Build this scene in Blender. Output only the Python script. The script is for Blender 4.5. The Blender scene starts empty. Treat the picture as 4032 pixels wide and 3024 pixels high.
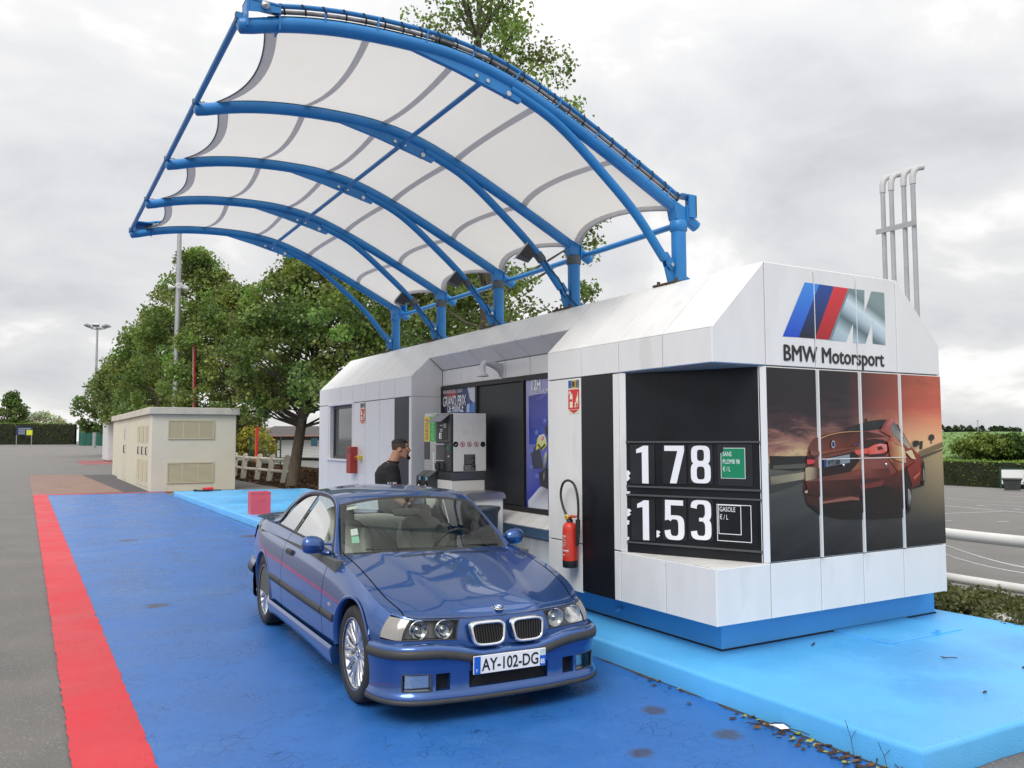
import bpy, bmesh, math, random
import numpy as np
from mathutils import Vector, Matrix, Quaternion
random.seed(7); np.random.seed(7)
SC = bpy.context.scene
COL = SC.collection
PI = math.pi

# ------------------------------------------------------------------ camera
F_PX, YAW, PITCH, ROLL, CAM_H = 3280.35, 30.285, 3.709, -0.206, 1.752   # focal length in px of a 4032 px wide picture
_y, _a, _r = (math.radians(v) for v in (YAW, PITCH, ROLL))
FW = np.array([math.sin(_y)*math.cos(_a), math.cos(_y)*math.cos(_a), math.sin(_a)])
_rt = np.array([math.cos(_y), -math.sin(_y), 0.]); _up = np.cross(_rt, FW)
RT = math.cos(_r)*_rt + math.sin(_r)*_up; UP = np.cross(RT, FW)
CAM = np.array([0, 0, CAM_H])
cd = bpy.data.cameras.new('camera'); cam = bpy.data.objects.new('camera', cd); COL.objects.link(cam)
cd.sensor_fit = 'HORIZONTAL'; cd.sensor_width = 36; cd.lens = F_PX/4032*36; cd.clip_start = .05; cd.clip_end = 3000
cam.matrix_world = Matrix(((RT[0], UP[0], -FW[0], 0), (RT[1], UP[1], -FW[1], 0), (RT[2], UP[2], -FW[2], CAM_H), (0, 0, 0, 1)))
SC.camera = cam

def onplane(axis, val, u, v):
    """photo pixel (4032 wide) -> point on the world plane axis=val"""
    d = FW + RT*(u-2016)/F_PX - UP*(v-1512)/F_PX
    return CAM + d*((val-CAM[axis])/d[axis])

# ------------------------------------------------------------------ world, sun, exposure
SUN_EL, SUN_AZ = math.radians(47), math.radians(230)      # azimuth clockwise from +Y
W = bpy.data.worlds.new('World'); SC.world = W; W.use_nodes = True
nt = W.node_tree; N = nt.nodes; L = nt.links; N.clear()
out = N.new('ShaderNodeOutputWorld'); bg = N.new('ShaderNodeBackground'); bg.inputs[1].default_value = .1
sky = N.new('ShaderNodeTexSky'); sky.sky_type = 'NISHITA'; sky.sun_disc = False; sky.sun_elevation = SUN_EL; sky.sun_rotation = SUN_AZ
tc = N.new('ShaderNodeTexCoord'); sep = N.new('ShaderNodeSeparateXYZ'); L.new(tc.outputs['Generated'], sep.inputs[0])
def mth(op, a, b=None, c=None):
    m = N.new('ShaderNodeMath'); m.operation = op
    for i, q in enumerate((a, b, c)):
        if q is None: continue
        if isinstance(q, (int, float)): m.inputs[i].default_value = q
        else: L.new(q, m.inputs[i])
    return m.outputs[0]
zc = mth('MAXIMUM', sep.outputs[2], 0.); den = mth('ADD', zc, .34)
cmb = N.new('ShaderNodeCombineXYZ'); L.new(mth('DIVIDE', sep.outputs[0], den), cmb.inputs[0]); L.new(mth('DIVIDE', sep.outputs[1], den), cmb.inputs[1])
nz = N.new('ShaderNodeTexNoise'); nz.inputs['Scale'].default_value = 1.9; nz.inputs['Detail'].default_value = 7; nz.inputs['Roughness'].default_value = .56; nz.inputs['Distortion'].default_value = .25
L.new(cmb.outputs[0], nz.inputs['Vector'])
nz2 = N.new('ShaderNodeTexNoise'); nz2.inputs['Scale'].default_value = .8; nz2.inputs['Detail'].default_value = 3; L.new(cmb.outputs[0], nz2.inputs['Vector'])
dens = mth('ADD', mth('MULTIPLY', nz.outputs[0], .7), mth('MULTIPLY', nz2.outputs[0], .3))
rmp = N.new('ShaderNodeValToRGB'); L.new(dens, rmp.inputs[0])
e = rmp.color_ramp.elements; e[0].position = .41; e[0].color = (9.2, 9.15, 9.05, 1); e[1].position = .62; e[1].color = (5.4, 5.5, 5.8, 1)
q = rmp.color_ramp.elements.new(.465); q.color = (7.3, 7.28, 7.28, 1)
q = rmp.color_ramp.elements.new(.53); q.color = (6.5, 6.57, 6.75, 1)
zen = mth('MULTIPLY_ADD', mth('MULTIPLY', zc, zc), 1.0, .86)                    # an overcast sky is brighter overhead
sc_ = N.new('ShaderNodeVectorMath'); sc_.operation = 'SCALE'; L.new(rmp.outputs[0], sc_.inputs[0]); L.new(zen, sc_.inputs['Scale'])
mx = N.new('ShaderNodeMixRGB'); mx.inputs[0].default_value = .97; L.new(sky.outputs[0], mx.inputs[1]); L.new(sc_.outputs[0], mx.inputs[2])
L.new(mx.outputs[0], bg.inputs[0]); L.new(bg.outputs[0], out.inputs[0])
sd = bpy.data.lights.new('sun', 'SUN'); sd.energy = 1.5; sd.angle = math.radians(28); sd.color = (1, .965, .91)
so = bpy.data.objects.new('sun', sd); COL.objects.link(so)
_sv = Vector((math.sin(SUN_AZ)*math.cos(SUN_EL), math.cos(SUN_AZ)*math.cos(SUN_EL), math.sin(SUN_EL)))
so.rotation_euler = (-_sv).to_track_quat('-Z', 'Y').to_euler(); so.location = _sv*40
vs = SC.view_settings; vs.view_transform = 'Standard'; vs.look = 'None'; vs.exposure = .36; vs.gamma = 1; vs.use_curve_mapping = False
SC.render.engine = 'CYCLES'

# ------------------------------------------------------------------ helpers
def srgb(r, g, b):
    f = lambda c: (c/255/12.92) if c/255 <= .04045 else ((c/255+.055)/1.055)**2.4
    return (f(r), f(g), f(b))
_M = {}
def mat(name, col, rough=.5, metal=0., var=.0, vscale=3., bump=0., bscale=40., coat=0., spec=.5, spots=None, rvar=0., detail=4, stretch=None):
    """procedural surface: base colour broken up by noise, optional bump, coat and darker spots"""
    if name in _M: return _M[name]
    m = bpy.data.materials.new(name); m.use_nodes = True; nt = m.node_tree; b = nt.nodes['Principled BSDF']
    b.inputs['Roughness'].default_value = rough; b.inputs['Metallic'].default_value = metal
    b.inputs['Specular IOR Level'].default_value = spec
    b.inputs['Coat Weight'].default_value = coat; b.inputs['Coat Roughness'].default_value = .03
    c4 = (*col, 1)
    b.inputs['Base Color'].default_value = c4
    tc = nt.nodes.new('ShaderNodeTexCoord'); vec = tc.outputs['Object']
    if stretch:
        mp = nt.nodes.new('ShaderNodeMapping'); mp.inputs['Scale'].default_value = stretch; nt.links.new(vec, mp.inputs[0]); vec = mp.outputs[0]
    if var or rvar:
        n = nt.nodes.new('ShaderNodeTexNoise'); n.inputs['Scale'].default_value = vscale; n.inputs['Detail'].default_value = detail; n.inputs['Roughness'].default_value = .6
        nt.links.new(vec, n.inputs['Vector'])
        r = nt.nodes.new('ShaderNodeMapRange'); r.inputs[1].default_value = .3; r.inputs[2].default_value = .7
        nt.links.new(n.outputs[0], r.inputs[0])
        if var:
            mx = nt.nodes.new('ShaderNodeMixRGB'); nt.links.new(r.outputs[0], mx.inputs[0])
            mx.inputs[1].default_value = (*[c*(1-var) for c in col], 1); mx.inputs[2].default_value = (*[min(1, c*(1+var)) for c in col], 1)
            last = mx.outputs[0]
            if spots:
                thr, sc, scol = spots
                n3 = nt.nodes.new('ShaderNodeTexNoise'); n3.inputs['Scale'].default_value = sc; n3.inputs['Detail'].default_value = 5; nt.links.new(vec, n3.inputs['Vector'])
                r3 = nt.nodes.new('ShaderNodeMapRange'); r3.inputs[1].default_value = thr; r3.inputs[2].default_value = thr+.07; nt.links.new(n3.outputs[0], r3.inputs[0])
                m3 = nt.nodes.new('ShaderNodeMixRGB'); nt.links.new(r3.outputs[0], m3.inputs[0]); nt.links.new(last, m3.inputs[1]); m3.inputs[2].default_value = (*scol, 1); last = m3.outputs[0]
            nt.links.new(last, b.inputs['Base Color'])
        if rvar:
            r2 = nt.nodes.new('ShaderNodeMapRange'); r2.inputs[1].default_value = .3; r2.inputs[2].default_value = .7
            r2.inputs[3].default_value = max(0, rough-rvar); r2.inputs[4].default_value = min(1, rough+rvar)
            nt.links.new(n.outputs[0], r2.inputs[0]); nt.links.new(r2.outputs[0], b.inputs['Roughness'])
    if bump:
        n2 = nt.nodes.new('ShaderNodeTexNoise'); n2.inputs['Scale'].default_value = bscale; n2.inputs['Detail'].default_value = 5; nt.links.new(vec, n2.inputs['Vector'])
        bp = nt.nodes.new('ShaderNodeBump'); bp.inputs['Strength'].default_value = bump; bp.inputs['Distance'].default_value = .02
        nt.links.new(n2.outputs[0], bp.inputs['Height']); nt.links.new(bp.outputs[0], b.inputs['Normal'])
    _M[name] = m
    return m
def glass_mat(name, tint=(.75, .85, .8), rough=0., ior=1.5, dark=0.):
    if name in _M: return _M[name]
    m = bpy.data.materials.new(name); m.use_nodes = True; nt = m.node_tree; nt.nodes.clear()
    o = nt.nodes.new('ShaderNodeOutputMaterial'); mx = nt.nodes.new('ShaderNodeMixShader'); t = nt.nodes.new('ShaderNodeBsdfTransparent'); g = nt.nodes.new('ShaderNodeBsdfGlossy'); f = nt.nodes.new('ShaderNodeFresnel')
    t.inputs[0].default_value = (*tint, 1); g.inputs['Roughness'].default_value = rough; f.inputs[0].default_value = ior
    nt.links.new(f.outputs[0], mx.inputs[0]); nt.links.new(t.outputs[0], mx.inputs[1]); nt.links.new(g.outputs[0], mx.inputs[2]); nt.links.new(mx.outputs[0], o.inputs[0])
    _M[name] = m
    return m
def print_mat(name, rough=.35, coat=0.):
    """flat print: colours come from the print's own colour attribute"""
    if name in _M: return _M[name]
    m = mat(name, (.5, .5, .5), rough, coat=coat); nt = m.node_tree
    a = nt.nodes.new('ShaderNodeAttribute'); a.attribute_name = 'Col'
    nt.links.new(a.outputs['Color'], nt.nodes['Principled BSDF'].inputs['Base Color'])
    return m

def tag(o, label=None, cat=None, group=None, kind=None):
    if label: o['label'] = label
    if cat: o['category'] = cat
    if group: o['group'] = group
    if kind: o['kind'] = kind
    return o
def thing(name, loc, label, cat, group=None, rz=0):
    o = bpy.data.objects.new(name, None); COL.objects.link(o); o.location = loc; o.rotation_euler = (0, 0, rz); o.empty_display_size = .1
    return tag(o, label, cat, group)
def wmat(o):
    m = o.matrix_basis.copy()
    return (wmat(o.parent) @ o.matrix_parent_inverse @ m) if o.parent else m

class MB:
    """collects faces and links them as one mesh object"""
    def __init__(s): s.v = []; s.f = []; s.c = []; s.sm = []
    def add(s, vs, fs, smooth=False):
        o = len(s.v); s.v += [tuple(map(float, v)) for v in vs]
        for f in fs: s.f.append(tuple(i+o for i in f)); s.sm.append(smooth)
        return s
    def box(s, x0, x1, y0, y1, z0, z1):
        return s.add([(x0,y0,z0),(x1,y0,z0),(x1,y1,z0),(x0,y1,z0),(x0,y0,z1),(x1,y0,z1),(x1,y1,z1),(x0,y1,z1)],
                     [(0,3,2,1),(4,5,6,7),(0,1,5,4),(1,2,6,5),(2,3,7,6),(3,0,4,7)])
    def bbox(s, x0, x1, y0, y1, z0, z1, b=.01):
        """box with all edges chamfered"""
        vs = []; idx = {}
        X = (x0, x1); Y = (y0, y1); Z = (z0, z1)
        sg = lambda i: 1 if i == 0 else -1
        for i in (0, 1):
            for j in (0, 1):
                for k in (0, 1):
                    idx[i,j,k,'x'] = len(vs); vs.append((X[i], Y[j]+sg(j)*b, Z[k]+sg(k)*b))
                    idx[i,j,k,'y'] = len(vs); vs.append((X[i]+sg(i)*b, Y[j], Z[k]+sg(k)*b))
                    idx[i,j,k,'z'] = len(vs); vs.append((X[i]+sg(i)*b, Y[j]+sg(j)*b, Z[k]))
        fs = []
        for i in (0, 1):
            q = [idx[i,0,0,'x'], idx[i,1,0,'x'], idx[i,1,1,'x'], idx[i,0,1,'x']]; fs.append(q if i else q[::-1])
            q = [idx[0,i,0,'y'], idx[0,i,1,'y'], idx[1,i,1,'y'], idx[1,i,0,'y']]; fs.append(q if i else q[::-1])
            q = [idx[0,0,i,'z'], idx[1,0,i,'z'], idx[1,1,i,'z'], idx[0,1,i,'z']]; fs.append(q if i else q[::-1])
        for a in (0, 1):
            for b_ in (0, 1):
                fs.append([idx[a,b_,0,'x'], idx[a,b_,1,'x'], idx[a,b_,1,'y'], idx[a,b_,0,'y']])
                fs.append([idx[a,0,b_,'x'], idx[a,1,b_,'x'], idx[a,1,b_,'z'], idx[a,0,b_,'z']])
                fs.append([idx[0,a,b_,'y'], idx[1,a,b_,'y'], idx[1,a,b_,'z'], idx[0,a,b_,'z']])
                for c in (0, 1): fs.append([idx[a,b_,c,'x'], idx[a,b_,c,'y'], idx[a,b_,c,'z']])
        return s.add(vs, fs)
    def plate(s, pts, t=.03, b=.004):
        """panel: polygon pts (outside face), thickness t behind it, chamfer b"""
        P = [np.array(p, float) for p in pts]; n = np.zeros(3)
        for i in range(len(P)): n += np.cross(P[i], P[(i+1) % len(P)])
        n /= np.linalg.norm(n); k = len(P); inner = []
        for i in range(k):
            a = P[i-1]-P[i]; c = P[(i+1) % k]-P[i]; a /= np.linalg.norm(a); c /= np.linalg.norm(c)
            sn = max(.2, np.linalg.norm(np.cross(a, c))); inner.append(P[i]+(a+c)*b/sn)
        vs = inner+[p-n*b for p in P]+[p-n*t for p in P]
        fs = [tuple(range(k))]
        for i in range(k):
            j = (i+1) % k
            fs += [(i, k+i, k+j, j), (k+i, 2*k+i, 2*k+j, k+j)]
        fs.append(tuple(range(3*k-1, 2*k-1, -1)))
        return s.add(vs, fs)
    def prism(s, pts, d):
        """polygon pts extruded along vector d"""
        k = len(pts); P = [np.array(p, float) for p in pts]; d = np.array(d, float)
        return s.add(P+[p+d for p in P], [tuple(range(k-1, -1, -1)), tuple(range(k, 2*k))]+[(i, (i+1) % k, k+(i+1) % k, k+i) for i in range(k)])
    def tube(s, path, r, n=10, cap=True, smooth=True):
        P = [np.array(p, float) for p in path]; m = len(P); rr = r if hasattr(r, '__len__') else [r]*m
        vs = []; prev = None
        for i in range(m):
            t = P[min(i+1, m-1)]-P[max(i-1, 0)]; t /= np.linalg.norm(t)+1e-12
            if prev is None:
                a = np.array([0, 0, 1.]) if abs(t[2]) < .9 else np.array([1., 0, 0])
            else: a = prev
            u = a-t*(a@t); u /= np.linalg.norm(u)+1e-12; w = np.cross(t, u); prev = u
            for k in range(n):
                an = 2*PI*k/n; vs.append(P[i]+(u*math.cos(an)+w*math.sin(an))*rr[i])
        fs = [(i*n+k, i*n+(k+1) % n, (i+1)*n+(k+1) % n, (i+1)*n+k) for i in range(m-1) for k in range(n)]
        s.add(vs, fs, smooth)
        if cap: s.add(vs[:n], [tuple(range(n-1, -1, -1))]); s.add(vs[-n:], [tuple(range(n))])
        return s
    def lathe(s, prof, c, axis=(0, 0, 1), n=24, smooth=True):
        """prof: (radius, distance along axis)"""
        ax = Vector(axis).normalized(); a = Vector((0, 0, 1)) if abs(ax.z) < .9 else Vector((1, 0, 0))
        u = (a-ax*a.dot(ax)).normalized(); w = ax.cross(u); c = Vector(c); vs = []
        for r, h in prof:
            for k in range(n):
                an = 2*PI*k/n; vs.append(c+ax*h+(u*math.cos(an)+w*math.sin(an))*r)
        fs = [(i*n+k, i*n+(k+1) % n, (i+1)*n+(k+1) % n, (i+1)*n+k) for i in range(len(prof)-1) for k in range(n)]
        return s.add(vs, fs, smooth)
    def grid(s, G, smooth=True, skip=None):
        """G[i][j] points"""
        a = len(G); b = len(G[0]); vs = [p for row in G for p in row]
        fs = [(i*b+j, i*b+j+1, (i+1)*b+j+1, (i+1)*b+j) for i in range(a-1) for j in range(b-1) if not (skip and skip(i, j))]
        return s.add(vs, fs, smooth)
    def ico(s, c, r, sub=2, jit=0.):
        bm = bmesh.new(); bmesh.ops.create_icosphere(bm, subdivisions=sub, radius=1)
        r = r if hasattr(r, '__len__') else (r, r, r)
        vs = [(c[0]+v.co.x*r[0]*(1+random.uniform(-jit, jit)), c[1]+v.co.y*r[1]*(1+random.uniform(-jit, jit)), c[2]+v.co.z*r[2]*(1+random.uniform(-jit, jit))) for v in bm.verts]
        fs = [tuple(v.index for v in f.verts) for f in bm.faces]; bm.free()
        return s.add(vs, fs, True)
    def mesh(s, name):
        me = bpy.data.meshes.new(name); me.from_pydata(s.v, [], s.f); me.validate(clean_customdata=False)
        if len(me.polygons) == len(s.sm): me.polygons.foreach_set('use_smooth', s.sm)
        me.update(); return me
    def build(s, name, m, parent=None, fix=False):
        me = s.mesh(name)
        if fix:
            bm = bmesh.new(); bm.from_mesh(me); bmesh.ops.recalc_face_normals(bm, faces=bm.faces); bm.to_mesh(me); bm.free()
        return put(name, me, m, parent)
def put(name, me, m, parent=None, local=False):
    o = bpy.data.objects.new(name, me); COL.objects.link(o)
    for mm in (m if isinstance(m, (list, tuple)) else [m]):
        if mm: me.materials.append(mm)
    if parent:
        o.parent = parent
        if not local: o.matrix_parent_inverse = wmat(parent).inverted()
    return o
def modifier(o, kind, **kw):
    m = o.modifiers.new(kind.lower(), kind)
    for k, v in kw.items(): setattr(m, k, v)
    return m
def copy_tree(o, parent=None):
    c = o.copy(); COL.objects.link(c)
    if parent: c.parent = parent
    for ch in list(o.children): copy_tree(ch, c)
    return c
def text(name, s, h, m, parent, org, ex, ey, sx=1., bold=0., ext=.002, sp=1., align='LEFT', fat=0.):
    """lettering as flat raised mesh; org = left end of the baseline, ex/ey = reading and up directions, h = capital height"""
    cu = bpy.data.curves.new('t', 'FONT'); cu.body = s; cu.size = h/.69; cu.extrude = ext; cu.offset = bold; cu.space_character = sp; cu.align_x = align; cu.resolution_u = 3
    t = bpy.data.objects.new('t', cu); COL.objects.link(t); bpy.context.view_layer.update()
    me = bpy.data.meshes.new_from_object(t); bpy.data.objects.remove(t); bpy.data.curves.remove(cu)
    ex = Vector(ex).normalized(); ey = Vector(ey).normalized(); ez = ex.cross(ey); org = Vector(org)
    for v in me.vertices:
        v.co = org+ex*(v.co.x*sx)+ey*v.co.y+ez*v.co.z
    if fat:
        bm = bmesh.new(); bm.from_mesh(me); src = list(bm.faces)
        for k, (dx, dy) in enumerate(((fat, 0), (-fat, 0), (0, fat*.6), (0, -fat*.6))):
            g = bmesh.ops.duplicate(bm, geom=list({e for f in src for e in list(f.verts)+list(f.edges)})+src)
            off = ex*dx+ey*dy+ez*.00025*(k+1)
            for v in g['geom']:
                if isinstance(v, bmesh.types.BMVert): v.co += off
        bm.to_mesh(me); bm.free()
    me.materials.clear()
    return put(name, me, m, parent)
def art(name, polys, parent, frame, m, lift=.0006):
    """flat print of coloured polygons; polys: (pts2d, colour or colours); frame: f(p, depth) -> 3D"""
    vs = []; fs = []; cs = []
    for k, (pts, c) in enumerate(polys):
        o = len(vs); n = len(pts)
        vs += [tuple(frame(p, (k+1)*lift)) for p in pts]; fs.append(tuple(range(o, o+n)))
        cs += list(c) if isinstance(c[0], (tuple, list)) else [c]*n
    me = bpy.data.meshes.new(name); me.from_pydata(vs, [], fs)
    at = me.color_attributes.new('Col', 'FLOAT_COLOR', 'CORNER')
    for p in me.polygons:
        for li in p.loop_indices: at.data[li].color = (*cs[me.loops[li].vertex_index], 1)
    return put(name, me, m, parent)
def art_smooth(name, polys, parent, frame, m, lift=.0006, cuts=3):
    """like art(), with the corner colours blended softly across each printed shape"""
    V, Fc, C = [], [], []
    for k, (pts, c) in enumerate(polys):
        bm = bmesh.new(); bm.faces.new([bm.verts.new((p[0], p[1], 0)) for p in pts]); bmesh.ops.triangulate(bm, faces=bm.faces)
        flat = not isinstance(c[0], (tuple, list))
        if not flat: bmesh.ops.subdivide_edges(bm, edges=bm.edges, cuts=cuts, use_grid_fill=True)
        bm.verts.index_update(); o = len(V); cp = np.array(pts); cc = np.array([c]*len(pts) if flat else c)
        for v in bm.verts:
            d = ((cp-np.array(v.co[:2]))**2).sum(1)+1e-6; w = d**-1.3; V.append(tuple(frame((v.co.x, v.co.y), (k+1)*lift))); C.append(tuple((cc*w[:, None]).sum(0)/w.sum()))
        Fc += [tuple(v.index+o for v in f.verts) for f in bm.faces]; bm.free()
    me = bpy.data.meshes.new(name); me.from_pydata(V, [], Fc); a = me.color_attributes.new('Col', 'FLOAT_COLOR', 'POINT')
    for i, c in enumerate(C): a.data[i].color = (*c, 1)
    return put(name, me, m, parent)
def smooth_path(P, k=5):
    P = [np.array(p, float) for p in P]; out_ = []
    for i in range(len(P)-1):
        a, b, c, d = P[max(i-1, 0)], P[i], P[i+1], P[min(i+2, len(P)-1)]
        for t in np.linspace(0, 1, k, endpoint=False): out_.append(.5*((2*b)+(c-a)*t+(2*a-5*b+4*c-d)*t*t+(3*b-a-3*c+d)*t**3))
    return out_+[P[-1]]
def interp(xs, ys):
    """smooth curve through points (monotone-ish cubic)"""
    xs = np.array(xs, float); ys = np.array(ys, float); d = np.diff(ys)/np.diff(xs); m = np.zeros(len(xs)); m[0] = d[0]; m[-1] = d[-1]
    for i in range(1, len(xs)-1):
        h0 = xs[i]-xs[i-1]; h1 = xs[i+1]-xs[i]
        m[i] = 0 if d[i-1]*d[i] < 0 else (d[i-1]*h1+d[i]*h0)/(h0+h1)
    def f(x):
        x = min(max(x, xs[0]), xs[-1]); i = min(max(int(np.searchsorted(xs, x))-1, 0), len(xs)-2)
        h = xs[i+1]-xs[i]; t = (x-xs[i])/h
        return float((2*t**3-3*t*t+1)*ys[i]+(t**3-2*t*t+t)*h*m[i]+(-2*t**3+3*t*t)*ys[i+1]+(t**3-t*t)*h*m[i+1])
    return f
# ------------------------------------------------------------------ ground
def gz(x, y): return .0165*min(max(y-80, 0), 75)-.04*min(max(x-9, 0), 57)      # falls away to the right, rises gently far down the road
ys = [-300, -60, -10, 10, 30, 50, 70, 80, 95, 110, 125, 140, 155, 250, 500, 1500]; xs = [-900, -300, -100, -40, -15, 0, 9, 20, 35, 50, 66, 100, 300, 900, 1800]
m_asph = mat('asphalt', srgb(116, 113, 110), .75, var=.22, vscale=1.1, bump=.7, bscale=190, rvar=.14, spots=(.60, 55, srgb(148, 146, 143)), detail=9)
tag(MB().grid([[(x, y, gz(x, y)-.012) for x in xs] for y in ys], smooth=False).build('ground', m_asph), kind='structure')
def at(u, v, D):
    """2212 px wide photo pixel -> point at plan distance D from the camera"""
    d = FW+RT*(u*4032/2212-2016)/F_PX-UP*(v*4032/2212-1512)/F_PX; return CAM+d*(D/math.hypot(d[0], d[1]))
def ghit(u, v):
    d = FW+RT*(u*4032/2212-2016)/F_PX-UP*(v*4032/2212-1512)/F_PX; t = 1.
    for k in range(4000):
        p = CAM+d*t
        if p[2] <= gz(p[0], p[1]): return p
        t *= 1.002
    return p

def paint_mat(name, col, crack, cscale, thr, rough, wear, cracks=1.0):
    m = mat(name, col, rough, var=.07, vscale=1.3, bump=.25, bscale=130, rvar=.14); nt = m.node_tree; nd = nt.nodes; lk = nt.links; b = nd['Principled BSDF']
    base = b.inputs['Base Color'].links[0].from_socket
    tc = nd.new('ShaderNodeTexCoord'); ns = nd.new('ShaderNodeTexNoise'); ns.inputs['Scale'].default_value = 7; ns.inputs['Detail'].default_value = 4; lk.new(tc.outputs['Object'], ns.inputs[0])
    ad = nd.new('ShaderNodeMixRGB'); ad.blend_type = 'ADD'; ad.inputs[0].default_value = .07; lk.new(tc.outputs['Object'], ad.inputs[1]); lk.new(ns.outputs['Color'], ad.inputs[2])
    vo = nd.new('ShaderNodeTexVoronoi'); vo.feature = 'DISTANCE_TO_EDGE'; vo.inputs['Scale'].default_value = cscale; lk.new(ad.outputs[0], vo.inputs['Vector'])
    r1 = nd.new('ShaderNodeMapRange'); r1.inputs[1].default_value = .005; r1.inputs[2].default_value = .026; r1.inputs[3].default_value = 1; r1.inputs[4].default_value = 0; lk.new(vo.outputs['Distance'], r1.inputs[0])
    n2 = nd.new('ShaderNodeTexNoise'); n2.inputs['Scale'].default_value = 1.7; n2.inputs['Detail'].default_value = 6; n2.inputs['Roughness'].default_value = .75; lk.new(tc.outputs['Object'], n2.inputs[0])
    r2 = nd.new('ShaderNodeMapRange'); r2.inputs[1].default_value = thr; r2.inputs[2].default_value = thr+.12; r2.inputs[4].default_value = cracks; lk.new(n2.outputs[0], r2.inputs[0])
    mu = nd.new('ShaderNodeMath'); mu.operation = 'MULTIPLY'; lk.new(r1.outputs[0], mu.inputs[0]); lk.new(r2.outputs[0], mu.inputs[1])
    mx = nd.new('ShaderNodeMixRGB'); lk.new(mu.outputs[0], mx.inputs[0]); lk.new(base, mx.inputs[1]); mx.inputs[2].default_value = (*crack, 1)
    n4 = nd.new('ShaderNodeTexNoise'); n4.inputs['Scale'].default_value = .55; n4.inputs['Detail'].default_value = 8; n4.inputs['Roughness'].default_value = .7; lk.new(tc.outputs['Object'], n4.inputs[0])
    r4 = nd.new('ShaderNodeMapRange'); r4.inputs[1].default_value = .52; r4.inputs[2].default_value = .75; r4.inputs[4].default_value = .55; lk.new(n4.outputs[0], r4.inputs[0])
    m4 = nd.new('ShaderNodeMixRGB'); lk.new(r4.outputs[0], m4.inputs[0]); lk.new(mx.outputs[0], m4.inputs[1]); m4.inputs[2].default_value = (*wear, 1)
    lk.new(m4.outputs[0], b.inputs['Base Color'])
    bp = nd.new('ShaderNodeBump'); bp.inputs['Strength'].default_value = .5; bp.inputs['Distance'].default_value = .004; bp.invert = True; lk.new(mu.outputs[0], bp.inputs['Height'])
    old = b.inputs['Normal'].links[0].from_node; lk.new(old.outputs[0], bp.inputs['Normal']); lk.new(bp.outputs[0], b.inputs['Normal'])
    return m
m_lane = paint_mat('blue_lane_paint', srgb(46, 104, 176), srgb(16, 50, 104), 11, .46, .33, srgb(80, 132, 192), .8)
m_isl = paint_mat('light_blue_paint', srgb(90, 178, 236), srgb(40, 110, 180), 5, .66, .4, srgb(116, 196, 242), .5)
def stains(m, spots, col):
    nt = m.node_tree; nd = nt.nodes; lk = nt.links; b = nd['Principled BSDF']; src = b.inputs['Base Color'].links[0].from_socket
    tc = nd.new('ShaderNodeTexCoord'); n = nd.new('ShaderNodeTexNoise'); n.inputs['Scale'].default_value = 9; n.inputs['Detail'].default_value = 8; n.inputs['Roughness'].default_value = .75; lk.new(tc.outputs['Object'], n.inputs[0]); acc = None
    for (x, y), r in spots:
        d = nd.new('ShaderNodeVectorMath'); d.operation = 'DISTANCE'; lk.new(tc.outputs['Object'], d.inputs[0]); d.inputs[1].default_value = (x, y, 0)
        q = nd.new('ShaderNodeMapRange'); q.inputs[1].default_value = 0; q.inputs[2].default_value = r; q.inputs[3].default_value = 1; q.inputs[4].default_value = 0; lk.new(d.outputs['Value'], q.inputs[0])
        if acc is None: acc = q.outputs[0]
        else:
            a = nd.new('ShaderNodeMath'); a.operation = 'MAXIMUM'; lk.new(acc, a.inputs[0]); lk.new(q.outputs[0], a.inputs[1]); acc = a.outputs[0]
    mu = nd.new('ShaderNodeMath'); mu.operation = 'MULTIPLY'; lk.new(acc, mu.inputs[0]); lk.new(n.outputs[0], mu.inputs[1])
    rg = nd.new('ShaderNodeMapRange'); rg.inputs[1].default_value = .16; rg.inputs[2].default_value = .34; rg.inputs[4].default_value = .8; lk.new(mu.outputs[0], rg.inputs[0])
    mx = nd.new('ShaderNodeMixRGB'); lk.new(rg.outputs[0], mx.inputs[0]); lk.new(src, mx.inputs[1]); mx.inputs[2].default_value = (*col, 1); lk.new(mx.outputs[0], b.inputs['Base Color'])
stains(m_lane, [((3.55, 4.28), .16), ((3.64, 3.72), .16), ((3.02, 3.75), .14), ((1.25, 9.6), .25), ((3.4, 13.5), .4), ((3.6, 15.5), .4), ((2.9, 4.9), .2), ((1.6, 16.), .3)], srgb(66, 62, 66))
stains(m_isl, [((5.7, 3.9), 1.0), ((5.1, 3.3), .7), ((6.7, 3.4), .8), ((6.2, 3.0), .6), ((4.5, 7.2), .5), ((5.2, 16.), 1.2), ((5., 22.), 1.6)], srgb(72, 158, 222))
m_red = paint_mat('red_line_paint', srgb(200, 40, 52), srgb(110, 34, 40), 9, .50, .5, srgb(222, 70, 80), .8)
m_iband = paint_mat('base_band_paint', srgb(86, 172, 236), srgb(30, 90, 160), 5, .7, .45, srgb(84, 170, 232), .4)
def sheet(name, pts, z, m, n=1):
    mb = MB(); mb.add([(x, y, z) for x, y in pts], [tuple(range(len(pts)))]); return tag(mb.build(name, m), kind='structure')
def ragged(name, x0, x1, y0, y1, z, m, amp=.012, step=.25):
    """painted strip along Y whose long edges wander a little"""
    k = int((y1-y0)/step); rows = []
    for i in range(k+1):
        y = y0+(y1-y0)*i/k; rows.append([(x0+random.gauss(0, amp), y, z), (x1+random.gauss(0, amp), y, z)])
    return tag(MB().grid(rows, smooth=False).build(name, m), kind='structure')
ragged('blue_lane', .63, 4.05, -6, 30.35, .0, m_lane, .004)
ragged('red_line', .272, .668, -6, 30.75, .004, m_red, .005, .07)
sheet('red_line', [(.668, 30.3), (4.3, 29.7), (4.3, 30.0), (.668, 30.72)], .0042, m_red)
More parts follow.
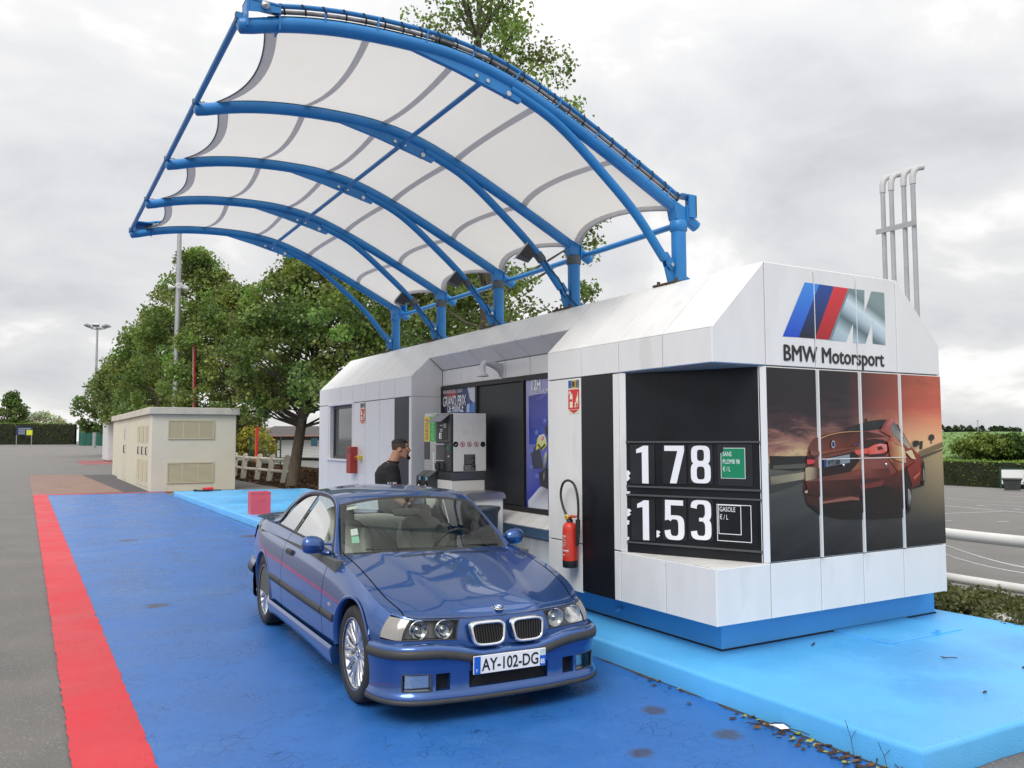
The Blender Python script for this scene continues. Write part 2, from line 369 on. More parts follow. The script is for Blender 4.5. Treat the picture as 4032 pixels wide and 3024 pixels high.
m_patch = mat('reddish_asphalt', srgb(136, 112, 102), .85, var=.14, vscale=1.2, bump=.4, bscale=50)
m_patch2 = mat('dark_asphalt', srgb(84, 82, 84), .85, var=.12, vscale=1.2, bump=.4, bscale=50)
m_patch3 = mat('old_red_paint', srgb(150, 92, 92), .85, var=.12, vscale=1.2, bump=.4, bscale=50)
sheet('road_patch', [(.25, 30.9), (2.9, 30.6), (2.5, 46.6), (.24, 48.2)], -.004, m_patch)
sheet('road_patch', [(2.9, 30.6), (3.8, 30.2), (4.0, 46.2), (2.5, 46.6)], -.003, m_patch2)
sheet('road_patch', [(3.6, 65.5), (6.3, 66), (6.3, 78), (3.75, 78.7)], -.004, m_patch3)
# the raised island with its kerb
ISL = .153
plan = [(4.0, 2.71), (7.37, 2.66), (7.37, 16), (7.9, 16), (7.9, 26.8), (4.0, 27.5)]
pts = []
for i, (x, y) in enumerate(plan):
    x2, y2 = plan[(i+1) % len(plan)]; n = max(1, int(math.hypot(x2-x, y2-y)/.22))
    for k in range(n):
        f = k/n; j = 0 if k == 0 else random.gauss(0, .0035)
        pts.append((x+(x2-x)*f+j*(1 if abs(y2-y) > abs(x2-x) else 0), y+(y2-y)*f+j*(0 if abs(y2-y) > abs(x2-x) else 1)))
n = len(pts); mb = MB(); cx, cy = 5.7, 15
ins = lambda p, d: (p[0]+(d if p[0] < 5 else -d if p[0] > 7 else 0), p[1]+(d if p[1] < 4 else -d if p[1] > 26 else 0))
rings = [[(x, y, -.01) for x, y in pts], [(x, y, ISL-.028) for x, y in pts], [(*ins(p, .006), ISL-.01) for p in pts], [(*ins(p, .024), ISL) for p in pts]]
for r in rings: r.append(r[0])
mb.grid(rings, smooth=True); mb.add([rings[3][i] for i in range(n)], [tuple(range(n))])
tag(mb.build('pavement', m_isl, fix=True), kind='structure')
# access hatch set in the island beside the kiosk
h = thing('access_hatch', (6.25, 4.45, ISL), 'light blue steel access hatch with two hinges and a latch in the raised island', 'hatch')
MB().bbox(5.80, 6.74, 4.18, 4.745, ISL-.02, ISL+.012, .004).build('cover', m_isl, h)
for x in (5.96, 6.62): MB().tube([(x-.07, 4.762, ISL+.02), (x+.07, 4.762, ISL+.02)], .016, 8).build('hinge', m_isl, h)
MB().box(6.40, 6.43, 4.165, 4.19, ISL, ISL+.045).box(6.36, 6.42, 4.19, 4.20, ISL+.012, ISL+.026).build('latch', m_isl, h)
h = thing('access_hatch', (7.1, 3.7, ISL), 'plain light blue steel plate near the back edge of the raised island', 'hatch')
MB().bbox(6.95, 7.33, 3.2, 3.72, ISL-.02, ISL+.008, .004).build('cover', m_isl, h)

# ------------------------------------------------------------------ the kiosk building
XF, YR, XB, YL = 4.315, 4.49, 7.056, 13.884
ZPB, ZPT, ZFB, ZFT, ZR = .392, .807, 2.297, 2.561, 3.101
XR1, XR2, XS, ZS, XW, ZW = 4.863, 6.484, 4.569, 2.81, 4.761, 2.646
YB1, YB2 = 6.713, 9.978
JR = [4.49, 5.043, 5.604, 6.157, 6.713]; JM = [6.713, 7.227, 7.76, 8.303, 8.856, 9.409, 9.978]; JL = [9.978, 10.548, 11.101, 11.662, 12.224, 12.771, 13.332, 13.884]
JX = [4.315, 4.867, 5.425, 5.938, 6.46, 7.056]
m_white = mat('white_cladding', (.76, .76, .75), .36, var=.045, vscale=2.2, rvar=.08, bump=.05, bscale=2.5, spots=(.63, 1.1, (.69, .685, .665)), stretch=(2.2, 2.2, .7), detail=8)
m_wgrim = mat('weathered_white_cladding', (.70, .69, .66), .45, var=.14, vscale=2.2, stretch=(1, 3, .6), spots=(.62, 2.5, (.50, .49, .46)))
m_core = mat('joint_grey', (.22, .22, .22), .8)
m_black = mat('black_panel', (.010, .011, .014), .30, var=.3, vscale=2, rvar=.08, spec=.28)
m_slate = mat('dark_slate_panel', (.024, .027, .033), .42, var=.12, vscale=1.2, rvar=.05, spec=.3)
m_dgrey = mat('dark_grey_metal', (.05, .052, .056), .45, var=.1)
m_blackmat = mat('black_plastic', (.02, .02, .021), .55, var=.15)
m_bluegrey = mat('blue_grey_cladding', (.27, .31, .35), .45, var=.1, vscale=2)
m_softblue = mat('soffit_blue', srgb(92, 128, 168), .5, var=.06)
B = thing('service_kiosk', (5.7, 9.2, ISL), 'long white panelled kiosk with chamfered roof edges on a blue base', 'building')
G_ = .0055
def panel(pts, m=m_white, name='panel', t=.03): return MB().plate(pts, t, .003).build(name, m, B)
def fpan(y0, y1, z0, z1, m=m_white, name='panel', x=XF, g=G_):     # faces the lane (-X)
    return panel([(x, y1-g, z0+g), (x, y0+g, z0+g), (x, y0+g, z1-g), (x, y1-g, z1-g)], m, name)
def gpan(x0, x1, z0, z1, m=m_white, name='panel', y=YR, g=G_):     # faces the near end (-Y)
    return panel([(x0+g, y, z0+g), (x1-g, y, z0+g), (x1-g, y, z1-g), (x0+g, y, z1-g)], m, name)
# core behind the joints
c = .028
mb = MB()
def cprism(pts, y0, y1): mb.prism([(x, y0, z) for x, z in pts], (0, y1-y0, 0))
sec = [(XF+c, ZFB-.01), (XF+c, ZFT-.012), (XR1+.012, ZR-c), (XR2-.012, ZR-c), (XB-c, ZFT-.012), (XB-c, ZFB-.01)]
cprism(sec, YR+c, YB1-.012); cprism(sec, YB2+c, YL-c)
cprism([(XW+c, .36), (XW+c, ZW-.02), (XS+.04, ZS-.005), (XR1+.012, ZR-c), (XR2-.012, ZR-c), (XB-c, ZFT-.012), (XB-c, .36)], YB1+.002, YB2+.02)
cprism([(XF+c, ZPB+.01), (XF+c, ZPT-c), (XB-c, ZPT-c), (XB-c, ZPB+.01)], YR+c, YB1-.012)
for _a, _b, _z in ((YB2+c, 12.235, ZFB-.012), (12.235, 13.384, 1.40), (13.384, YL-c, ZFB-.012)): cprism([(XF+c, ZPB+.01), (XF+c, _z), (XB-c, _z), (XB-c, ZPB+.01)], _a, _b)
cprism([(XF+.6, 1.40), (XF+.6, ZFB-.012), (XB-c, ZFB-.012), (XB-c, 1.40)], 12.235, 13.384)
mb.prism([(XF+c, 5.60, ZPT-c), (XF+c, YB1-.012, ZPT-c), (XB-c, YB1-.012, ZPT-c), (XB-c, YR+c, ZPT-c), (4.85, YR+c, ZPT-c)][::-1], (0, 0, ZFB-.02-ZPT+c))
mb.build('wall_core', m_core, B, fix=True)
# blue base
MB().bbox(4.56, 7.18, 4.70, YL-.2, ISL-.01, .40, .006).build('base', m_iband, B)
m_gap = mat('dark_joint', (.01, .012, .03), .9)
MB().box(4.552, 7.19, 4.692, YL-.19, ISL-.01, ISL+.012).build('base_joint', m_gap, B)
pp = thing('drain_pipe', (4.52, 5.9, .25), 'short blue drain pipe stub sticking out of the kiosk base', 'pipe')
MB().lathe([(.0, .02), (.016, .02), (.016, .0), (.022, 0), (.022, .07)], (4.485, 5.92, .255), (1, 0, 0), 12).build('stub', m_iband, pp)
# right block: fascia, roof slope, plinth
for y0, y1 in zip(JR, JR[1:]):
    fpan(y0, y1, ZFB, ZFT)
    panel([(XF, y1-G_, ZFT+.002), (XF, y0+G_, ZFT+.002), (XR1, y0+G_, ZR), (XR1, y1-G_, ZR)])
for y0, y1 in zip(JL, JL[1:]):
    fpan(y0, y1, ZFB, ZFT)
    panel([(XF, y1-G_, ZFT+.002), (XF, y0+G_, ZFT+.002), (XR1, y0+G_, ZR), (XR1, y1-G_, ZR)])
for y0, y1 in zip(JM, JM[1:]):
    panel([(XS, y1-G_, ZS+.002), (XS, y0+G_, ZS+.002), (XR1, y0+G_, ZR), (XR1, y1-G_, ZR)])
    panel([(XW, y1-G_, ZW+.004), (XW, y0+G_, ZW+.004), (XS, y0+G_, ZS-.002), (XS, y1-G_, ZS-.002)], m_bluegrey if 0 else m_white, 'soffit_panel')
    fpan(y0, y1, 2.435, ZW, x=XW)
JT = [YR, 6.15, 7.8, 9.45, 11.1, 12.5, YL]
for y0, y1 in zip(JT, JT[1:]):
    panel([(XR1+.005, y1-G_, ZR), (XR1+.005, y0+G_, ZR), (XR2-.005, y0+G_, ZR), (XR2-.005, y1-G_, ZR)], m_white, 'roof_panel')
    panel([(XB, y0+G_, ZFT), (XB, y1-G_, ZFT), (XR2, y1-G_, ZR), (XR2, y0+G_, ZR)], m_white, 'roof_panel')
    panel([(XB, y0+G_, ZPB), (XB, y1-G_, ZPB), (XB, y1-G_, ZFT-G_), (XB, y0+G_, ZFT-G_)], m_white, 'back_panel')
def topz(x): return ZFT+(ZR-ZFT)*(x-XF)/(XR1-XF) if x < XR1 else ZR if x <= XR2 else ZFT+(ZR-ZFT)*(XB-x)/(XB-XR2)
for i, (x0, x1) in enumerate(zip(JX, JX[1:])):                     # gable at the near end and at the far end
    a, b = x0+G_, x1-G_
    pts = [(a, ZFB+G_), (b, ZFB+G_), (b, topz(b)-.003)]
    for xx in (XR2, XR1):
        if a < xx < b: pts.append((xx, ZR-.003))
    pts.append((a, topz(a)-.003))
    panel([(x, YR, z) for x, z in pts]); panel([(x, YL, z) for x, z in pts][::-1])
    gpan(x0, x1, ZPB, ZPT)
    panel([(a, YL, ZPB), (a, YL, ZFB-G_), (b, YL, ZFB-G_), (b, YL, ZPB)])
fpan(4.49, 5.043, ZPB, ZPT); fpan(5.043, 5.604, ZPB, ZPT); fpan(5.604, 5.694, ZPB, ZPT)
fpan(5.604, 5.694, ZPT, ZFB); fpan(5.694, 6.157, ZPB, ZFB, m_black, 'black_panel', g=.001)
fpan(6.157, 6.713, ZPB-.02, ZPT); fpan(6.157, 6.713, ZPT, ZFB)
# ledge under the price board, soffit over it, white corner strips
PA, PB = np.array([4.315, 5.56]), np.array([4.812, 4.49])
MB().prism([(XF+.003, 5.60, ZPT-.03), (4.86, YR+.003, ZPT-.03), (XF+.003, YR+.003, ZPT-.03)], (0, 0, .031)).build('ledge', m_wgrim, B, fix=True)
MB().prism([(XF+.004, 5.60, ZFB), (4.86, YR+.004, ZFB), (XF+.004, YR+.004, ZFB)], (0, 0, .006)).build('soffit', m_softblue, B, fix=True)
MB().plate([(XF, 5.60, ZPT+.002), (XF+.012, 5.53, ZPT+.002), (XF+.012, 5.53, ZFB-.004), (XF, 5.60, ZFB-.004)][::1], .02, .002).build('corner_strip', m_white, B, fix=True)
MB().plate([(4.80, YR+.02, ZPT+.002), (4.867, YR, ZPT+.002), (4.867, YR, ZFB-.004), (4.80, YR+.02, ZFB-.004)], .03, .003).build('corner_strip', m_white, B, fix=True)
# recess: side walls, framed wall, sill
sidez = lambda a: [(XF+G_, ZPB), (XW-.001, ZPB), (XW-.001, ZFB-.004), (XF+G_, ZFB-.004)]
panel([(x, YB2, z) for x, z in sidez(0)])
panel([(x, YB2, z) for x, z in [(XF+G_, ZFB), (XW-.002, ZFB), (XW-.002, ZW-.002), (XS, ZS-.004), (XF+G_, ZFT)]])
panel([(x, YB1, z) for x, z in sidez(0)][::-1]); panel([(x, YB1, z) for x, z in [(XF+G_, ZFB), (XW-.002, ZFB), (XW-.002, ZW-.002), (XS, ZS-.004), (XF+G_, ZFT)]][::-1])
FR0, FR1, FZ0, FZ1 = 6.72, 10.075, .955, 2.432
fy = [(6.74, 7.85), (7.92, 8.95), (9.02, 9.96)]
fpan(6.72, 9.97, FZ0, FZ1, m_blackmat, 'frame_back', x=XW+.02, g=.002)
for y in (6.725, 7.885, 8.985, 9.955): MB().bbox(XW-.028, XW+.02, y-.022, y+.022, FZ0, FZ1, .003).build('frame_bar', m_blackmat, B)
for z in (FZ0+.02, FZ1-.025): MB().bbox(XW-.026, XW+.02, 6.72, 9.96, z-.025, z+.025, .003).build('frame_bar', m_blackmat, B)
fpan(7.91, 8.96, FZ0+.05, FZ1-.055, m_slate, 'slate_panel', x=XW-.004, g=.001)
for y0, y1 in zip(JM, JM[1:]):                                     # sloping sill, its underside and the wall below
    a, b = y0+.003, y1-.003
    panel([(4.55, b, .835), (4.55, a, .835), (XW-.004, a, .945), (XW-.004, b, .945)], m_wgrim, 'sill_panel', .012)
    panel([(4.70, b, .69), (4.70, a, .69), (4.552, a, .83), (4.552, b, .83)], m_bluegrey, 'sill_underside', .01)
    fpan(y0, y1, .392, .685, m_wgrim, x=4.70, g=.003)
# left block: wall panels, window, black strip
for y0, y1 in zip(JL[1:], JL[2:]):
    if y0 < 12.1: fpan(y0, y1, ZPB, ZFB)
fpan(10.06, 10.548, ZPB, ZFB, m_slate, 'black_panel', g=.001); fpan(9.978, 10.06, ZPB, ZFB)
fpan(13.384, 13.884, ZPB, ZFB)
for y0, y1 in ((12.224, 12.8), (12.8, 13.384)): fpan(y0, y1, ZPB, 1.40)
wn = []
MB().bbox(XF-.012, XF+.05, 12.17, 13.40, 2.28, 2.325, .003).build('window_head', m_white, B)
MB().bbox(XF-.03, XF+.10, 12.17, 13.40, 1.40, 1.432, .003).build('window_sill', m_white, B)
MB().bbox(XF-.006, XF+.10, 12.19, 12.235, 1.43, 2.28, .003).build('window_jamb', m_white, B)
MB().box(XF+.004, XF+.09, 13.31, 13.383, 1.43, 2.28).build('window_jamb', m_white, B)
mb = MB()
for y in (12.25, 13.295): mb.bbox(XF+.06, XF+.10, y-.02, y+.02, 1.43, 2.28, .003)
for z in (1.455, 2.255): mb.bbox(XF+.06, XF+.10, 12.27, 13.28, z-.025, z+.025, .003)
wf = mb.build('window_frame', m_dgrey, B)
MB().box(XF+.078, XF+.084, 12.27, 13.275, 1.48, 2.23).build('window_pane', mat('window_glass', (.05, .06, .06), .06, spec=.9), wf)

# ------------------------------------------------------------------ mural and sign on the gable
def gmap(s, o):                                                     # zoom pixel -> (x, z) on the gable plane
    def f(u, v): p = onplane(1, YR, o[0]+u*s, o[1]+v*s); return (p[0], p[2])
    return f
q5 = gmap(1132/1633, (2900, 1400)); q4 = gmap(1000/1659, (2900, 950)); q6 = gmap(620/2212, (3100, 1450)); q7 = gmap(700/2212, (3000, 1850))
fr = lambda p, d: (p[0], YR-.004-d, p[1])
m_print = print_mat('vinyl_print', .32)
MU = thing('car_mural', (5.96, YR, ZPT), 'large sunset mural of a red coupe seen from behind on the kiosk end wall', 'mural')
def mural_mat():
    m = mat('mural_background_print', (.1, .1, .1), .3); nt = m.node_tree; nd = nt.nodes; lk = nt.links; b = nd['Principled BSDF']
    tc = nd.new('ShaderNodeTexCoord'); sp = nd.new('ShaderNodeSeparateXYZ'); lk.new(tc.outputs['Object'], sp.inputs[0])
    def M_(op, a, b_, clamp=False):
        x = nd.new('ShaderNodeMath'); x.operation = op; x.use_clamp = clamp
        for i, q in enumerate((a, b_)):
            if isinstance(q, (int, float)): x.inputs[i].default_value = q
            else: lk.new(q, x.inputs[i])
        return x.outputs[0]
    X = M_('DIVIDE', M_('SUBTRACT', sp.outputs[0], 4.867), 2.19); Z = M_('DIVIDE', M_('SUBTRACT', sp.outputs[2], ZPT), 1.49)
    mp = nd.new('ShaderNodeMapping'); mp.inputs['Scale'].default_value = (1.1, 1, 4.2); mp.inputs['Rotation'].default_value = (0, .3, 0); lk.new(tc.outputs['Object'], mp.inputs[0])
    ns = nd.new('ShaderNodeTexNoise'); ns.inputs['Scale'].default_value = 1.8; ns.inputs['Detail'].default_value = 6; ns.inputs['Roughness'].default_value = .6; ns.inputs['Distortion'].default_value = .8; lk.new(mp.outputs[0], ns.inputs[0])
    t = M_('ADD', M_('ADD', Z, M_('MULTIPLY', M_('SUBTRACT', ns.outputs[0], .5), .42)), M_('MULTIPLY', M_('SUBTRACT', .6, X), .10))
    rp = nd.new('ShaderNodeValToRGB'); lk.new(t, rp.inputs[0]); cr = rp.color_ramp
    stops = [(.50, srgb(120, 108, 84)), (.58, srgb(196, 168, 126)), (.66, srgb(150, 104, 92)), (.74, srgb(66, 44, 48)), (.84, srgb(34, 26, 32)), (1., srgb(26, 22, 28))]
    cr.elements[0].position = stops[0][0]; cr.elements[0].color = (*stops[0][1], 1); cr.elements[1].position = 1.; cr.elements[1].color = (*stops[-1][1], 1)
    for p, c_ in stops[1:-1]: cr.elements.new(p).color = (*c_, 1)
    # warm glow towards the right
    gl = M_('MULTIPLY', M_('SUBTRACT', X, .42), 1.9, True); gl = M_('MULTIPLY', gl, M_('ADD', .45, ns.outputs[0]), True)
    rg = nd.new('ShaderNodeValToRGB'); lk.new(Z, rg.inputs[0]); cg = rg.color_ramp
    cg.elements[0].position = .52; cg.elements[0].color = (*srgb(226, 196, 146), 1); cg.elements[1].position = 1.; cg.elements[1].color = (*srgb(176, 84, 54), 1)
    cg.elements.new(.68).color = (*srgb(226, 156, 112), 1); cg.elements.new(.8).color = (*srgb(204, 92, 72), 1)
    mx = nd.new('ShaderNodeMixRGB'); lk.new(gl, mx.inputs[0]); lk.new(rp.outputs[0], mx.inputs[1]); lk.new(rg.outputs[0], mx.inputs[2])
    # road: streaks running towards a vanishing point on the right
    ang = M_('DIVIDE', M_('SUBTRACT', sp.outputs[2], 1.62), M_('ADD', M_('ABSOLUTE', M_('SUBTRACT', sp.outputs[0], 6.7), 0), .35))
    cb = nd.new('ShaderNodeCombineXYZ'); lk.new(M_('MULTIPLY', ang, 14), cb.inputs[0]); lk.new(M_('MULTIPLY', sp.outputs[0], .7), cb.inputs[1])
    n2 = nd.new('ShaderNodeTexNoise'); n2.inputs['Scale'].default_value = 1.6; n2.inputs['Detail'].default_value = 5; lk.new(cb.outputs[0], n2.inputs[0])
    rr = nd.new('ShaderNodeValToRGB'); lk.new(M_('ADD', M_('MULTIPLY', Z, 1.7), M_('MULTIPLY', M_('SUBTRACT', n2.outputs[0], .5), .35)), rr.inputs[0]); ce = rr.color_ramp
    ce.elements[0].position = .03; ce.elements[0].color = (*srgb(22, 24, 26), 1); ce.elements[1].position = .95; ce.elements[1].color = (*srgb(96, 94, 84), 1)
    ce.elements.new(.30).color = (*srgb(46, 48, 49), 1); ce.elements.new(.55).color = (*srgb(66, 68, 66), 1)
    wr = nd.new('ShaderNodeMixRGB'); lk.new(M_('MULTIPLY', M_('MULTIPLY', M_('SUBTRACT', X, .66), 3.2, True), M_('MULTIPLY', M_('SUBTRACT', Z, .12), 2.2, True), True), wr.inputs[0]); lk.new(rr.outputs[0], wr.inputs[1]); wr.inputs[2].default_value = (*srgb(168, 146, 104), 1)
    hz = M_('GREATER_THAN', Z, M_('ADD', .47, M_('MULTIPLY', M_('MULTIPLY', M_('SUBTRACT', X, .5), 1, True), .18)))
    fin = nd.new('ShaderNodeMixRGB'); lk.new(hz, fin.inputs[0]); lk.new(wr.outputs[0], fin.inputs[1]); lk.new(mx.outputs[0], fin.inputs[2])
    lk.new(fin.outputs[0], b.inputs['Base Color'])
    return m
m_mural = mural_mat()
for i, (x0, x1) in enumerate(zip(JX[1:], JX[2:])):
    g = .008 if i < 3 else .005
    MB().plate([(x0+(.004 if i == 0 else g), YR-.001, ZPT+.006), (x1-(g if i < 3 else 0), YR-.001, ZPT+.006), (x1-(g if i < 3 else 0), YR-.001, ZFB-.012), (x0+(.004 if i == 0 else g), YR-.001, ZFB-.012)], .02, .001).build('mural_panel', m_mural, MU)
MB().box(4.87, 7.05, YR+.004, YR+.02, ZPT+.002, ZFB-.004).build('backing', m_white, MU)
def Q(q, *uv): return [q(uv[i], uv[i+1]) for i in range(0, len(uv), 2)]
c_ = srgb
polys = []
A_ = lambda pts, col: polys.append((pts, col))
A_(Q(q5, 186,570, 300,572, 405,570, 405,640, 330,655, 250,648, 188,645), c_(34,36,36))               # dark far side, left
A_(Q(q5, 205,625, 395,612, 395,640, 205,645), c_(92,92,84))
A_(Q(q5, 190,688, 250,680, 395,660, 395,700, 190,735), [c_(150,144,122)]*2+[c_(176,166,140)]*2+[c_(110,106,92)])
A_(Q(q5, 190,735, 395,700, 395,712, 190,782), c_(62,64,62))
A_(Q(q5, 1030,545, 1168,490, 1168,520, 1040,570), c_(132,112,80)); A_(Q(q5, 1040,575, 1168,528, 1168,536, 1045,588), c_(78,70,56))
A_(Q(q5, 1085,470, 1092,452, 1105,446, 1118,452, 1122,470, 1112,480, 1106,482, 1106,500, 1100,500, 1100,481, 1090,479), c_(52,44,38))   # lone tree
A_(Q(q5, 1036,487, 1055,485, 1052,530, 1036,532), c_(46,42,38))
# shadow under the car
A_(Q(q5, 400,850, 470,905, 600,930, 800,930, 940,920, 985,880, 985,800, 480,790), c_(13,13,15))
A_(Q(q5, 1040,745, 1062,735, 1062,700, 985,760), c_(16,16,17))
# car body, big masses
A_(Q(q5, 405,520, 440,470, 520,445, 620,430, 740,430, 770,395, 850,363, 890,375, 945,440, 990,520, 1040,570, 1052,640, 1040,730, 985,760, 960,860, 900,900, 700,890, 480,870, 395,840, 378,765, 383,680, 392,600),
   [c_(120,70,60), c_(140,80,66), c_(150,84,64), c_(150,80,62), c_(160,86,76), c_(176,104,96), c_(186,112,106), c_(176,100,92), c_(170,80,60), c_(150,60,42), c_(150,54,38), c_(150,56,44), c_(110,40,32), c_(90,30,26), c_(50,20,18), c_(36,14,14), c_(44,16,16), c_(52,20,18), c_(60,26,24), c_(76,32,30), c_(110,56,48), c_(120,66,58)])
A_(Q(q5, 608,432, 640,408, 700,385, 770,368, 850,363, 835,385, 815,418, 740,428, 690,432), [c_(38,44,44)]*5+[c_(20,24,25)]*4)   # rear window
A_(Q(q5, 722,385, 726,355, 738,362, 742,383), c_(30,30,32))
A_(Q(q5, 870,400, 885,383, 905,390, 940,445, 985,520, 975,530, 930,490, 885,450), [c_(150,152,144), c_(120,124,120), c_(90,96,92), c_(170,168,152), c_(200,190,160), c_(190,170,140), c_(160,156,144), c_(140,140,134)])  # side window
A_(Q(q5, 905,390, 912,392, 945,470, 940,478), c_(40,40,38))
A_(Q(q5, 440,470, 520,445, 620,432, 740,432, 800,445, 850,462, 740,470, 700,498, 660,530, 560,553, 465,570, 415,578, 405,530), [c_(110,60,44), c_(96,44,32), c_(70,28,24), c_(60,24,22), c_(84,36,30), c_(120,56,42), c_(70,30,26), c_(96,38,28), c_(120,52,36), c_(130,62,46), c_(124,68,56), c_(130,76,66), c_(110,66,58)])  # boot lid
A_(Q(q5, 700,495, 720,480, 770,472, 830,478, 860,500, 858,545, 840,570, 760,576, 700,560), c_(52,14,18))               # right lamp housing
A_(Q(q5, 665,540, 740,525, 742,555, 672,566), [c_(238,96,84)]*4)
A_(Q(q5, 742,526, 780,505, 812,500, 848,505, 850,540, 830,555, 745,562), [c_(240,110,92)]*2+[c_(250,150,140)]*3+[c_(232,80,72)]*2)
A_(Q(q5, 790,522, 815,512, 830,530, 800,540), c_(96,22,26))
A_(Q(q5, 392,600, 398,570, 440,575, 438,620, 398,636), c_(60,16,20)); A_(Q(q5, 394,590, 438,592, 436,612, 396,618), c_(228,70,84))
A_(Q(q5, 465,590, 660,545, 700,580, 690,640, 640,660, 480,690, 470,640), c_(34,14,16))                                 # plate recess
A_(Q(q5, 690,560, 720,580, 712,640, 640,660, 690,600), c_(150,92,62))
A_(Q(q5, 490,588, 636,560, 638,608, 492,634), c_(150,160,170)); A_(Q(q5, 490,588, 503,586, 505,632, 492,634), c_(36,78,150))
A_(Q(q5, 860,585, 945,600, 944,700, 880,620), [c_(200,130,84)]*2+[c_(120,50,36)]*2)                                   # warm flank
A_(Q(q5, 870,440, 900,470, 945,520, 950,590, 900,575, 862,540, 858,490), [c_(186,110,90), c_(200,130,100), c_(226,180,130), c_(226,190,140), c_(204,140,96), c_(180,96,66), c_(160,80,60)])
A_(Q(q5, 380,700, 470,690, 700,650, 860,640, 870,690, 700,700, 480,716, 400,720), [c_(150,118,96), c_(110,60,50), c_(150,76,62), c_(90,34,30), c_(100,34,28), c_(96,40,36), c_(104,48,44), c_(130,90,78)])
A_(Q(q5, 383,640, 400,632, 470,640, 470,692, 385,712), [c_(190,172,140)]*2+[c_(70,26,26)]*2+[c_(190,172,140)])
A_(Q(q5, 380,770, 400,760, 425,775, 410,782, 380,780), c_(196,180,150))
A_(Q(q5, 480,828, 640,800, 690,808, 690,822, 640,820, 480,842), [c_(150,96,84)]*6)
A_(Q(q5, 385,715, 480,712, 700,700, 868,690, 940,640, 950,700, 955,800, 900,800, 700,790, 480,800, 400,790), [c_(96,44,40), c_(84,32,30), c_(74,26,24), c_(84,28,24), c_(110,44,32), c_(80,26,22), c_(30,12,12), c_(28,12,12), c_(34,14,14), c_(44,18,18), c_(56,24,22)])
A_(Q(q5, 470,845, 690,822, 740,740, 830,735, 900,760, 950,800, 950,860, 900,890, 700,890, 480,872), [c_(24,14,14)]*4+[c_(40,18,16)]+[c_(18,12,12)]*5)
A_(Q(q5, 690,735, 810,712, 828,700, 830,720, 812,740, 700,760), c_(120,46,40))
A_(Q(q5, 950,640, 968,625, 982,680, 986,800, 975,880, 962,870, 945,760), c_(20,20,22)); A_(Q(q5, 965,755, 978,765, 984,800, 976,860, 966,840), [c_(190,190,186), c_(120,120,118), c_(160,160,158), c_(70,70,70), c_(110,110,110)])  # rear wheel
A_(Q(q5, 1045,580, 1058,610, 1062,690, 1055,740, 1045,720), c_(24,24,26)); A_(Q(q5, 1050,640, 1057,650, 1059,700, 1053,710), c_(150,150,148))
A_(Q(q5, 990,490, 1005,482, 1026,484, 1030,505, 1008,520, 995,515), c_(28,28,28))                                     # door mirror
A_(Q(q5, 950,545, 985,535, 1010,590, 985,585), c_(236,214,168)); A_(Q(q5, 960,640, 1010,600, 1040,640, 1035,700, 990,745), [c_(150,46,32)]*3+[c_(110,34,26)]*2)
A_(Q(q5, 995,690, 1030,660, 1032,672, 1000,706), c_(206,96,74))
A_(Q(q5, 528,500, 537,480, 548,488, 551,510, 543,528, 531,520), c_(190,196,204)); A_(Q(q5, 531,500, 537,487, 546,493, 548,510, 542,521, 534,514), c_(28,60,110))
A_(Q(q5, 652,506, 692,496, 693,500, 655,512), c_(60,80,140))
A_(Q(q6, 440,975, 560,930, 700,898, 860,884, 1020,882, 1020,890, 860,894, 700,910, 560,944, 440,992), c_(214,160,110))          # lit spoiler edge
A_(Q(q6, 1270,872, 1330,822, 1400,738, 1440,716, 1500,736, 1466,768, 1432,838, 1440,900, 1450,962, 1380,932), [c_(150,70,66), c_(160,76,72), c_(190,110,108), c_(206,130,128), c_(196,120,116), c_(180,100,96), c_(176,92,88), c_(190,104,90), c_(196,112,92), c_(166,82,70)])
A_(Q(q6, 300,1205, 330,1228, 440,1212, 640,1170, 880,1138, 1000,1085, 900,1090, 640,1135, 400,1170, 300,1150), [c_(150,92,80), c_(140,84,72), c_(150,84,66), c_(156,84,60), c_(120,58,44), c_(80,34,28), c_(96,40,32), c_(130,64,48), c_(140,76,64), c_(136,84,74)])
A_(Q(q6, 1380,1010, 1480,1045, 1610,1110, 1630,1180, 1640,1330, 1500,1290, 1420,1240, 1400,1130), [c_(176,84,62), c_(206,140,100), c_(236,204,150), c_(240,214,160), c_(226,176,120), c_(204,140,92), c_(170,92,64), c_(160,72,56)])
A_(Q(q6, 1470,1048, 1610,1105, 1612,1112, 1472,1056), c_(110,40,28))
polys = [(p_, tuple(tuple(v*.74 for v in q_) for q_ in k_) if isinstance(k_[0], (tuple, list)) else tuple(v*.74 for v in k_)) for p_, k_ in polys]
art_smooth('car_print', polys, MU, fr, m_print, .0003)
p0 = q5(508, 629); p1 = q5(632, 601)
text('plate_text', 'M YS 5386', .046, mat('print_black', (.02, .02, .025), .4), MU, (p0[0], YR-.022, p0[1]), (p1[0]-p0[0], 0, p1[1]-p0[1]), (.03, 0, 1), sx=.50, fat=.0012, ext=.0004)
mb = MB()
for u, v in ((592, 622), (833, 617)): x, z = q5(u, v); mb.lathe([(0, .012), (.008, .012), (.012, .004), (.012, 0)], (x, YR-.024, z), (0, -1, 0), 10)
mb.build('fixing_screw', mat('steel', (.62, .63, .64), .25, 1.), MU)
# thin horizontal joint across the two middle mural panels
x0, z0 = q5(470, 586); x1, z1 = q5(950, 579)
MB().box(x0, x1, YR-.0235, YR-.0225, (z0+z1)/2-.003, (z0+z1)/2+.003).build('joint_line', m_white, MU)
for xj, hw_ in zip(JX[2:5], (.006, .0055, .0035)): MB().box(xj-hw_, xj+hw_, YR-.0235, YR-.0005, ZPT+.006, ZFB-.012).build('joint_strip', m_white, MU)

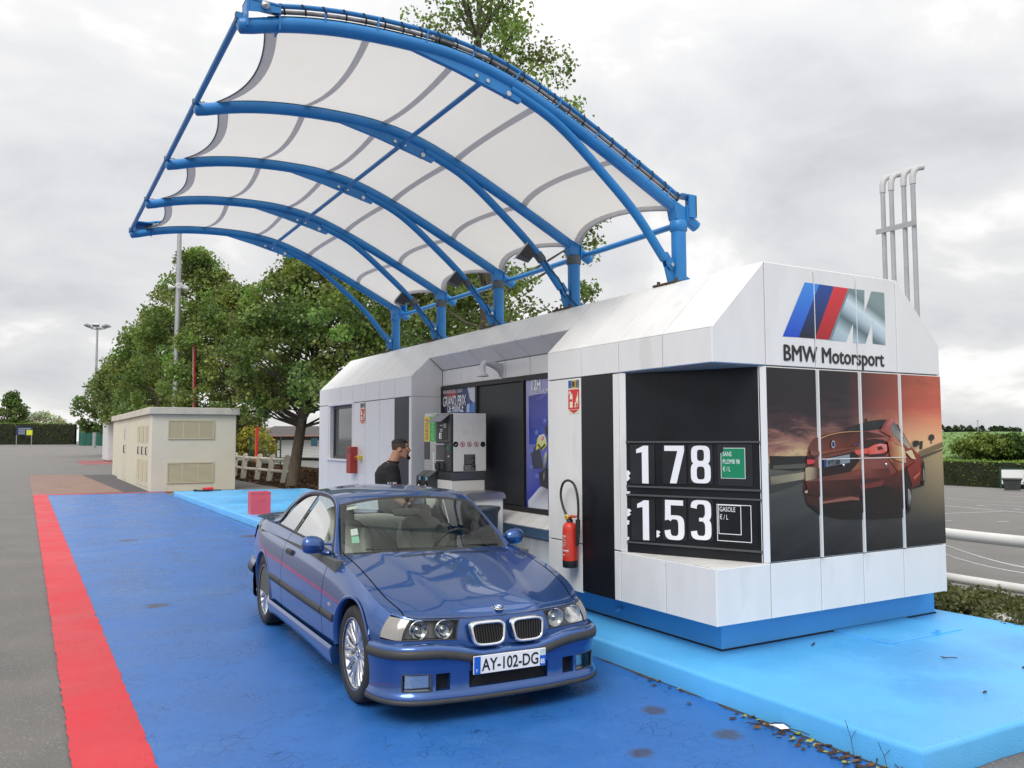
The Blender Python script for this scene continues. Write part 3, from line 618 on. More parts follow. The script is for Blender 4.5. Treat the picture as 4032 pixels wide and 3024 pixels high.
LS = thing('motorsport_sign', (5.7, YR, 2.4), 'blue, navy, red and silver letter logo over black lettering on the white gable', 'sign')
s_ = []
def grad(pts, bot, top):
    zs = [p[1] for p in pts]; a, b = min(zs), max(zs)
    return (pts, [tuple(bot[k]+(top[k]-bot[k])*(p[1]-a)/(b-a) for k in range(3)) for p in pts])
s_.append(grad(Q(q4, 300,622, 445,268, 540,281, 405,628), c_(20,70,190), c_(60,140,225)))
s_.append(grad(Q(q4, 405,628, 540,281, 635,295, 512,636), c_(18,22,34), c_(30,70,150)))
s_.append(grad(Q(q4, 512,636, 635,295, 728,308, 603,644), c_(168,24,36), c_(214,50,56)))
s_.append((Q(q4, 603,644, 728,308, 740,309, 618,646), c_(110,140,150)))
Mm = [(618,646,.62),(740,309,.35),(834,320,.42),(834,470,.70),(880,327,.40),(963,337,.5),(968,470,.42),(972,678,.5),(888,669,.62),(888,520,.25),(842,667,.6),(762,662,.6),(760,535,.7),(715,655,.62)]
def sheen():
    m = mat('silver_print', (.5, .55, .57), .28); nt = m.node_tree; nd = nt.nodes; tc = nd.new('ShaderNodeTexCoord'); sp = nd.new('ShaderNodeSeparateXYZ'); nt.links.new(tc.outputs['Object'], sp.inputs[0])
    a = nd.new('ShaderNodeMath'); a.operation = 'MULTIPLY_ADD'; nt.links.new(sp.outputs[0], a.inputs[0]); a.inputs[1].default_value = .45; nt.links.new(sp.outputs[2], a.inputs[2])
    r = nd.new('ShaderNodeMapRange'); r.inputs[1].default_value = 2.52+.45*5.6; r.inputs[2].default_value = 3.02+.45*5.9; nt.links.new(a.outputs[0], r.inputs[0]); q = nd.new('ShaderNodeValToRGB'); nt.links.new(r.outputs[0], q.inputs[0]); e = q.color_ramp.elements
    e[0].position = .0; e[0].color = (*srgb(150, 172, 182), 1); e[1].position = 1.; e[1].color = (*srgb(130, 150, 152), 1)
    for p, c in ((.25, (176, 196, 206)), (.45, (84, 106, 112)), (.60, (176, 196, 206)), (.72, (206, 222, 228)), (.86, (112, 132, 134))): e.new(p).color = (*srgb(*c), 1)
    nt.links.new(q.outputs[0], nd['Principled BSDF'].inputs['Base Color']); return m
art('silver_letter', [(Q(q4, *[k for t in Mm for k in t[:2]]), (.5, .5, .5))], LS, lambda p, d: (p[0], YR-.001-d, p[1]), sheen(), .0012)
art('logo', s_, LS, lambda p, d: (p[0], YR-.001-d, p[1]), print_mat('gloss_print', .25), .0005)
p0 = q4(302, 776); p1 = q4(975, 818)
text('lettering', 'BMW Motorsport', .122, mat('print_black', (.02, .02, .025), .4), LS, (p0[0], YR-.0035, p0[1]), (p1[0]-p0[0], 0, 0), (0, 0, 1), sx=.93, fat=.0045, ext=.0006)
for xj in JX[2:4]: MB().box(xj-.003, xj+.003, YR-.0052, YR-.0005, ZFB+.06, ZR-.05).build('joint_line', m_white, LS)

# ------------------------------------------------------------------ price board in the cut corner
PS = thing('price_board', (4.56, 5.0, ZPT), 'black fuel price board with white digits 178 and 153 facing the lane corner', 'sign')
eu = np.array([PB[0]-PA[0], PB[1]-PA[1], 0]); Lb = np.linalg.norm(eu); eu /= Lb; en = np.cross(eu, [0, 0, 1.]); P0 = np.array([PA[0], PA[1], 0])+eu*.035
if en[0] > 0: en = -en
Lb -= .05
def bp(s, z, d=0.): return P0+eu*s+np.array([0, 0, z])+en*d
def bquad(mb, s0, s1, z0, z1, d0, d1): 
    return mb.add([bp(s0,z0,d0),bp(s1,z0,d0),bp(s1,z1,d0),bp(s0,z1,d0),bp(s0,z0,d1),bp(s1,z0,d1),bp(s1,z1,d1),bp(s0,z1,d1)], [(0,1,2,3),(7,6,5,4),(0,4,5,1),(1,5,6,2),(2,6,7,3),(3,7,4,0)])
bd = MB(); bquad(bd, 0, Lb, ZPT+.004, ZFB-.012, .0, -.03); bd.build('board', m_black, PS, fix=True)
def bpix(u, v):                                                    # zoom px -> (s, z) on the board plane
    d = FW+RT*(2100+u*1000/1659-2016)/F_PX-UP*(1300+v*1000/1659-1512)/F_PX; t = ((P0-CAM)@en)/(d@en); p = CAM+d*t
    return ((p-P0)@eu, p[2])
m_tile = mat('digit_tile', (.020, .021, .024), .2, var=.2, vscale=2, spec=.35); m_dig = mat('digit_white', (.82, .83, .86), .35)
m_bar = mat('board_rail', (.07, .072, .078), .4)
for (va, vb) in ((735, 1025), (1090, 1400)):
    zt = bpix(900, va)[1]; zb = bpix(900, vb)[1]
    for z in (zt+.006, zb-.004): bquad(MB(), .0, Lb, z-.007, z+.007, .014, .0).build('rail', m_bar, PS, fix=True)
def digit(ch, par, sc, z0, h, w):
    """heavy condensed numeral drawn as flat strokes, w x h"""
    t = w*.30; mb = MB(); hw = w/2
    lv_ = [.0088]
    def P_(x, y): return bp(sc+x, z0+y, lv_[0])
    def poly(pts): lv_[0] += .0005; mb.add([P_(*p) for p in pts], [tuple(range(len(pts)))])
    def band(f, a0, a1, n=18):
        lv_[0] += .0005; o_, i_ = [], []
        for a in np.linspace(a0, a1, n): po, pi = f(a); o_.append(P_(*po)); i_.append(P_(*pi))
        mb.grid([o_, i_], smooth=False)
    def loop(cy, rx, ry, e_=.55, ty=None):
        ty = ty or t*.62
        def f(a):
            c, s = math.cos(a), math.sin(a); q = lambda v: abs(v)**e_*(1 if v >= 0 else -1)
            return (rx*q(c), cy+ry*q(s)), ((rx-t)*q(c), cy+(ry-ty)*q(s))
        return f
    if ch == '1': poly([(-.02*w, 0), (.30*w, 0), (.30*w, h), (.06*w, h), (-.30*w, h*.90), (-.30*w, h*.80), (-.02*w, h*.83)])
    elif ch == '7': poly([(-hw, h), (hw, h), (hw, h*.86), (.10*w, 0), (-.24*w, 0), (.16*w, h*.86), (-hw, h*.86)])
    elif ch == '8': band(loop(h*.745, hw*.95, h*.255), 0, 2*PI, 40); band(loop(h*.275, hw, h*.275), 0, 2*PI, 40); poly([(-hw*.55, h*.47), (hw*.55, h*.47), (hw*.55, h*.555), (-hw*.55, h*.555)])
    elif ch == '3': band(loop(h*.735, hw, h*.265), -.40*PI, .97*PI, 34); band(loop(h*.275, hw, h*.275), -.97*PI, .40*PI, 34); poly([(-hw*.18, h*.465), (hw*.70, h*.465), (hw*.70, h*.555), (-hw*.18, h*.555)])
    elif ch == '5': poly([(-hw*.92, h), (hw*.9, h), (hw*.9, h*.87), (-hw*.35, h*.87), (-hw*.35, h*.66), (-hw*.38, h*.52), (-hw*.95, h*.48)]); band(loop(h*.31, hw, h*.31), -.97*PI, .80*PI, 40)
    return mb.build('digit', m_dig, par)
rows = [((745, 1000), '178', ((632, 800), (842, 1008), (1013, 1180))), ((1100, 1370), '153', ((640, 803), (842, 1008), (1013, 1185)))]
for (va, vb), digs, spans in rows:
    for dg, (ua, ub) in zip(digs, spans):
        s0, zt = bpix(ua, va); s1, zb = bpix(ub, vb+8)
        zt = bpix((ua+ub)/2, va-4)[1]; zb = bpix((ua+ub)/2, vb+14)[1]
        tl = bquad(MB(), s0+.004, s1-.004, zb+.012, zt-.008, .008, .001).build('digit_tile', m_tile, PS, fix=True)
        h = (zt-zb)*.90
        digit(dg, tl, (s0+s1)/2, zb+(zt-zb-h)*.5, h, (s1-s0)*.80) if 1 else text('digit', dg, h, m_dig, tl, tuple(bp((s0+s1)/2, zb+(zt-zb-h)*.5, .0095)), eu, (0, 0, 1), sx=.66, bold=.016, ext=.0008, align='CENTER')
m_green = mat('green_label', srgb(0, 128, 88), .4); m_lab = mat('label_white', (.8, .82, .82), .4)
s0, z1 = bpix(1228, 772); s1, z0 = bpix(1385, 968)
ft = bquad(MB(), bpix(1190, 0)[0], bpix(1415, 0)[0], bpix(1300, 1018)[1], bpix(1300, 745)[1], .006, .001).build('fuel_tile', m_tile, PS, fix=True)
bquad(MB(), s0-.004, s1+.004, z0-.004, z1+.004, .0075, .0062).build('label_border', m_lab, ft, fix=True); bquad(MB(), s0, s1, z0, z1, .0085, .0076).build('green_label', m_green, ft, fix=True)
bquad(MB(), s0-.005, s0+.018, z1-.035, z1+.005, .0092, .0087).build('torn_corner', m_tile, ft, fix=True)
for i, t in enumerate(('SANS', 'PLOMB 98', '€ / L')): text('label_text', t, .034, m_lab, ft, tuple(bp(s0+.012, z1-.06-.058*i, .0098)), eu, (0, 0, 1), sx=.62, ext=.0004)
ft = bquad(MB(), bpix(1195, 0)[0], bpix(1440, 0)[0], bpix(1300, 1400)[1], bpix(1300, 1110)[1], .006, .001).build('fuel_tile', m_black, PS, fix=True)
def outline(s0, s1, z0, z1, w=.005, d=.0075):
    mb = MB()
    for a in ((s0, s1, z0, z0+w), (s0, s1, z1-w, z1), (s0, s0+w, z0+w, z1-w), (s1-w, s1, z0+w, z1-w)): bquad(mb, *a, d, d-.0012)
    return mb.build('label_border', m_lab, ft, fix=True)
s0, z1 = bpix(1200, 1135); s1, z0 = bpix(1430, 1390); outline(s0, s1, z0, z1); outline(s0+.012, bpix(1360, 1200)[0], bpix(1300, 1335)[1], z1-.004, .005, .0085)
for i, t in enumerate(('GASOLE', '€ / L')): text('label_text', t, .036, m_lab, ft, tuple(bp(s0+.022, z1-.055-.06*i, .009)), eu, (0, 0, 1), sx=.66, ext=.0004)
mb = MB()                                                          # torn white sticker remains on the board's edge
for u, v, w, hh in ((612, 950, 26, 70), (614, 1060, 26, 16), (616, 1190, 28, 50), (616, 1255, 18, 30), (618, 1360, 14, 22), (808, 1330, 26, 46)):
    a = [bpix(u, v-hh/2), bpix(u+w*.6, v-hh*.45), bpix(u+w, v-hh*.2), bpix(u+w*.5, v), bpix(u+w*.9, v+hh*.25), bpix(u+w*.3, v+hh/2), bpix(u, v+hh*.5)]
    mb.add([bp(max(s, .001), z, .009) for s, z in a], [tuple(range(7))])
mb.build('sticker_remains', m_lab, PS)

# ------------------------------------------------------------------ posters in the recess
def rmap(s, o, x=XW-.006):
    def f(u, v): p = onplane(0, x, o[0]+u*s, o[1]+v*s); return (p[1], p[2])
    return f
r1 = rmap(600/2212, (1650, 1300)); r2 = rmap(600/2212, (1650, 1600))
fx = lambda p, d: (XW-.006-d, p[0], p[1])
PO = thing('race_poster', (XW, 9.5, 1.0), 'blue and white race poster with GRAND PRIX lettering behind the fuel pump', 'poster')
a0, a1, b0, b1 = 9.03, 9.93, .99, 2.385
pol = [([(a1, b0), (a0, b0), (a0, b1), (a1, b1)], [c_(40,60,130), c_(40,90,170), c_(60,70,120), c_(44,50,80)]),
       (Q(r1, 340,880, 470,862, 560,900, 520,980, 430,1060, 345,1000), [c_(90,90,120), c_(190,90,60), c_(176,76,52), c_(170,80,60), c_(120,60,70), c_(70,60,90)]),
       (Q(r1, 700,835, 832,822, 832,1190, 800,1060, 740,1000, 720,900), c_(196,202,216)),
       (Q(r1, 735,1190, 750,1080, 800,1040, 832,1060, 832,1190), c_(66,124,206)), (Q(r1, 340,1190, 345,1040, 420,1100, 430,1190), c_(50,40,70)),
       (Q(r1, 440,1190, 520,1150, 640,1165, 680,1190), c_(60,110,190)), (Q(r1, 690,1190, 700,1080, 740,1060, 735,1190), c_(180,200,225))]
art('poster_print', pol, PO, fx, m_print, .0006)
m_pw = mat('poster_white', (.8, .81, .84), .4)
def rtext(t, u0, v0, u1, v1, h, par, q, m=m_pw, **k):
    p0 = q(u0, v0); p1 = q(u1, v1); return text('poster_text', t, h, m, par, (XW-.0125, p0[0], p0[1]), (0, -1, 0), (0, 0, 1), ext=.0005, **k)
rtext('GRAND PRIX', 352, 1108, 780, 1060, .125, PO, r1, sx=.62, bold=.004); rtext('DE FRANCE', 418, 1196, 730, 1170, .10, PO, r1, sx=.60, bold=.004)
rtext('NEVERS MAGNY-COURS  1-2 JUILLET', 345, 930, 700, 890, .045, PO, r1, sx=.55)
PO = thing('race_poster', (XW, 7.3, 1.0), 'blue race poster with 12H lettering and a racing rider beside the white wall', 'poster')
a0, a1, b0, b1 = 6.76, 7.835, .99, 2.385
pol = [([(a1, b0), (a0, b0), (a0, b1), (a1, b1)], [c_(44,62,170), c_(40,50,150), c_(120,120,190), c_(170,170,205)]),
       (Q(r1, 1590,960, 1868,900, 1868,1659, 1600,1659), [c_(40,44,140), c_(52,56,150), c_(70,96,190), c_(36,60,170)]),
       (Q(r1, 1690,1020, 1868,880, 1868,930, 1760,1000), c_(84,90,176)), (Q(r1, 1620,1230, 1868,1200, 1868,1400, 1625,1420), c_(66,76,166)),
       (Q(r2, 1585,1370, 1740,1190, 1785,1150, 1875,1180, 1878,1500, 1590,1465), [c_(200,206,226), c_(205,210,228), c_(150,150,160), c_(140,140,150), c_(222,224,236), c_(214,218,232)]),
       (Q(r2, 1630,700, 1700,560, 1760,640, 1800,900, 1660,900), c_(62,66,82)), (Q(r2, 1750,960, 1875,900, 1875,1200, 1760,1150), c_(54,52,58)),
       (Q(r2, 1700,640, 1720,480, 1750,420, 1820,400, 1850,470, 1862,560, 1800,640, 1760,600), [c_(214,214,90), c_(220,224,110), c_(236,236,220), c_(230,225,225), c_(226,222,130), c_(206,210,80), c_(180,190,60), c_(216,216,100)]),
       (Q(r2, 1770,450, 1790,420, 1815,440, 1818,480, 1795,500, 1772,485), c_(214,44,44)),
       (Q(r2, 1720,560, 1740,545, 1780,600, 1830,540, 1845,555, 1785,630), c_(50,50,40)), (Q(r2, 1830,300, 1868,270, 1868,420, 1840,400), c_(60,50,58)),
       (Q(r2, 1800,760, 1850,650, 1872,700, 1850,900, 1820,1080, 1800,960), [c_(70,80,70), c_(200,206,200), c_(90,160,90), c_(60,60,60), c_(170,170,170), c_(40,40,44)])]
for (u, v) in ((1645, 640), (1640, 880), (1725, 1010), (1720, 380), (1840, 210)):
    st = []
    for k in range(10): an = PI/2+k*PI/5; r_ = 55 if k % 2 == 0 else 22; st += [u+r_*math.cos(an)*.8, v-r_*math.sin(an)]
    pol.append((Q(r2, *st), c_(112, 130, 206)))
art('poster_print', pol, PO, fx, m_print, .0006)
rtext('12H', 1628, 878, 1800, 850, .125, PO, r1, sx=.66, bold=.006); rtext("COUPE D'EUROPE", 1622, 938, 1868, 905, .05, PO, r1, sx=.62); rtext('68', 1776, 482 , 1810, 470, .05, PO, r2, sx=.6, bold=.001)
# ------------------------------------------------------------------ membrane canopy
m_cblue = mat('blue_painted_steel', srgb(36, 122, 188), .38, var=.10, vscale=4, rvar=.08, spots=(.70, 9, srgb(30, 84, 140)))
m_cworn = mat('worn_steel', srgb(84, 92, 96), .7, var=.3, vscale=14)
m_rust = mat('stained_steel', srgb(74, 62, 52), .8, var=.4, vscale=12)
m_bolt = mat('galvanised_bolt', (.55, .56, .55), .35, .9)
m_rope = mat('black_rope', (.02, .02, .02), .8); m_rod = mat('grey_edge_tube', (.20, .20, .21), .5, var=.5, vscale=9)
def fabric():
    m = mat('canopy_fabric', (.74, .72, .68), .6, var=.07, vscale=.9, bump=.12, bscale=2.2, spots=(.66, 1.6, (.70, .66, .58))); nt = m.node_tree; b = nt.nodes['Principled BSDF']
    t = nt.nodes.new('ShaderNodeBsdfTranslucent'); t.inputs[0].default_value = (.78, .755, .70, 1); mx = nt.nodes.new('ShaderNodeMixShader'); mx.inputs[0].default_value = .5
    o = nt.nodes['Material Output']; nt.links.new(b.outputs[0], mx.inputs[1]); nt.links.new(t.outputs[0], mx.inputs[2]); nt.links.new(mx.outputs[0], o.inputs[0])
    return m
m_fab = fabric()
m_band = mat('seam_band_grey', (.70, .69, .69), .6, var=.08); _t = m_band.node_tree.nodes.new('ShaderNodeBsdfTranslucent'); _t.inputs[0].default_value = (.55, .54, .53, 1); _x = m_band.node_tree.nodes.new('ShaderNodeMixShader'); _x.inputs[0].default_value = .4
m_band.node_tree.links.new(m_band.node_tree.nodes['Principled BSDF'].outputs[0], _x.inputs[1]); m_band.node_tree.links.new(_t.outputs[0], _x.inputs[2]); m_band.node_tree.links.new(_x.outputs[0], m_band.node_tree.nodes['Material Output'].inputs[0])
K = thing('canopy', (5.03, 8.94, ZR), 'white membrane canopy on five curved blue steel arches over the lane', 'canopy')
PY = [5.63, 7.29, 8.94, 10.59, 12.26]
zarch = interp([1.19, 1.45, 1.8, 2.15, 2.5, 2.85, 3.2, 3.7, 4.2, 4.6, 5.03, 5.25], [4.535, 4.61, 4.675, 4.705, 4.712, 4.69, 4.62, 4.435, 4.205, 4.005, 3.785, 3.665])
AX = [1.17]+[1.25+.1*i for i in range(40)]+[5.24]
RA = .052
# arch bolts, plates
for i, Y in enumerate(PY):
    path = [(x, Y, zarch(x)) for x in AX]
    a = MB().tube([(1.155, Y, zarch(1.17)-.004)]+path, [.03]+[RA]*len(path), 14).build('arch', m_cblue, K)
    # post with collar, foot plates and end bracket
    p = MB().tube([(5.03, Y, ZR-.01), (5.03, Y, 3.70)], .066, 18).build('post', m_cblue, K)
    MB().lathe([(.07, 3.60), (.078, 3.605), (.078, 3.69), (.066, 3.70), (.0, 3.70)], (5.03, Y, 0), n=18).build('collar', m_cworn if i in (1, 2, 3) else m_cblue, p)
    mb = MB()
    mb.prism([(4.965, Y-.055, 3.70), (5.085, Y-.055, 3.70), (5.10, Y-.055, 3.80), (4.93, Y-.055, 3.87)], (0, .11, 0))
    mb.bbox(5.075, 5.087, Y-.075, Y+.075, 3.69, 3.83, .002); mb.build('head_bracket', m_cblue, p, fix=True)
    MB().bbox(4.85, 5.21, Y-.16, Y+.16, ZR, ZR+.018, .003).build('base_plate', m_rust, p)
    mb = MB()
    for dx, dy in ((-.14, -.12), (-.14, .12), (.14, -.12), (.14, .12)): mb.lathe([(.0, .03), (.016, .03), (.016, 0)], (5.03+dx, Y+dy, ZR+.018), n=6)
    mb.build('anchor_bolts', m_rust, p)
    mb = MB(); mb.prism([(5.09, Y-.006, ZR+.018), (5.19, Y-.006, ZR+.018), (5.15, Y-.006, ZR+.085), (5.09, Y-.006, ZR+.11)], (0, .012, 0)); mb.build('gusset', m_cblue, p, fix=True); mb = MB()
    mb.prism([(4.97, Y-.008, ZR+.018), (4.97, Y-.008, 3.32), (4.93, Y-.008, 3.335), (4.862, Y-.008, 3.25), (4.90, Y-.008, ZR+.018)], (0, .016, 0)); mb.build('gusset', m_cblue, p, fix=True)
    # curved strut with end fork and gusset plate at the arch
    sp = interp([3.28, 3.7, 4.18, 4.58, 4.86], [4.545, 4.365, 4.01, 3.66, 3.33])
    st = MB().tube([(x, Y, sp(x)) for x in np.linspace(3.28, 4.86, 22)], .040, 12).build('strut', m_cblue, K)
    mb = MB()
    for s in (-1, 1): mb.prism([(4.825, Y+s*.022-.006, 3.385), (4.875, Y+s*.022-.006, 3.395), (4.945, Y+s*.022-.006, 3.31), (4.945, Y+s*.022-.006, 3.265), (4.915, Y+s*.022-.006, 3.24), (4.875, Y+s*.022-.006, 3.265)], (0, .012, 0))
    mb.build('fork', m_cblue, st, fix=True)
    MB().tube([(4.918, Y-.045, 3.283), (4.918, Y+.045, 3.283)], .017, 8).build('bolt', m_bolt, st)
    gp = [(2.42, zarch(2.42)-.045), (2.8, zarch(2.8)-.11), (3.36, 4.44), (3.39, 4.50), (3.42, zarch(3.42)-.03), (2.9, zarch(2.9)-.02), (2.6, zarch(2.6)-.02)]
    mb = MB(); mb.prism([(x, Y-.022, z) for x, z in gp], (0, .044, 0)); mb.build('gusset_plate', m_cblue, st, fix=True)
    for x, z in ((2.96, zarch(2.96)-.10), (3.06, zarch(3.06)-.10), (3.25, zarch(3.25)-.115)): MB().tube([(x, Y-.036, z), (x, Y+.036, z)], .016 if x < 3.2 else .022, 8).build('bolt', m_bolt, st)
# ties along the row
def tie(x, z, r, name, y0=PY[0], y1=PY[-1]): return MB().tube([(x, y, z) for y in np.linspace(y0, y1, 9)], r, 10).build(name, m_cblue, K)
tie(1.165, zarch(1.17)+.055, .024, 'front_tie', 5.60, 12.32); tie(3.03, 4.555, .022, 'middle_tie'); tie(5.15, 3.71, .03, 'rear_tie')
mb = MB()
for Y in PY: mb.box(1.14, 1.19, Y-.02, Y+.02, zarch(1.17)+.02, zarch(1.17)+.085)
mb.build('tie_lug', m_cworn, K)
# membrane bays: saddle surfaces between arches with scalloped ends
def memb(Y0, Y1, x, v):
    """x: arch station 0..1 along the fabric, v: 0..1 across the bay"""
    q = 4*v*(1-v); xl = 1.33+.13*q; xr = 5.10-.24*q
    X = xl+(xr-xl)*x; return np.array([X, Y0+(Y1-Y0)*v, zarch(X)+.055-.085*q+.05*q*min(1, max(0, (X-4.3)/.6))])
ns, nv = 44, 14
for i in range(4):
    Y0, Y1 = PY[i], PY[i+1]
    top = MB().grid([[memb(Y0, Y1, a/ns, v/nv) for v in range(nv+1)] for a in range(ns+1)]).build('membrane', m_fab, K)
    for f0 in (.205, .405, .61, .815):
        w = .008
        MB().grid([[memb(Y0, Y1, f0+(d-1)*w+.0*v, v/nv)+np.array([0, 0, -.004]) for v in range(nv+1)] for d in range(3)]).build('seam_band', m_band, top)
    for f0, f1 in ((.001, .024), (.982, .999)):
        MB().grid([[memb(Y0, Y1, f0+(f1-f0)*d/2, v/nv)+np.array([0, 0, -.005]) for v in range(nv+1)] for d in range(3)]).build('edge_band', m_band, top)
    MB().tube([memb(Y0, Y1, 0, v/nv) for v in range(nv+1)], .006, 6).build('edge_cable', m_cworn, top); MB().tube([memb(Y0, Y1, 1, v/nv) for v in range(nv+1)], .011, 6).build('edge_cable', m_band, top)
for Y in PY: MB().grid([[(x, Y+d*.03, zarch(x)+.051+.004*(1-abs(d))) for d in (-1, 0, 1)] for x in np.linspace(1.35, 5.08, 36)]).build('clamp_strip', m_rope, K)
for Y in PY[1:]:
    mb = MB()
    for k in range(4): mb.lathe([(.008, -.004), (.012, 0), (.008, .004), (.004, 0), (.008, -.004)], (1.205+.025*k, Y, zarch(1.2)+.07), (0, 1, 0) if k % 2 else (0, 0, 1), 8)
    mb.build('corner_chain', m_cworn, K)
# lacing rail with rope on the two outer arches
def nrm(x):
    d = (zarch(x+.02)-zarch(x-.02))/.04; n = np.array([-d, 0, 1.]); return n/np.linalg.norm(n)
for Y, sgn in ((PY[0], -1), (PY[-1], 1)):
    off = lambda x, k, dy=0.: np.array([x, Y+dy*sgn, zarch(x)])+nrm(x)*k
    xx = np.linspace(1.40, 4.98, 40)
    MB().tube([off(x, .125, .01) for x in xx], .018, 8).build('lacing_rail', m_cblue, K); MB().tube([off(x, .082, .012) for x in xx], .015, 8).build('fabric_edge_tube', m_rod, K)
    for x in np.linspace(1.75, 4.85, 9):
        MB().add([off(x-.004, .02, .052), off(x+.004, .02, .052), off(x+.03, .13, .03), off(x+.02, .135, .03), off(x-.004, .02, .04), off(x+.004, .02, .04), off(x+.03, .13, .0), off(x+.02, .135, .0)],
                 [(0,1,2,3),(4,7,6,5),(0,4,5,1),(1,5,6,2),(2,6,7,3),(3,7,4,0)]).build('rail_bracket', m_cblue, K, fix=True)
    for x in np.arange(1.46, 4.95, .145):
        pts = []
        for t in np.linspace(0, 1, 9): a = t*2*PI; pts.append(off(x+.05*t, .103+.036*math.cos(a), .012+.034*math.sin(a)))
        MB().tube(pts, .0055, 5, cap=False).build('rope_turn', m_rope, K)
    # folded end brackets
    mb = MB(); t0 = zarch(1.3)
    mb.box(1.20, 1.43, Y-.075, Y+.075, t0+.135, t0+.147); mb.box(1.20, 1.212, Y-.075, Y+.075, t0-.05, t0+.147); mb.prism([(1.20, Y+sgn*.069, t0+.05), (1.43, Y+sgn*.069, t0+.09), (1.43, Y+sgn*.069, t0+.147), (1.20, Y+sgn*.069, t0+.147)], (0, .006, 0)); mb.box(1.42, 1.43, Y-.06, Y+.075, t0-.02, t0+.147)
    mb.build('end_bracket', m_cblue, K, fix=True)
    MB().lathe([(.0, .03), (.012, .03), (.012, .02), (.028, .02), (.028, 0)], (1.32, Y+sgn*.075, t0+.112), (0, sgn, 0), 12).build('end_bolt', m_bolt, K)
    mb = MB(); e = lambda x, z: (x, Y, z)
    mb.box(5.02, 5.19, Y-.07, Y+.07, 3.925, 3.937); mb.box(5.178, 5.19, Y-.07, Y+.07, 3.75, 3.925); mb.box(5.10, 5.19, Y+sgn*.064-.006, Y+sgn*.064+.006, 3.73, 3.925); mb.build('end_bracket', m_cblue, K, fix=True)
    MB().lathe([(.0, .03), (.010, .03), (.010, .02), (.024, .02), (.024, 0)], (5.19, Y, 3.85), (1, 0, 0), 12).build('end_bolt', m_bolt, K)
# floodlights clamped to three struts
m_fl = mat('floodlight_housing', (.03, .03, .033), .5, var=.2); m_flg = mat('floodlight_glass', (.42, .47, .52), .12, spec=.8)
spf = interp([3.28, 3.7, 4.18, 4.58, 4.86], [4.545, 4.365, 4.01, 3.66, 3.33])
wh = ['near the tall end of the kiosk roof', 'on the middle strut', 'on the far strut by the trees']
for k, Y in enumerate(PY[1:4]):
    x = 4.60; z = spf(x)
    fl = thing('floodlight', (x, Y, z), ['floodlight clamped to the strut of the second arch from the lettered gable', 'floodlight clamped to the middle strut of the canopy', 'floodlight clamped to the strut of the second arch from the window end'][k], 'floodlight', 'floodlights on the canopy struts')
    yaw = -.35; R_ = Matrix.Translation((x-.17, Y-.02, z+.0)) @ Matrix.Rotation(yaw, 4, 'Z') @ Matrix.Rotation(math.radians(38), 4, 'Y')
    def tr(mb): mb.v = [tuple(R_ @ Vector(v)) for v in mb.v]; return mb
    tr(MB().add([(-.07,-.10,-.075),(-.07,.10,-.075),(-.07,.10,.075),(-.07,-.10,.075),(.06,-.06,-.04),(.06,.06,-.04),(.06,.06,.05),(.06,-.06,.05)], [(0,1,2,3),(7,6,5,4),(0,4,5,1),(1,5,6,2),(2,6,7,3),(3,7,4,0)])).build('housing', m_fl, fl, fix=True)
    tr(MB().bbox(-.082, -.07, -.105, .105, -.08, .08, .003)).build('bezel', mat('floodlight_bezel', (.5, .51, .52), .4, .6), fl); tr(MB().box(-.085, -.0825, -.092, .092, -.067, .067)).build('lens', m_flg, fl)
    MB().tube([(x-.10, Y-.02, z+.01), (x-.02, Y, z)], .022, 8).build('bracket_arm', m_fl, fl)
    MB().tube([(x-.03, Y, spf(x-.03)), (x+.03, Y, spf(x+.03))], .05, 12).build('clamp', m_cworn, fl)
    MB().tube([(x+.02, Y-.045, spf(x+.02)), (x+.10, Y-.055, spf(x+.10)-.02), (x+.2, Y-.05, spf(x+.2)+.03), (4.93, Y-.03, 3.25), (5.0, Y-.09, 3.15), (5.09, Y-.1, ZR+.02)], .006, 6).build('cable', m_rope, fl)
# ------------------------------------------------------------------ the blue coupe (x across, y rearwards from the front axle)
m_paint = mat('metallic_blue_paint', srgb(40, 84, 148), .32, .65, coat=1., spec=.5)
m_paint.node_tree.nodes['Principled BSDF'].inputs['Coat IOR'].default_value = 1.6
m_trim = mat('rubber_trim', (.035, .035, .034), .55, var=.15, vscale=20); m_tyre = mat('tyre_rubber', (.022, .022, .022), .75, var=.2, vscale=30, bump=.2, bscale=120)
m_chrome = mat('chrome', (.75, .76, .78), .08, 1.); m_alloy = mat('silver_alloy', (.60, .61, .63), .26, .85); m_refl = mat('lamp_reflector', (.82, .83, .84), .10, 1., var=.1, vscale=60)
m_lampin = mat('lamp_housing', (.20, .20, .19), .3, .4); m_dark = mat('shadow_black', (.006, .006, .007), .8)
m_glass = glass_mat('car_glass', (.88, .94, .90), .0, 1.58); m_lens = glass_mat('lamp_lens', (.82, .83, .82), .05, 1.38)
m_corner = mat('clear_corner_lens', (.27, .255, .235), .12, spec=.8, var=.12, vscale=30, stretch=(8, 8, .5)); m_redlens = mat('red_lens', srgb(150, 16, 20), .12, spec=.8)
m_leather = mat('grey_leather', srgb(196, 198, 190), .5, var=.08, vscale=5, bump=.1, bscale=60); m_int = mat('interior_grey', srgb(84, 88, 84), .7, var=.1); m_well = mat('wheel_well', (.012, .012, .013), .9)
CAR = thing('blue_coupe', (2.738, 5.416, 0), 'metallic blue two-door coupe with silver wheels parked on the blue lane', 'car', rz=math.radians(-1.7)); CAR.rotation_euler = (0, math.radians(.7), math.radians(-1.7))
def cpart(name, mb, m, parent=None, fix=False):
    me = mb.mesh(name)
    if fix:
        bm = bmesh.new(); bm.from_mesh(me); bmesh.ops.remove_doubles(bm, verts=bm.verts, dist=.0004); bmesh.ops.recalc_face_normals(bm, faces=bm.faces); bm.to_mesh(me); bm.free()
    return put(name, me, m, parent or CAR, local=True)
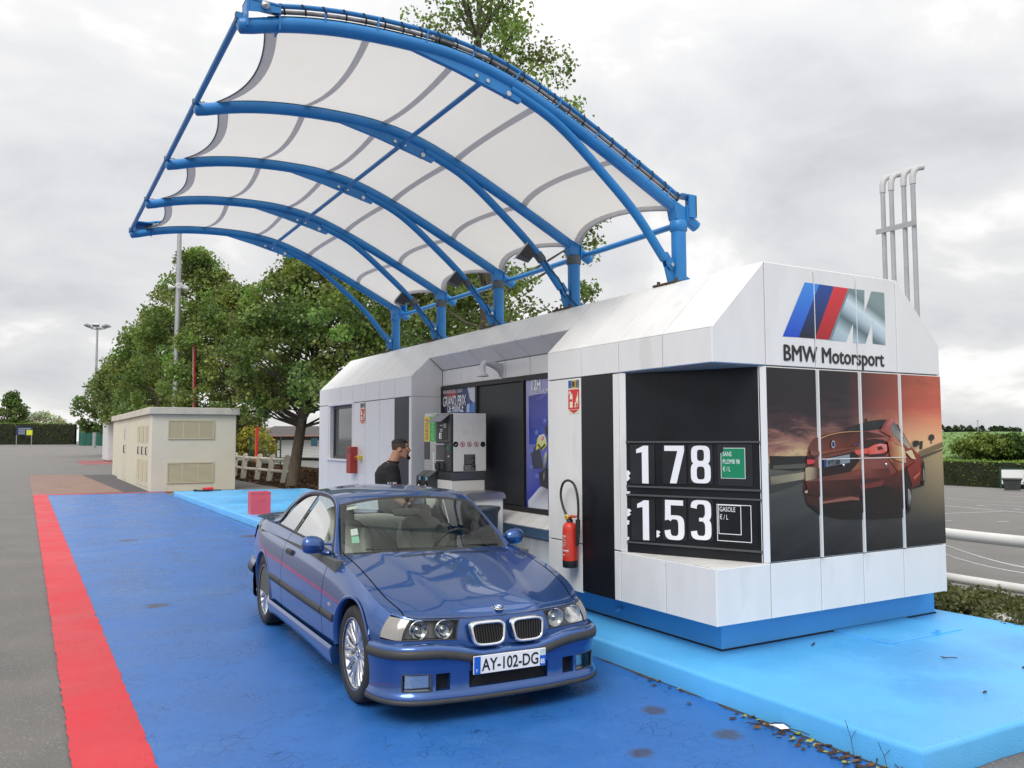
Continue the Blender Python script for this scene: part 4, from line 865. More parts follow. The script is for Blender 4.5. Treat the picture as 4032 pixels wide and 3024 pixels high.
def spline(xs, ys):
    xs = np.array(xs, float); ys = np.array(ys, float); n = len(xs); h = np.diff(xs); A = np.eye(n); r = np.zeros(n)
    for i in range(1, n-1): A[i, i-1] = h[i-1]; A[i, i] = 2*(h[i-1]+h[i]); A[i, i+1] = h[i]; r[i] = 6*((ys[i+1]-ys[i])/h[i]-(ys[i]-ys[i-1])/h[i-1])
    M = np.linalg.solve(A, r)
    def f(x):
        x = min(max(x, xs[0]), xs[-1]); i = min(max(int(np.searchsorted(xs, x))-1, 0), n-2); a = (xs[i+1]-x); b = (x-xs[i])
        return float((M[i]*a**3+M[i+1]*b**3)/(6*h[i])+(ys[i]/h[i]-M[i]*h[i]/6)*a+(ys[i+1]/h[i]-M[i+1]*h[i]/6)*b)
    return f
zs = spline([-.62, -.42, -.1, .3, .8, 1.5, 2.3, 3.0, 3.7], [.575, .645, .748, .832, .884, .911, .937, .950, .930])
Wd = spline([-.45, -.30, -.1, .25, .8, 1.5, 2.3, 2.7, 3.0, 3.2, 3.45], [.765, .815, .838, .840, .842, .845, .842, .838, .826, .806, .765])
pr_ = spline([0, .15, .32, .48, .62, .76, .89, 1.], [.972, .987, .998, 1.0, .995, .978, .944, .885])
def sx(y, z):
    t = (z-.27)/(zs(y)-.27); return Wd(y)*pr_(min(max(t, 0), 1))
AR, AZ, ARCH = .352, .318, ((0., .0), (2.70, .0))
def side_panel(name, y0, y1, sgn):
    ny = max(2, int((y1-y0)/.022)); nz = 30; Y = np.linspace(y0, y1, ny+1)
    P = np.zeros((ny+1, nz+1, 2)); ins = np.zeros((ny+1, nz+1), bool)
    for i, y in enumerate(Y):
        lo = .455 if (y < -.30 or y > 3.03) else .27
        for j in range(nz+1): P[i, j] = (y, lo+(zs(y)-lo)*j/nz)
    for (ay, _) in ARCH: ins |= (P[..., 0]-ay)**2+(P[..., 1]-AZ)**2 < AR**2
    keep = lambda i, j: not (ins[i, j] and ins[i+1, j] and ins[i, j+1] and ins[i+1, j+1])
    for i in range(ny+1):
        for j in range(nz+1):
            if ins[i, j]:
                for ay, _ in ARCH:
                    d = P[i, j]-np.array([ay, AZ]); l = np.linalg.norm(d)
                    if l < AR: P[i, j] = np.array([ay, AZ])+d*(AR/max(l, 1e-6))
    mb = MB(); mb.grid([[(sgn*sx(*P[i, j]), P[i, j, 0], P[i, j, 1]) for j in range(nz+1)] for i in range(ny+1)], skip=lambda i, j: not keep(i, j))
    # rear and front returns so that shut lines have depth
    for yy in (y0, y1): mb.grid([[(sgn*(sx(yy, z)-d), yy, z) for z in np.linspace(.27 if -.3 < yy < 3 else .46, zs(yy), 12)] for d in (0, .03)], smooth=False)
    for ay, _ in ARCH:                                             # arch return flange
        if y0 < ay < y1:
            an = [a for a in np.linspace(-.06, PI+.06, 50) if y0 <= ay+AR*math.cos(a) <= y1 and AZ+AR*math.sin(a) > (.455 if ay+AR*math.cos(a) < -.3 else .27)]
            mb.grid([[(sgn*(sx(ay+AR*math.cos(a), AZ+AR*math.sin(a))+k[0]), ay+(AR+k[1])*math.cos(a), AZ+(AR+k[1])*math.sin(a)) for k in ((.001, .02), (.006, .012), (.006, .001), (-.002, -.004), (-.05, -.004))] for a in an])
    return cpart(name, mb, m_paint)
for s in (-1, 1):
    side_panel('fender', -.42, .653, s); d = side_panel('door', .663, 1.913, s); side_panel('quarter_panel', 1.923, 3.42, s)
    hz = .785; hx = sx(1.70, hz)
    h = cpart('handle', MB().bbox(min(s*(hx-.01), s*(hx+.022)), max(s*(hx-.01), s*(hx+.022)), 1.60, 1.78, hz-.022, hz+.022, .008), m_trim, d)
    cpart('lock', MB().bbox(min(s*(hx-.02), s*(hx+.004)), max(s*(hx-.02), s*(hx+.004)), 1.665, 1.70, hz-.065, hz-.03, .004), m_paint, d)
    mb = MB()                                                      # rubbing strip along the side in three lengths
    for a, b in ((.365, .65), (.668, 1.908), (1.928, 2.335)):
        yy = np.linspace(a, b, 24); zc_ = lambda y: .474+.012*(y-.3)
        mb = MB(); mb.grid([[(s*(sx(y, zc_(y)+dz)+o), y, zc_(y)+dz) for dz, o in ((-.028, 0), (-.026, .010), (0, .014), (.022, .010), (.026, 0))] for y in yy])
        for y in (a, b): mb.add([(s*(sx(y, zc_(y)+dz)+o), y, zc_(y)+dz) for dz, o in ((-.028, 0), (-.026, .010), (0, .014), (.022, .010), (.026, 0))], [(0, 1, 2, 3, 4)])
        cpart('rubbing_strip', mb, m_trim)
    yy = np.linspace(.36, 2.335, 44); fl = interp([.36, .5, .9, 1.6, 2.2, 2.335], [.158, .16, .175, .185, .175, .165])
    mb = MB(); mb.grid([[(s*x, y, z) for x, z in ((.838+.004, .285), (.858, .272), (.860, .25), (.852-.006, fl(y)+.03), (.838, fl(y)), (.70, fl(y)+.01))] for y in yy])
    for y in (.36, 2.335): mb.add([(s*x, y, z) for x, z in ((.842, .285), (.858, .272), (.860, .25), (.846, fl(y)+.03), (.838, fl(y)), (.70, fl(y)+.01), (.70, .285))], [tuple(range(7))])
    cpart('side_skirt', mb, m_paint)
    ry = sx(.46, .56); cpart('indicator', MB().bbox(min(s*(ry-.01), s*(ry+.006)), max(s*(ry-.01), s*(ry+.006)), .42, .485, .545, .568, .003), m_corner)
    # wheel-house liners
    for ay, _ in ARCH:
        mb = MB(); rl = AR+.012; an = np.linspace(-.25, PI+.25, 28)
        mb.grid([[(s*x, ay+rl*math.cos(a), AZ+rl*math.sin(a)) for a in an] for x in (.80, .50)])
        mb.add([(s*.50, ay+rl*math.cos(a), AZ+rl*math.sin(a)) for a in an], [tuple(range(len(an)))]); cpart('wheel_liner', mb, m_well)
# nose panel, hood and fender tops
yfr = interp([0, .2, .4, .6, .75, .86, .94, 1.], [-.614, -.613, -.607, -.592, -.568, -.535, -.49, -.42])   # leading edge of the top
ybt = interp([0, .2, .4, .6, .75, .86, .94, 1.], [-.648, -.647, -.640, -.622, -.594, -.556, -.505, -.42])   # foot of the nose panel
ztp = interp([0, .3, .45, .7, .86, 1.], [.600, .602, .609, .615, .620, .645])
SS = sorted(set([0, .022, .06, .12, .18, .25, .31, .36, .40, .43, .47, .53, .59, .65, .71, .77, .82, .853, .862, .875, .90, .925, .95, .975, .99, 1.]))
RF = [0, .08, .17, .18, .32, .46, .60, .74, .86, .93, .94, 1.]
zbt = interp([0, .30, .40, .55, 1.], [.430, .432, .452, .462, .462])
def nose(s_, f):
    zb = zbt(s_); z = zb+(ztp(s_)-zb)*f; xb = .785*s_; xt = .70*s_
    e_ = f**2.2; x = xb+(xt-xb)*e_; y = ybt(s_)+(yfr(s_)-ybt(s_))*f**1.8
    if s_ >= .999: x = sx(-.42, z)
    bulge = .012*math.exp(-((s_-.16)/.15)**4)*(1-.55*f); return np.array([x, y-bulge, z])
for sg in (-1, 1):
    hl = lambda i, j: (.43 <= (SS[i]+SS[i+1])/2 <= .99) and .17 < (RF[j]+RF[j+1])/2 < .94
    Gd = [[nose(s_, f)*np.array([sg, 1, 1]) for f in RF] for s_ in SS]
    mb = MB(); mb.grid(Gd, skip=hl)
    ni, nj = len(SS)-1, len(RF)-1; rec = np.array([0, .06, 0])
    for i in range(ni):
        for j in range(nj):
            if not hl(i, j): continue
            for di, dj, a, b in ((-1, 0, (i, j), (i, j+1)), (1, 0, (i+1, j), (i+1, j+1)), (0, -1, (i, j), (i+1, j)), (0, 1, (i, j+1), (i+1, j+1))):
                if not (0 <= i+di < ni and 0 <= j+dj < nj) or not hl(i+di, j+dj):
                    A0, B0 = Gd[a[0]][a[1]], Gd[b[0]][b[1]]; mb.add([A0, B0, B0+rec, A0+rec], [(0, 1, 2, 3)])
    cpart('nose_panel', mb, m_paint)
    # headlamp: housing, two reflector bowls, clear cover; corner lens outside it
    hp = lambda s_, f, d=0.: nose(s_, f)*np.array([sg, 1, 1])+np.array([0, d, 0])
    s0, s1, f0, f1 = .436, .853, .185, .925
    hb = MB(); hb.grid([[hp(s_, f, .052) for f in (f0, .5, f1)] for s_ in np.linspace(s0, s1, 7)]); H = cpart('headlamp', hb, m_lampin)
    for cs in (.540, .745):
        c0 = hp(cs, .545, .020); r_ = .058
        cpart('reflector', MB().lathe([(r_+.004, .004), (r_+.004, -.004), (r_, -.004), (r_*.85, .010), (r_*.6, .020), (.014, .027), (.013, .008), (.0, .006)], tuple(c0), (0, 1, 0), 24), m_refl, H)
        cpart('lamp_glass', MB().lathe([(r_+.002, -.005), (r_*.7, -.0075), (r_*.3, -.009), (0, -.0095)], tuple(c0), (0, 1, 0), 24), m_lens, H)
    cpart('cover', MB().grid([[hp(s_, f, .002) for f in np.linspace(f0, f1, 5)] for s_ in np.linspace(s0, s1, 10)]), m_lens, H)
    mb = MB()
    for pth in ([hp(s_, f0) for s_ in np.linspace(s0, s1, 9)], [hp(s_, f1) for s_ in np.linspace(s0, s1, 9)], [hp(s0, f) for f in np.linspace(f0, f1, 4)], [hp(s1, f) for f in np.linspace(f0, f1, 4)]): mb.tube(pth, .0045, 6)
    cpart('seal', mb, m_trim, H)
    cl = MB(); cl.grid([[hp(s_, f, .0) for f in np.linspace(.185+max(0, s_-.9)*.5, .925-max(0, s_-.93)*.6, 5)] for s_ in np.linspace(.864, .99, 8)]); cpart('corner_lens', cl, m_corner)
# top surface: centre height, crown and hood creases
zcn = spline([-.62, -.52, -.25, .05, .36, .5], [.596, .648, .738, .818, .892, .918])
def topz_(x, y):
    xm = .9*Wd(max(y, -.45)); s_ = min(abs(x)/xm, 1)
    z = zs(y)+(zcn(y)-zs(y))*(1-s_**2.4)
    a = .30+.16*(y+.6); return z+.011*(1/(1+math.exp((abs(x)-a)/.012)))*min(1, max(0, (y+.60)/.12))
HC = interp([-.6, -.45, .7], [.66, .682, .700])                     # hood shut line
yrr = interp([0, .3, .6, .85, 1.], [.36, .385, .46, .575, .66])       # rear edge of the hood
rows = np.linspace(0, 1, 34)
def tops(s_, r, edge=None):
    y0, y1 = yfr(s_), yrr(s_); y = y0+(y1-y0)*r; x = s_*.9*Wd(max(y, -.42))
    zt = topz_(x, y); k = max(0, 1-r/.06); return np.array([x, y, zt*(1-k)+ztp(s_)*k])
scut = .905
for sg in (-1, 1):
    mb = MB(); mb.grid([[tops(s_, r)*np.array([sg, 1, 1]) for r in rows] for s_ in np.linspace(scut+.013, 1, 8)]); cpart('fender_top', mb, m_paint)
mb = MB(); ss = np.linspace(-scut, scut, 61); mb.grid([[tops(abs(s_), r)*np.array([1 if s_ > 0 else -1, 1, 1]) for r in rows] for s_ in ss])
mb.grid([[tops(abs(s_), r)*np.array([1 if s_ > 0 else -1, 1, 1])+np.array([0, 0, -d]) for r in (rows if 0 else [0.])] for s_ in ss for d in (0,)] if 0 else [[tops(abs(s_), 1)*np.array([1 if s_ > 0 else -1, 1, 1])+np.array([0, d*.6, -d]) for s_ in ss] for d in (0, .012)])
hood = cpart('hood', mb, m_paint)
cpart('hood_seam', MB().tube([tops(abs(s_), 0)*np.array([1 if s_ > 0 else -1, 1, 1])+np.array([0, -.001, -.001]) for s_ in ss], .0032, 5), m_dark, hood)
mb = MB(); mb.grid([[tops(abs(s_), r)*np.array([1 if s_ > 0 else -1, 1, 1])+np.array([0, 0, -.02]) for r in rows] for s_ in np.linspace(-.99, .99, 40)]); cpart('engine_bay', mb, m_dark)
for sg in (-1, 1):
    mb = MB()
    for k in range(22):
        xx = sg*(.03+.0155*k); y = .315; z = topz_(xx, y); mb.add([(xx, y-.028, topz_(xx, y-.028)+.0015), (xx+.008, y-.028, topz_(xx, y-.028)+.0015), (xx+.008+.006, y+.012, topz_(xx, y+.012)+.0015), (xx+.006, y+.012, topz_(xx, y+.012)+.0015)], [(0, 1, 2, 3)])
    tag(cpart('hood_vent_slots', mb, m_dark, hood), kind='stuff')
def roundel(c, n, up, r, parent):
    n = Vector(n).normalized(); up = Vector(up); u = (up-n*up.dot(n)).normalized(); w = u.cross(n); c = Vector(c)
    o = cpart('badge', MB().lathe([(r, 0), (r, .003), (r*.93, .005), (r*.93, .003), (0, .003)], tuple(c), tuple(n), 24), m_chrome, parent)
    pol = [([(math.cos(t)*r*.92, math.sin(t)*r*.92) for t in np.linspace(0, 2*PI, 25)[:-1]], (.012, .012, .014)), ([(math.cos(t)*r*.62, math.sin(t)*r*.62) for t in np.linspace(0, 2*PI, 25)[:-1]], (.8, .8, .82))]
    for k in (0, 2): pol.append(([(0, 0)]+[(math.cos(t)*r*.58, math.sin(t)*r*.58) for t in np.linspace(k*PI/2+PI/2, k*PI/2+PI, 8)], srgb(40, 120, 200)))
    a = art('badge_face', pol, None, lambda p, d: c+n*(.0032+d)+w*p[0]+u*p[1], print_mat('gloss_print', .25), .0004); a.parent = o
    return o
z0 = topz_(0, -.545); roundel((0, -.545, z0-.001), (0, -.38, 1), (0, 1, .3), .041, hood)
# kidney grilles
for sg in (-1, 1):
    x0, x1, zb_, zt_ = .030, .258, .444, .588; yk = -.704
    def rr_(d, y, n=28, tw=0.):
        pts = []; cxm = (x0+x1)/2; hw = (x1-x0)/2-d; hh = (zt_-zb_)/2-d; zc0 = (zb_+zt_)/2; rad = .038
        for t in np.linspace(0, 2*PI, n, endpoint=False):
            ct, st = math.cos(t), math.sin(t); px = (abs(ct)**.45)*(1 if ct > 0 else -1)*hw; pz = (abs(st)**.45)*(1 if st > 0 else -1)*hh
            pts.append((sg*(cxm+px*(1+.10*pz/.07)), y+.045*(pz/.07)*.35+.06*(max(0, px)/.115)*.15, zc0+pz))
        return pts
    rings = [rr_(-.004, yk+.03), rr_(-.004, yk), rr_(.004, yk-.010), rr_(.013, yk-.006), rr_(.016, yk+.004), rr_(.016, yk+.035)]
    rings = [r+[r[0]] for r in rings]; mb = MB(); mb.grid(rings); kf = cpart('kidney_grille', mb, m_chrome)
    bk = rr_(.014, yk+.012); mb = MB(); mb.add(bk, [tuple(range(len(bk)))]); cpart('grille_back', mb, m_dark, kf)
    for k in range(10):
        xx = x0+.022+(x1-x0-.044)*(k+.5)/10
        cpart('slat', MB().add([(sg*(xx-.004), yk-.004, zb_+.017), (sg*(xx+.004), yk-.004, zb_+.017), (sg*(xx+.004+.006), yk+.018, zt_-.017), (sg*(xx-.004+.006), yk+.018, zt_-.017), (sg*xx, yk-.012, zb_+.017), (sg*(xx+.006), yk+.010, zt_-.017)], [(0, 4, 5, 3), (4, 1, 2, 5), (0, 1, 4), (3, 5, 2)]), m_trim, kf)
# front bumper
pb = [(0, -.735), (.1, -.7345), (.2, -.732), (.285, -.727), (.34, -.722), (.41, -.713), (.455, -.706), (.50, -.703), (.525, -.699), (.56, -.692), (.61, -.679), (.655, -.659), (.70, -.629), (.735, -.594), (.765, -.551), (.79, -.499), (.808, -.44), (.818, -.39), (.822, -.345)]
def offs(pl, d):
    out_ = []
    for i, (x, y) in enumerate(pl):
        a = pl[max(i-1, 0)]; b = pl[min(i+1, len(pl)-1)]; tx, ty = b[0]-a[0], b[1]-a[1]; l = math.hypot(tx, ty); nx, ny = ty/l, -tx/l
        if i == 0: nx, ny = 0, -1
        out_.append((x+nx*d, y+ny*d))
    return out_
ztopb = interp([0, .24, .32, .42, .9], [.424, .426, .446, .464, .466])
brow = [(.150, .006), (.163, .010), (.180, -.006), (.200, -.014), (.25, -.016), (.302, -.014), (.345, -.008), (.382, -.004), (.386, 0), (1., 0), (2., -.004), (3., -.014), (4., -.05), (5., -.10)]
for sg in (-1, 1):
    Gd = []
    for z, o in brow:
        pl = offs(pb, o); row = []
        for i, (x, y) in enumerate(pl):
            zt = ztopb(pb[i][0]); zz = z if z < .5 else {1.: zt-.022, 2.: zt-.012, 3.: zt-.002, 4.: zt+.004, 5.: zt+.004}[z]
            if z >= 4 and pb[i][0] > .75: x, y = offs(pb, -.014)[i][0]-(.01 if z < 5 else .02), y+.02
            row.append(np.array([sg*max(x, 0), y, zz]))
        Gd.append(row)
    xc = [p[0] for p in pb]
    def cut(i, j):
        zm = (brow[i][0]+brow[i+1][0])/2; xm = (xc[j]+xc[j+1])/2
        return .2 < zm < .302 and (xm < .285 or .41 < xm < .50 or .525 < xm < .70)
    mb = MB(); mb.grid(Gd, skip=cut); rec = np.array([0, .06, 0])
    for i in range(len(brow)-1):
        for j in range(len(pb)-1):
            if not cut(i, j): continue
            for di, dj, a, b in ((-1, 0, (i, j), (i, j+1)), (1, 0, (i+1, j), (i+1, j+1)), (0, -1, (i, j), (i+1, j)), (0, 1, (i, j+1), (i+1, j+1))):
                ii, jj = i+di, j+dj
                if jj < 0: continue
                if not cut(ii, jj): A0, B0 = Gd[a[0]][a[1]], Gd[b[0]][b[1]]; mb.add([A0, B0, B0+rec, A0+rec], [(0, 1, 2, 3)])
    bu = cpart('front_bumper', mb, m_paint)
    rs = [[np.array([sg*max(x, 0), y, ztopb(pb[i][0])+dz]) for i, (x, y) in enumerate(offs(pb, o))] for dz, o in ((-.080, 0), (-.077, .010), (-.055, .013), (-.030, .010), (-.026, -.002))]
    mb = MB(); mb.grid(rs); cpart('bumper_strip', mb, m_trim, bu)
    ls = [[np.array([sg*max(x, 0), y, z]) for (x, y) in offs(pb, o)] for z, o in ((.155, .004), (.150, .014), (.132, .018), (.124, .012), (.124, -.05))]
    mb = MB(); mb.grid(ls); cpart('lip_spoiler', mb, m_trim, bu)
    fi = [j for j, x in enumerate(xc) if .52 < x < .71]
    gf = [[Gd[i][j]+np.array([0, .012, 0]) for j in fi] for i in (3, 4, 5)]
    fo = cpart('fog_lamp', MB().grid([[p+np.array([0, .03, 0]) for p in r] for r in gf]), m_refl, bu); cpart('fog_lens', MB().grid(gf), m_lens, fo)
    mb = MB(); lp = gf[0]+[r[-1] for r in gf[1:]]+gf[2][::-1][1:]+[gf[1][0], gf[0][0]]; mb.tube([p+np.array([0, -.008, 0]) for p in lp], .006, 6); cpart('fog_surround', mb, m_trim, fo)
    mb = MB()
    for a in np.linspace(.57, .68, 5): mb.tube([(sg*a, np.interp(a, xc, [p[1] for p in pb])+.028, .206), (sg*a, np.interp(a, xc, [p[1] for p in pb])+.028, .298)], .002, 4)
    vi = [j for j, x in enumerate(xc) if .40 < x < .51]; cpart('duct', MB().grid([[Gd[i][j]+np.array([0, .055, 0]) for j in vi] for i in (3, 4, 5)]), m_dark, bu)
mb = MB(); mb.box(-.29, .29, -.675, -.665, .195, .305); cpart('grille_back', mb, m_dark)
mb = MB()                                                          # woven mesh in the lower intake
for k in range(-30, 31):
    for d in (-1, 1):
        xa = k*.02; pts = [(xa+d*t, z) for t, z in ((-.05, .2), (.05, .3))]
        (ax, az), (bx, bz) = pts
        if max(abs(ax), abs(bx)) < .285: mb.tube([(ax, -.69, az), (bx, -.69, bz)], .0017, 3, cap=False)
tag(cpart('intake_mesh', mb, m_trim), kind='stuff')
# number plate
NP = cpart('number_plate', MB().bbox(-.275, .245, -.756, -.746, .285, .395, .002), mat('plate_white', (.80, .80, .80), .35))
m_pb = mat('plate_blue', srgb(20, 92, 190), .35); m_pk = mat('plate_black', (.015, .015, .016), .4)
cpart('plate_band', MB().box(-.273, -.228, -.7572, -.756, .287, .393), m_pb, NP); cpart('plate_band', MB().box(.200, .243, -.7572, -.756, .287, .350), m_pb, NP); cpart('plate_band', MB().box(.202, .241, -.7570, -.756, .352, .391), mat('plate_badge', srgb(190, 215, 205), .4, var=.3, vscale=90), NP)
def ctext(s, h, m, x, z, y=-.7576, **k):
    o = text('plate_text', s, h, m, None, (x, y, z), (1, 0, 0), (0, 0, 1), ext=.0004, **k); o.parent = NP; return o
ctext('AY-102-DG', .072, m_pk, -.218, .303, sx=.80, bold=.0016); ctext('F', .020, m_dig, -.260, .297); ctext('85', .028, m_dig, .204, .30, sx=.8, bold=.001)
# rear: bumper, panel, boot lid, lamps
prb = [(0, 3.69), (.2, 3.687), (.4, 3.675), (.55, 3.65), (.66, 3.61), (.74, 3.55), (.79, 3.47), (.82, 3.36), (.835, 3.2), (.838, 3.055)]
def ring(pl, rows_, sg): return [[np.array([sg*x, y, z]) for (x, y) in [(max(a, 0), b) for a, b in [(p[0]-o*(p[0]/.84), p[1]-o) for p in pl]]] for z, o in rows_]
for sg in (-1, 1):
    mb = MB(); mb.grid(ring(prb, ((.21, .06), (.19, .02), (.22, 0), (.35, -.005), (.50, 0), (.535, .012), (.545, .06)), sg)); rb = cpart('rear_bumper', mb, m_paint)
    mb = MB(); mb.grid(ring(prb, ((.42, 0), (.424, -.012), (.455, -.015), (.486, -.012), (.49, 0)), sg)); cpart('bumper_strip', mb, m_trim, rb)
    mb = MB(); mb.grid(ring(prb[:8], ((.53, .055), (.70, .05), (.86, .07), (.925, .10)), sg)); cpart('rear_panel', mb, m_paint)
    mb = MB(); mb.grid(ring(prb[3:8], ((.64, .043), (.76, .038), (.86, .055)), sg)); cpart('tail_lamp', mb, m_redlens)
mb = MB(); yy = np.linspace(2.9, 3.60, 14); mb.grid([[(x, y-.10*(abs(x)/.74)**4*(y-2.9)/.7, .962+.012*math.sin((y-2.9)/.7*PI)-.03*(abs(x)/.74)**3+(.012 if y > 3.5 else 0)) for x in np.linspace(-.74, .74, 21)] for y in yy]); cpart('boot_lid', mb, m_paint)
# ---- greenhouse
c1 = np.array([(.705,.655,.866),(.665,.80,.975),(.618,.97,1.098),(.588,1.09,1.182),(.575,1.25,1.234),(.57,1.5,1.262),(.57,1.8,1.263),(.575,2.05,1.242),(.585,2.25,1.205),(.60,2.45,1.12),(.625,2.7,1.03),(.65,2.93,.968)])
def W3(y, z): return np.array([.752-.50*(z-zs(y)), y, z])
c2 = [W3(*p) for p in ((.70,.884),(.83,.990),(1.0,1.112),(1.12,1.176),(1.28,1.222),(1.5,1.240),(1.8,1.240),(2.03,1.213),(2.2,1.155),(2.33,1.08),(2.45,.985))]+[np.array([.752, 2.62, .948])]
c2[-2] = W3(2.44, .975)
lift_ = lambda z: .026*min(1, max(0, (z-.9)/.3))
c1[:, 2] += [lift_(z) for z in c1[:, 2]]; c2 = [p+np.array([-.3*lift_(p[2]), 0, lift_(p[2])]) for p in c2]
u_ = np.linspace(0, 1, len(c1)); fi1 = [interp(u_, c1[:, k]) for k in range(3)]; fi2 = [interp(u_, [p[k] for p in c2]) for k in range(3)]
U = np.linspace(0, 1, 70)
for sg in (-1, 1):
    Gd = []
    for u in U:
        a = np.array([f(u) for f in fi1]); b = np.array([f(u) for f in fi2]); nb = np.array([.6, 0, .8]); row = [a+np.array([-.012, 0, -.012])]
        for t in np.linspace(0, 1, 7): row.append((a*(1-t)+b*t+nb*.014*math.sin(PI*t)))
        row.append(b+np.array([-.015, 0, -.004])); Gd.append([p*np.array([sg, 1, 1]) for p in row])
    # lower end of the rear pillar down to the belt
    mb = MB(); mb.grid(Gd); cpart('pillar', mb, m_paint)
    mb = MB(); e1 = [np.array([f(1.) for f in fi1]), np.array([.70, 2.93, .958]), np.array([.765, 2.93, .95])]; e2 = [c2[-1], np.array([.757, 2.66, .950]), np.array([.768, 2.64, .947])]
    mb = MB(); mb.grid([[np.array([sg, 1, 1])*((1-t)*np.array([.752, y, zs(y)+.004])+t*np.array([.66 if y > 2.6 else .735, y, zs(y)+(.012 if y > 2.6 else .004)])) for t in (-.06, 0, .5, 1)] for y in np.linspace(.60, 3.02, 30)]); cpart('belt_ledge', mb, m_paint)
    mb = MB(); mb.tube([np.array([sg, 1, 1])*(W3(y, zs(y)+.012)+np.array([.004, 0, 0])) for y in np.linspace(.70, 2.46, 30)], .009, 6); cpart('belt_trim', mb, m_trim)
    mb = MB(); mb.tube([np.array([sg, 1, 1])*(np.array([f(u) for f in fi2])+np.array([.002, 0, -.006])) for u in np.linspace(0, .90, 50)], .009, 6); cpart('window_trim', mb, m_trim)
    zr_ = interp([p[1] for p in c2[:-1]], [p[2] for p in c2[:-1]])
    mb = MB(); mb.grid([[np.array([sg, 1, 1])*(W3(1.86-.17*t+dy, zs(1.86)+.01+t*(zr_(1.69)-zs(1.86)-.015))+np.array([.003, 0, 0])) for t in np.linspace(0, 1, 6)] for dy in (-.028, .028)]); cpart('centre_pillar', mb, m_trim)
    def glassgrid(y0f, y1f, zf, n=14):
        Gd = []
        for t in np.linspace(0, 1, 8):
            row = []
            for k in np.linspace(0, 1, n):
                ya = y0f(t); yb = y1f(t); y = ya+(yb-ya)*k; zb = zs(y)+.01; z = zb+(zf(y)-zb)*t; row.append(np.array([sg, 1, 1])*(W3(y, z)-np.array([.006, 0, 0])))
            Gd.append(row)
        return MB().grid(Gd)
    if sg < 0: zg = interp([1.02, 1.05, 1.10, 1.2, 1.4, 1.65, 1.84], [.92, 1.03, 1.08, 1.12, 1.175, 1.222, 1.232]); zg2 = lambda y: min(zg(y), zr_(y)-.01); ya = lambda t: 1.02+.02*t
    else: zg2 = lambda y: zr_(y)-.004; ya = lambda t: .72+.36*t
    cpart('door_window', glassgrid(ya, lambda t: 1.84-.17*t, zg2), m_glass)
    cpart('quarter_window', glassgrid(lambda t: 1.89-.17*t, lambda t: 2.42-.22*t**2, lambda y: zr_(y)-.006), m_glass)
    # door mirror
    mc = np.array([-.872, .80, .945]) if sg < 0 else np.array([.848, .80, .93]); mb = MB()
    prof = [(-.085, .0, .01), (-.080, .030, .035), (-.06, .050, .053), (-.026, .061, .065), (.017, .064, .069), (.05, .060, .065), (.072, .050, .055), (.083, .03, .035), (.086, 0, .005)]
    rows_ = []
    for px, ry_, rz_ in prof:
        rr2 = []
        for a in np.linspace(0, 2*PI, 19): yy = math.cos(a)*ry_; rr2.append(mc+np.array([sg*px, -yy*(1.0 if yy > 0 else .42), math.sin(a)*rz_-.012*(px < 0)*abs(px)/.1]))
        rows_.append(rr2)
    mb.grid(rows_); mi = cpart('door_mirror', mb, m_paint)
    cpart('mirror_glass', MB().lathe([(.052, 0), (0, 0)], tuple(mc+np.array([0, .028, 0])), (0, 1, 0), 18), m_chrome, mi)
    cpart('mirror_arm', MB().tube([mc+np.array([-sg*.05, .0, -.045]), mc+np.array([-sg*.09, .0, -.065]), mc+np.array([-sg*.125, -.02, -.07])], [.024, .018, .026], 8).tube([mc+np.array([-sg*.07, .01, .0]), mc+np.array([-sg*.15, .0, -.005])], .009, 6), m_paint, mi)
    cpart('mirror_sail', MB().add([np.array([sg, 1, 1])*p for p in (W3(.70, zs(.70)+.008)+np.array([.01, 0, 0]), W3(.88, zs(.88)+.008)+np.array([.01, 0, 0]), W3(.86, 1.0)+np.array([.01, 0, 0]))], [(0, 1, 2)]), m_paint, mi)
zrc = interp([1.12, 1.25, 1.45, 1.7, 1.95, 2.15, 2.3], [1.268, 1.300, 1.325, 1.338, 1.333, 1.313, 1.287]); zre = interp(c1[3:9, 1], c1[3:9, 2]); xre = interp(c1[3:9, 1], c1[3:9, 0])
Gd = []
for f in np.linspace(0, 1, 26):
    row = []
    for s_ in np.linspace(-1, 1, 27):
        y = (1.13-.035*s_*s_)*(1-f)+(2.29-.03*s_*s_)*f; e_ = zre(y); row.append((s_*xre(y), y, zrc(y)-(zrc(y)-e_)*abs(s_)**2.3))
    Gd.append(row)
cpart('roof', MB().grid(Gd), m_paint)
cpart('sunroof_seam', MB().tube([(x, y, zrc(y)-(zrc(y)-zre(y))*abs(x/.572)**2.3+.0005) for x, y in [(-.40, 1.32), (.40, 1.32), (.42, 1.36), (.42, 1.72), (.40, 1.75), (-.40, 1.75), (-.42, 1.72), (-.42, 1.36), (-.40, 1.32)]], .003, 4, cap=False), m_dark)
def screen(bot, top, bulge, n=20, mrow=10, d=0., shr=0.):
    Gd = []
    for t in np.linspace(shr, 1-shr, mrow):
        row = []
        for s_ in np.linspace(-1+shr, 1-shr, n):
            b = np.array(bot(s_)); c = np.array(top(s_)); p = b*(1-t)+c*t; nn = np.array([0, -(c-b)[2], (c-b)[1]]); nn = nn/np.linalg.norm(nn)*(1 if nn[2] > 0 else -1); row.append(p+nn*(bulge*math.sin(PI*t)+d))
        Gd.append(row)
    return Gd
wb = lambda s_: (.70*s_, .44+.215*s_*s_, .898-.03*s_*s_); wt = lambda s_: (.582*s_, 1.132-.035*s_*s_, 1.268-.054*abs(s_)**2.3)
cpart('windscreen', MB().grid(screen(wb, wt, .02)), m_glass)
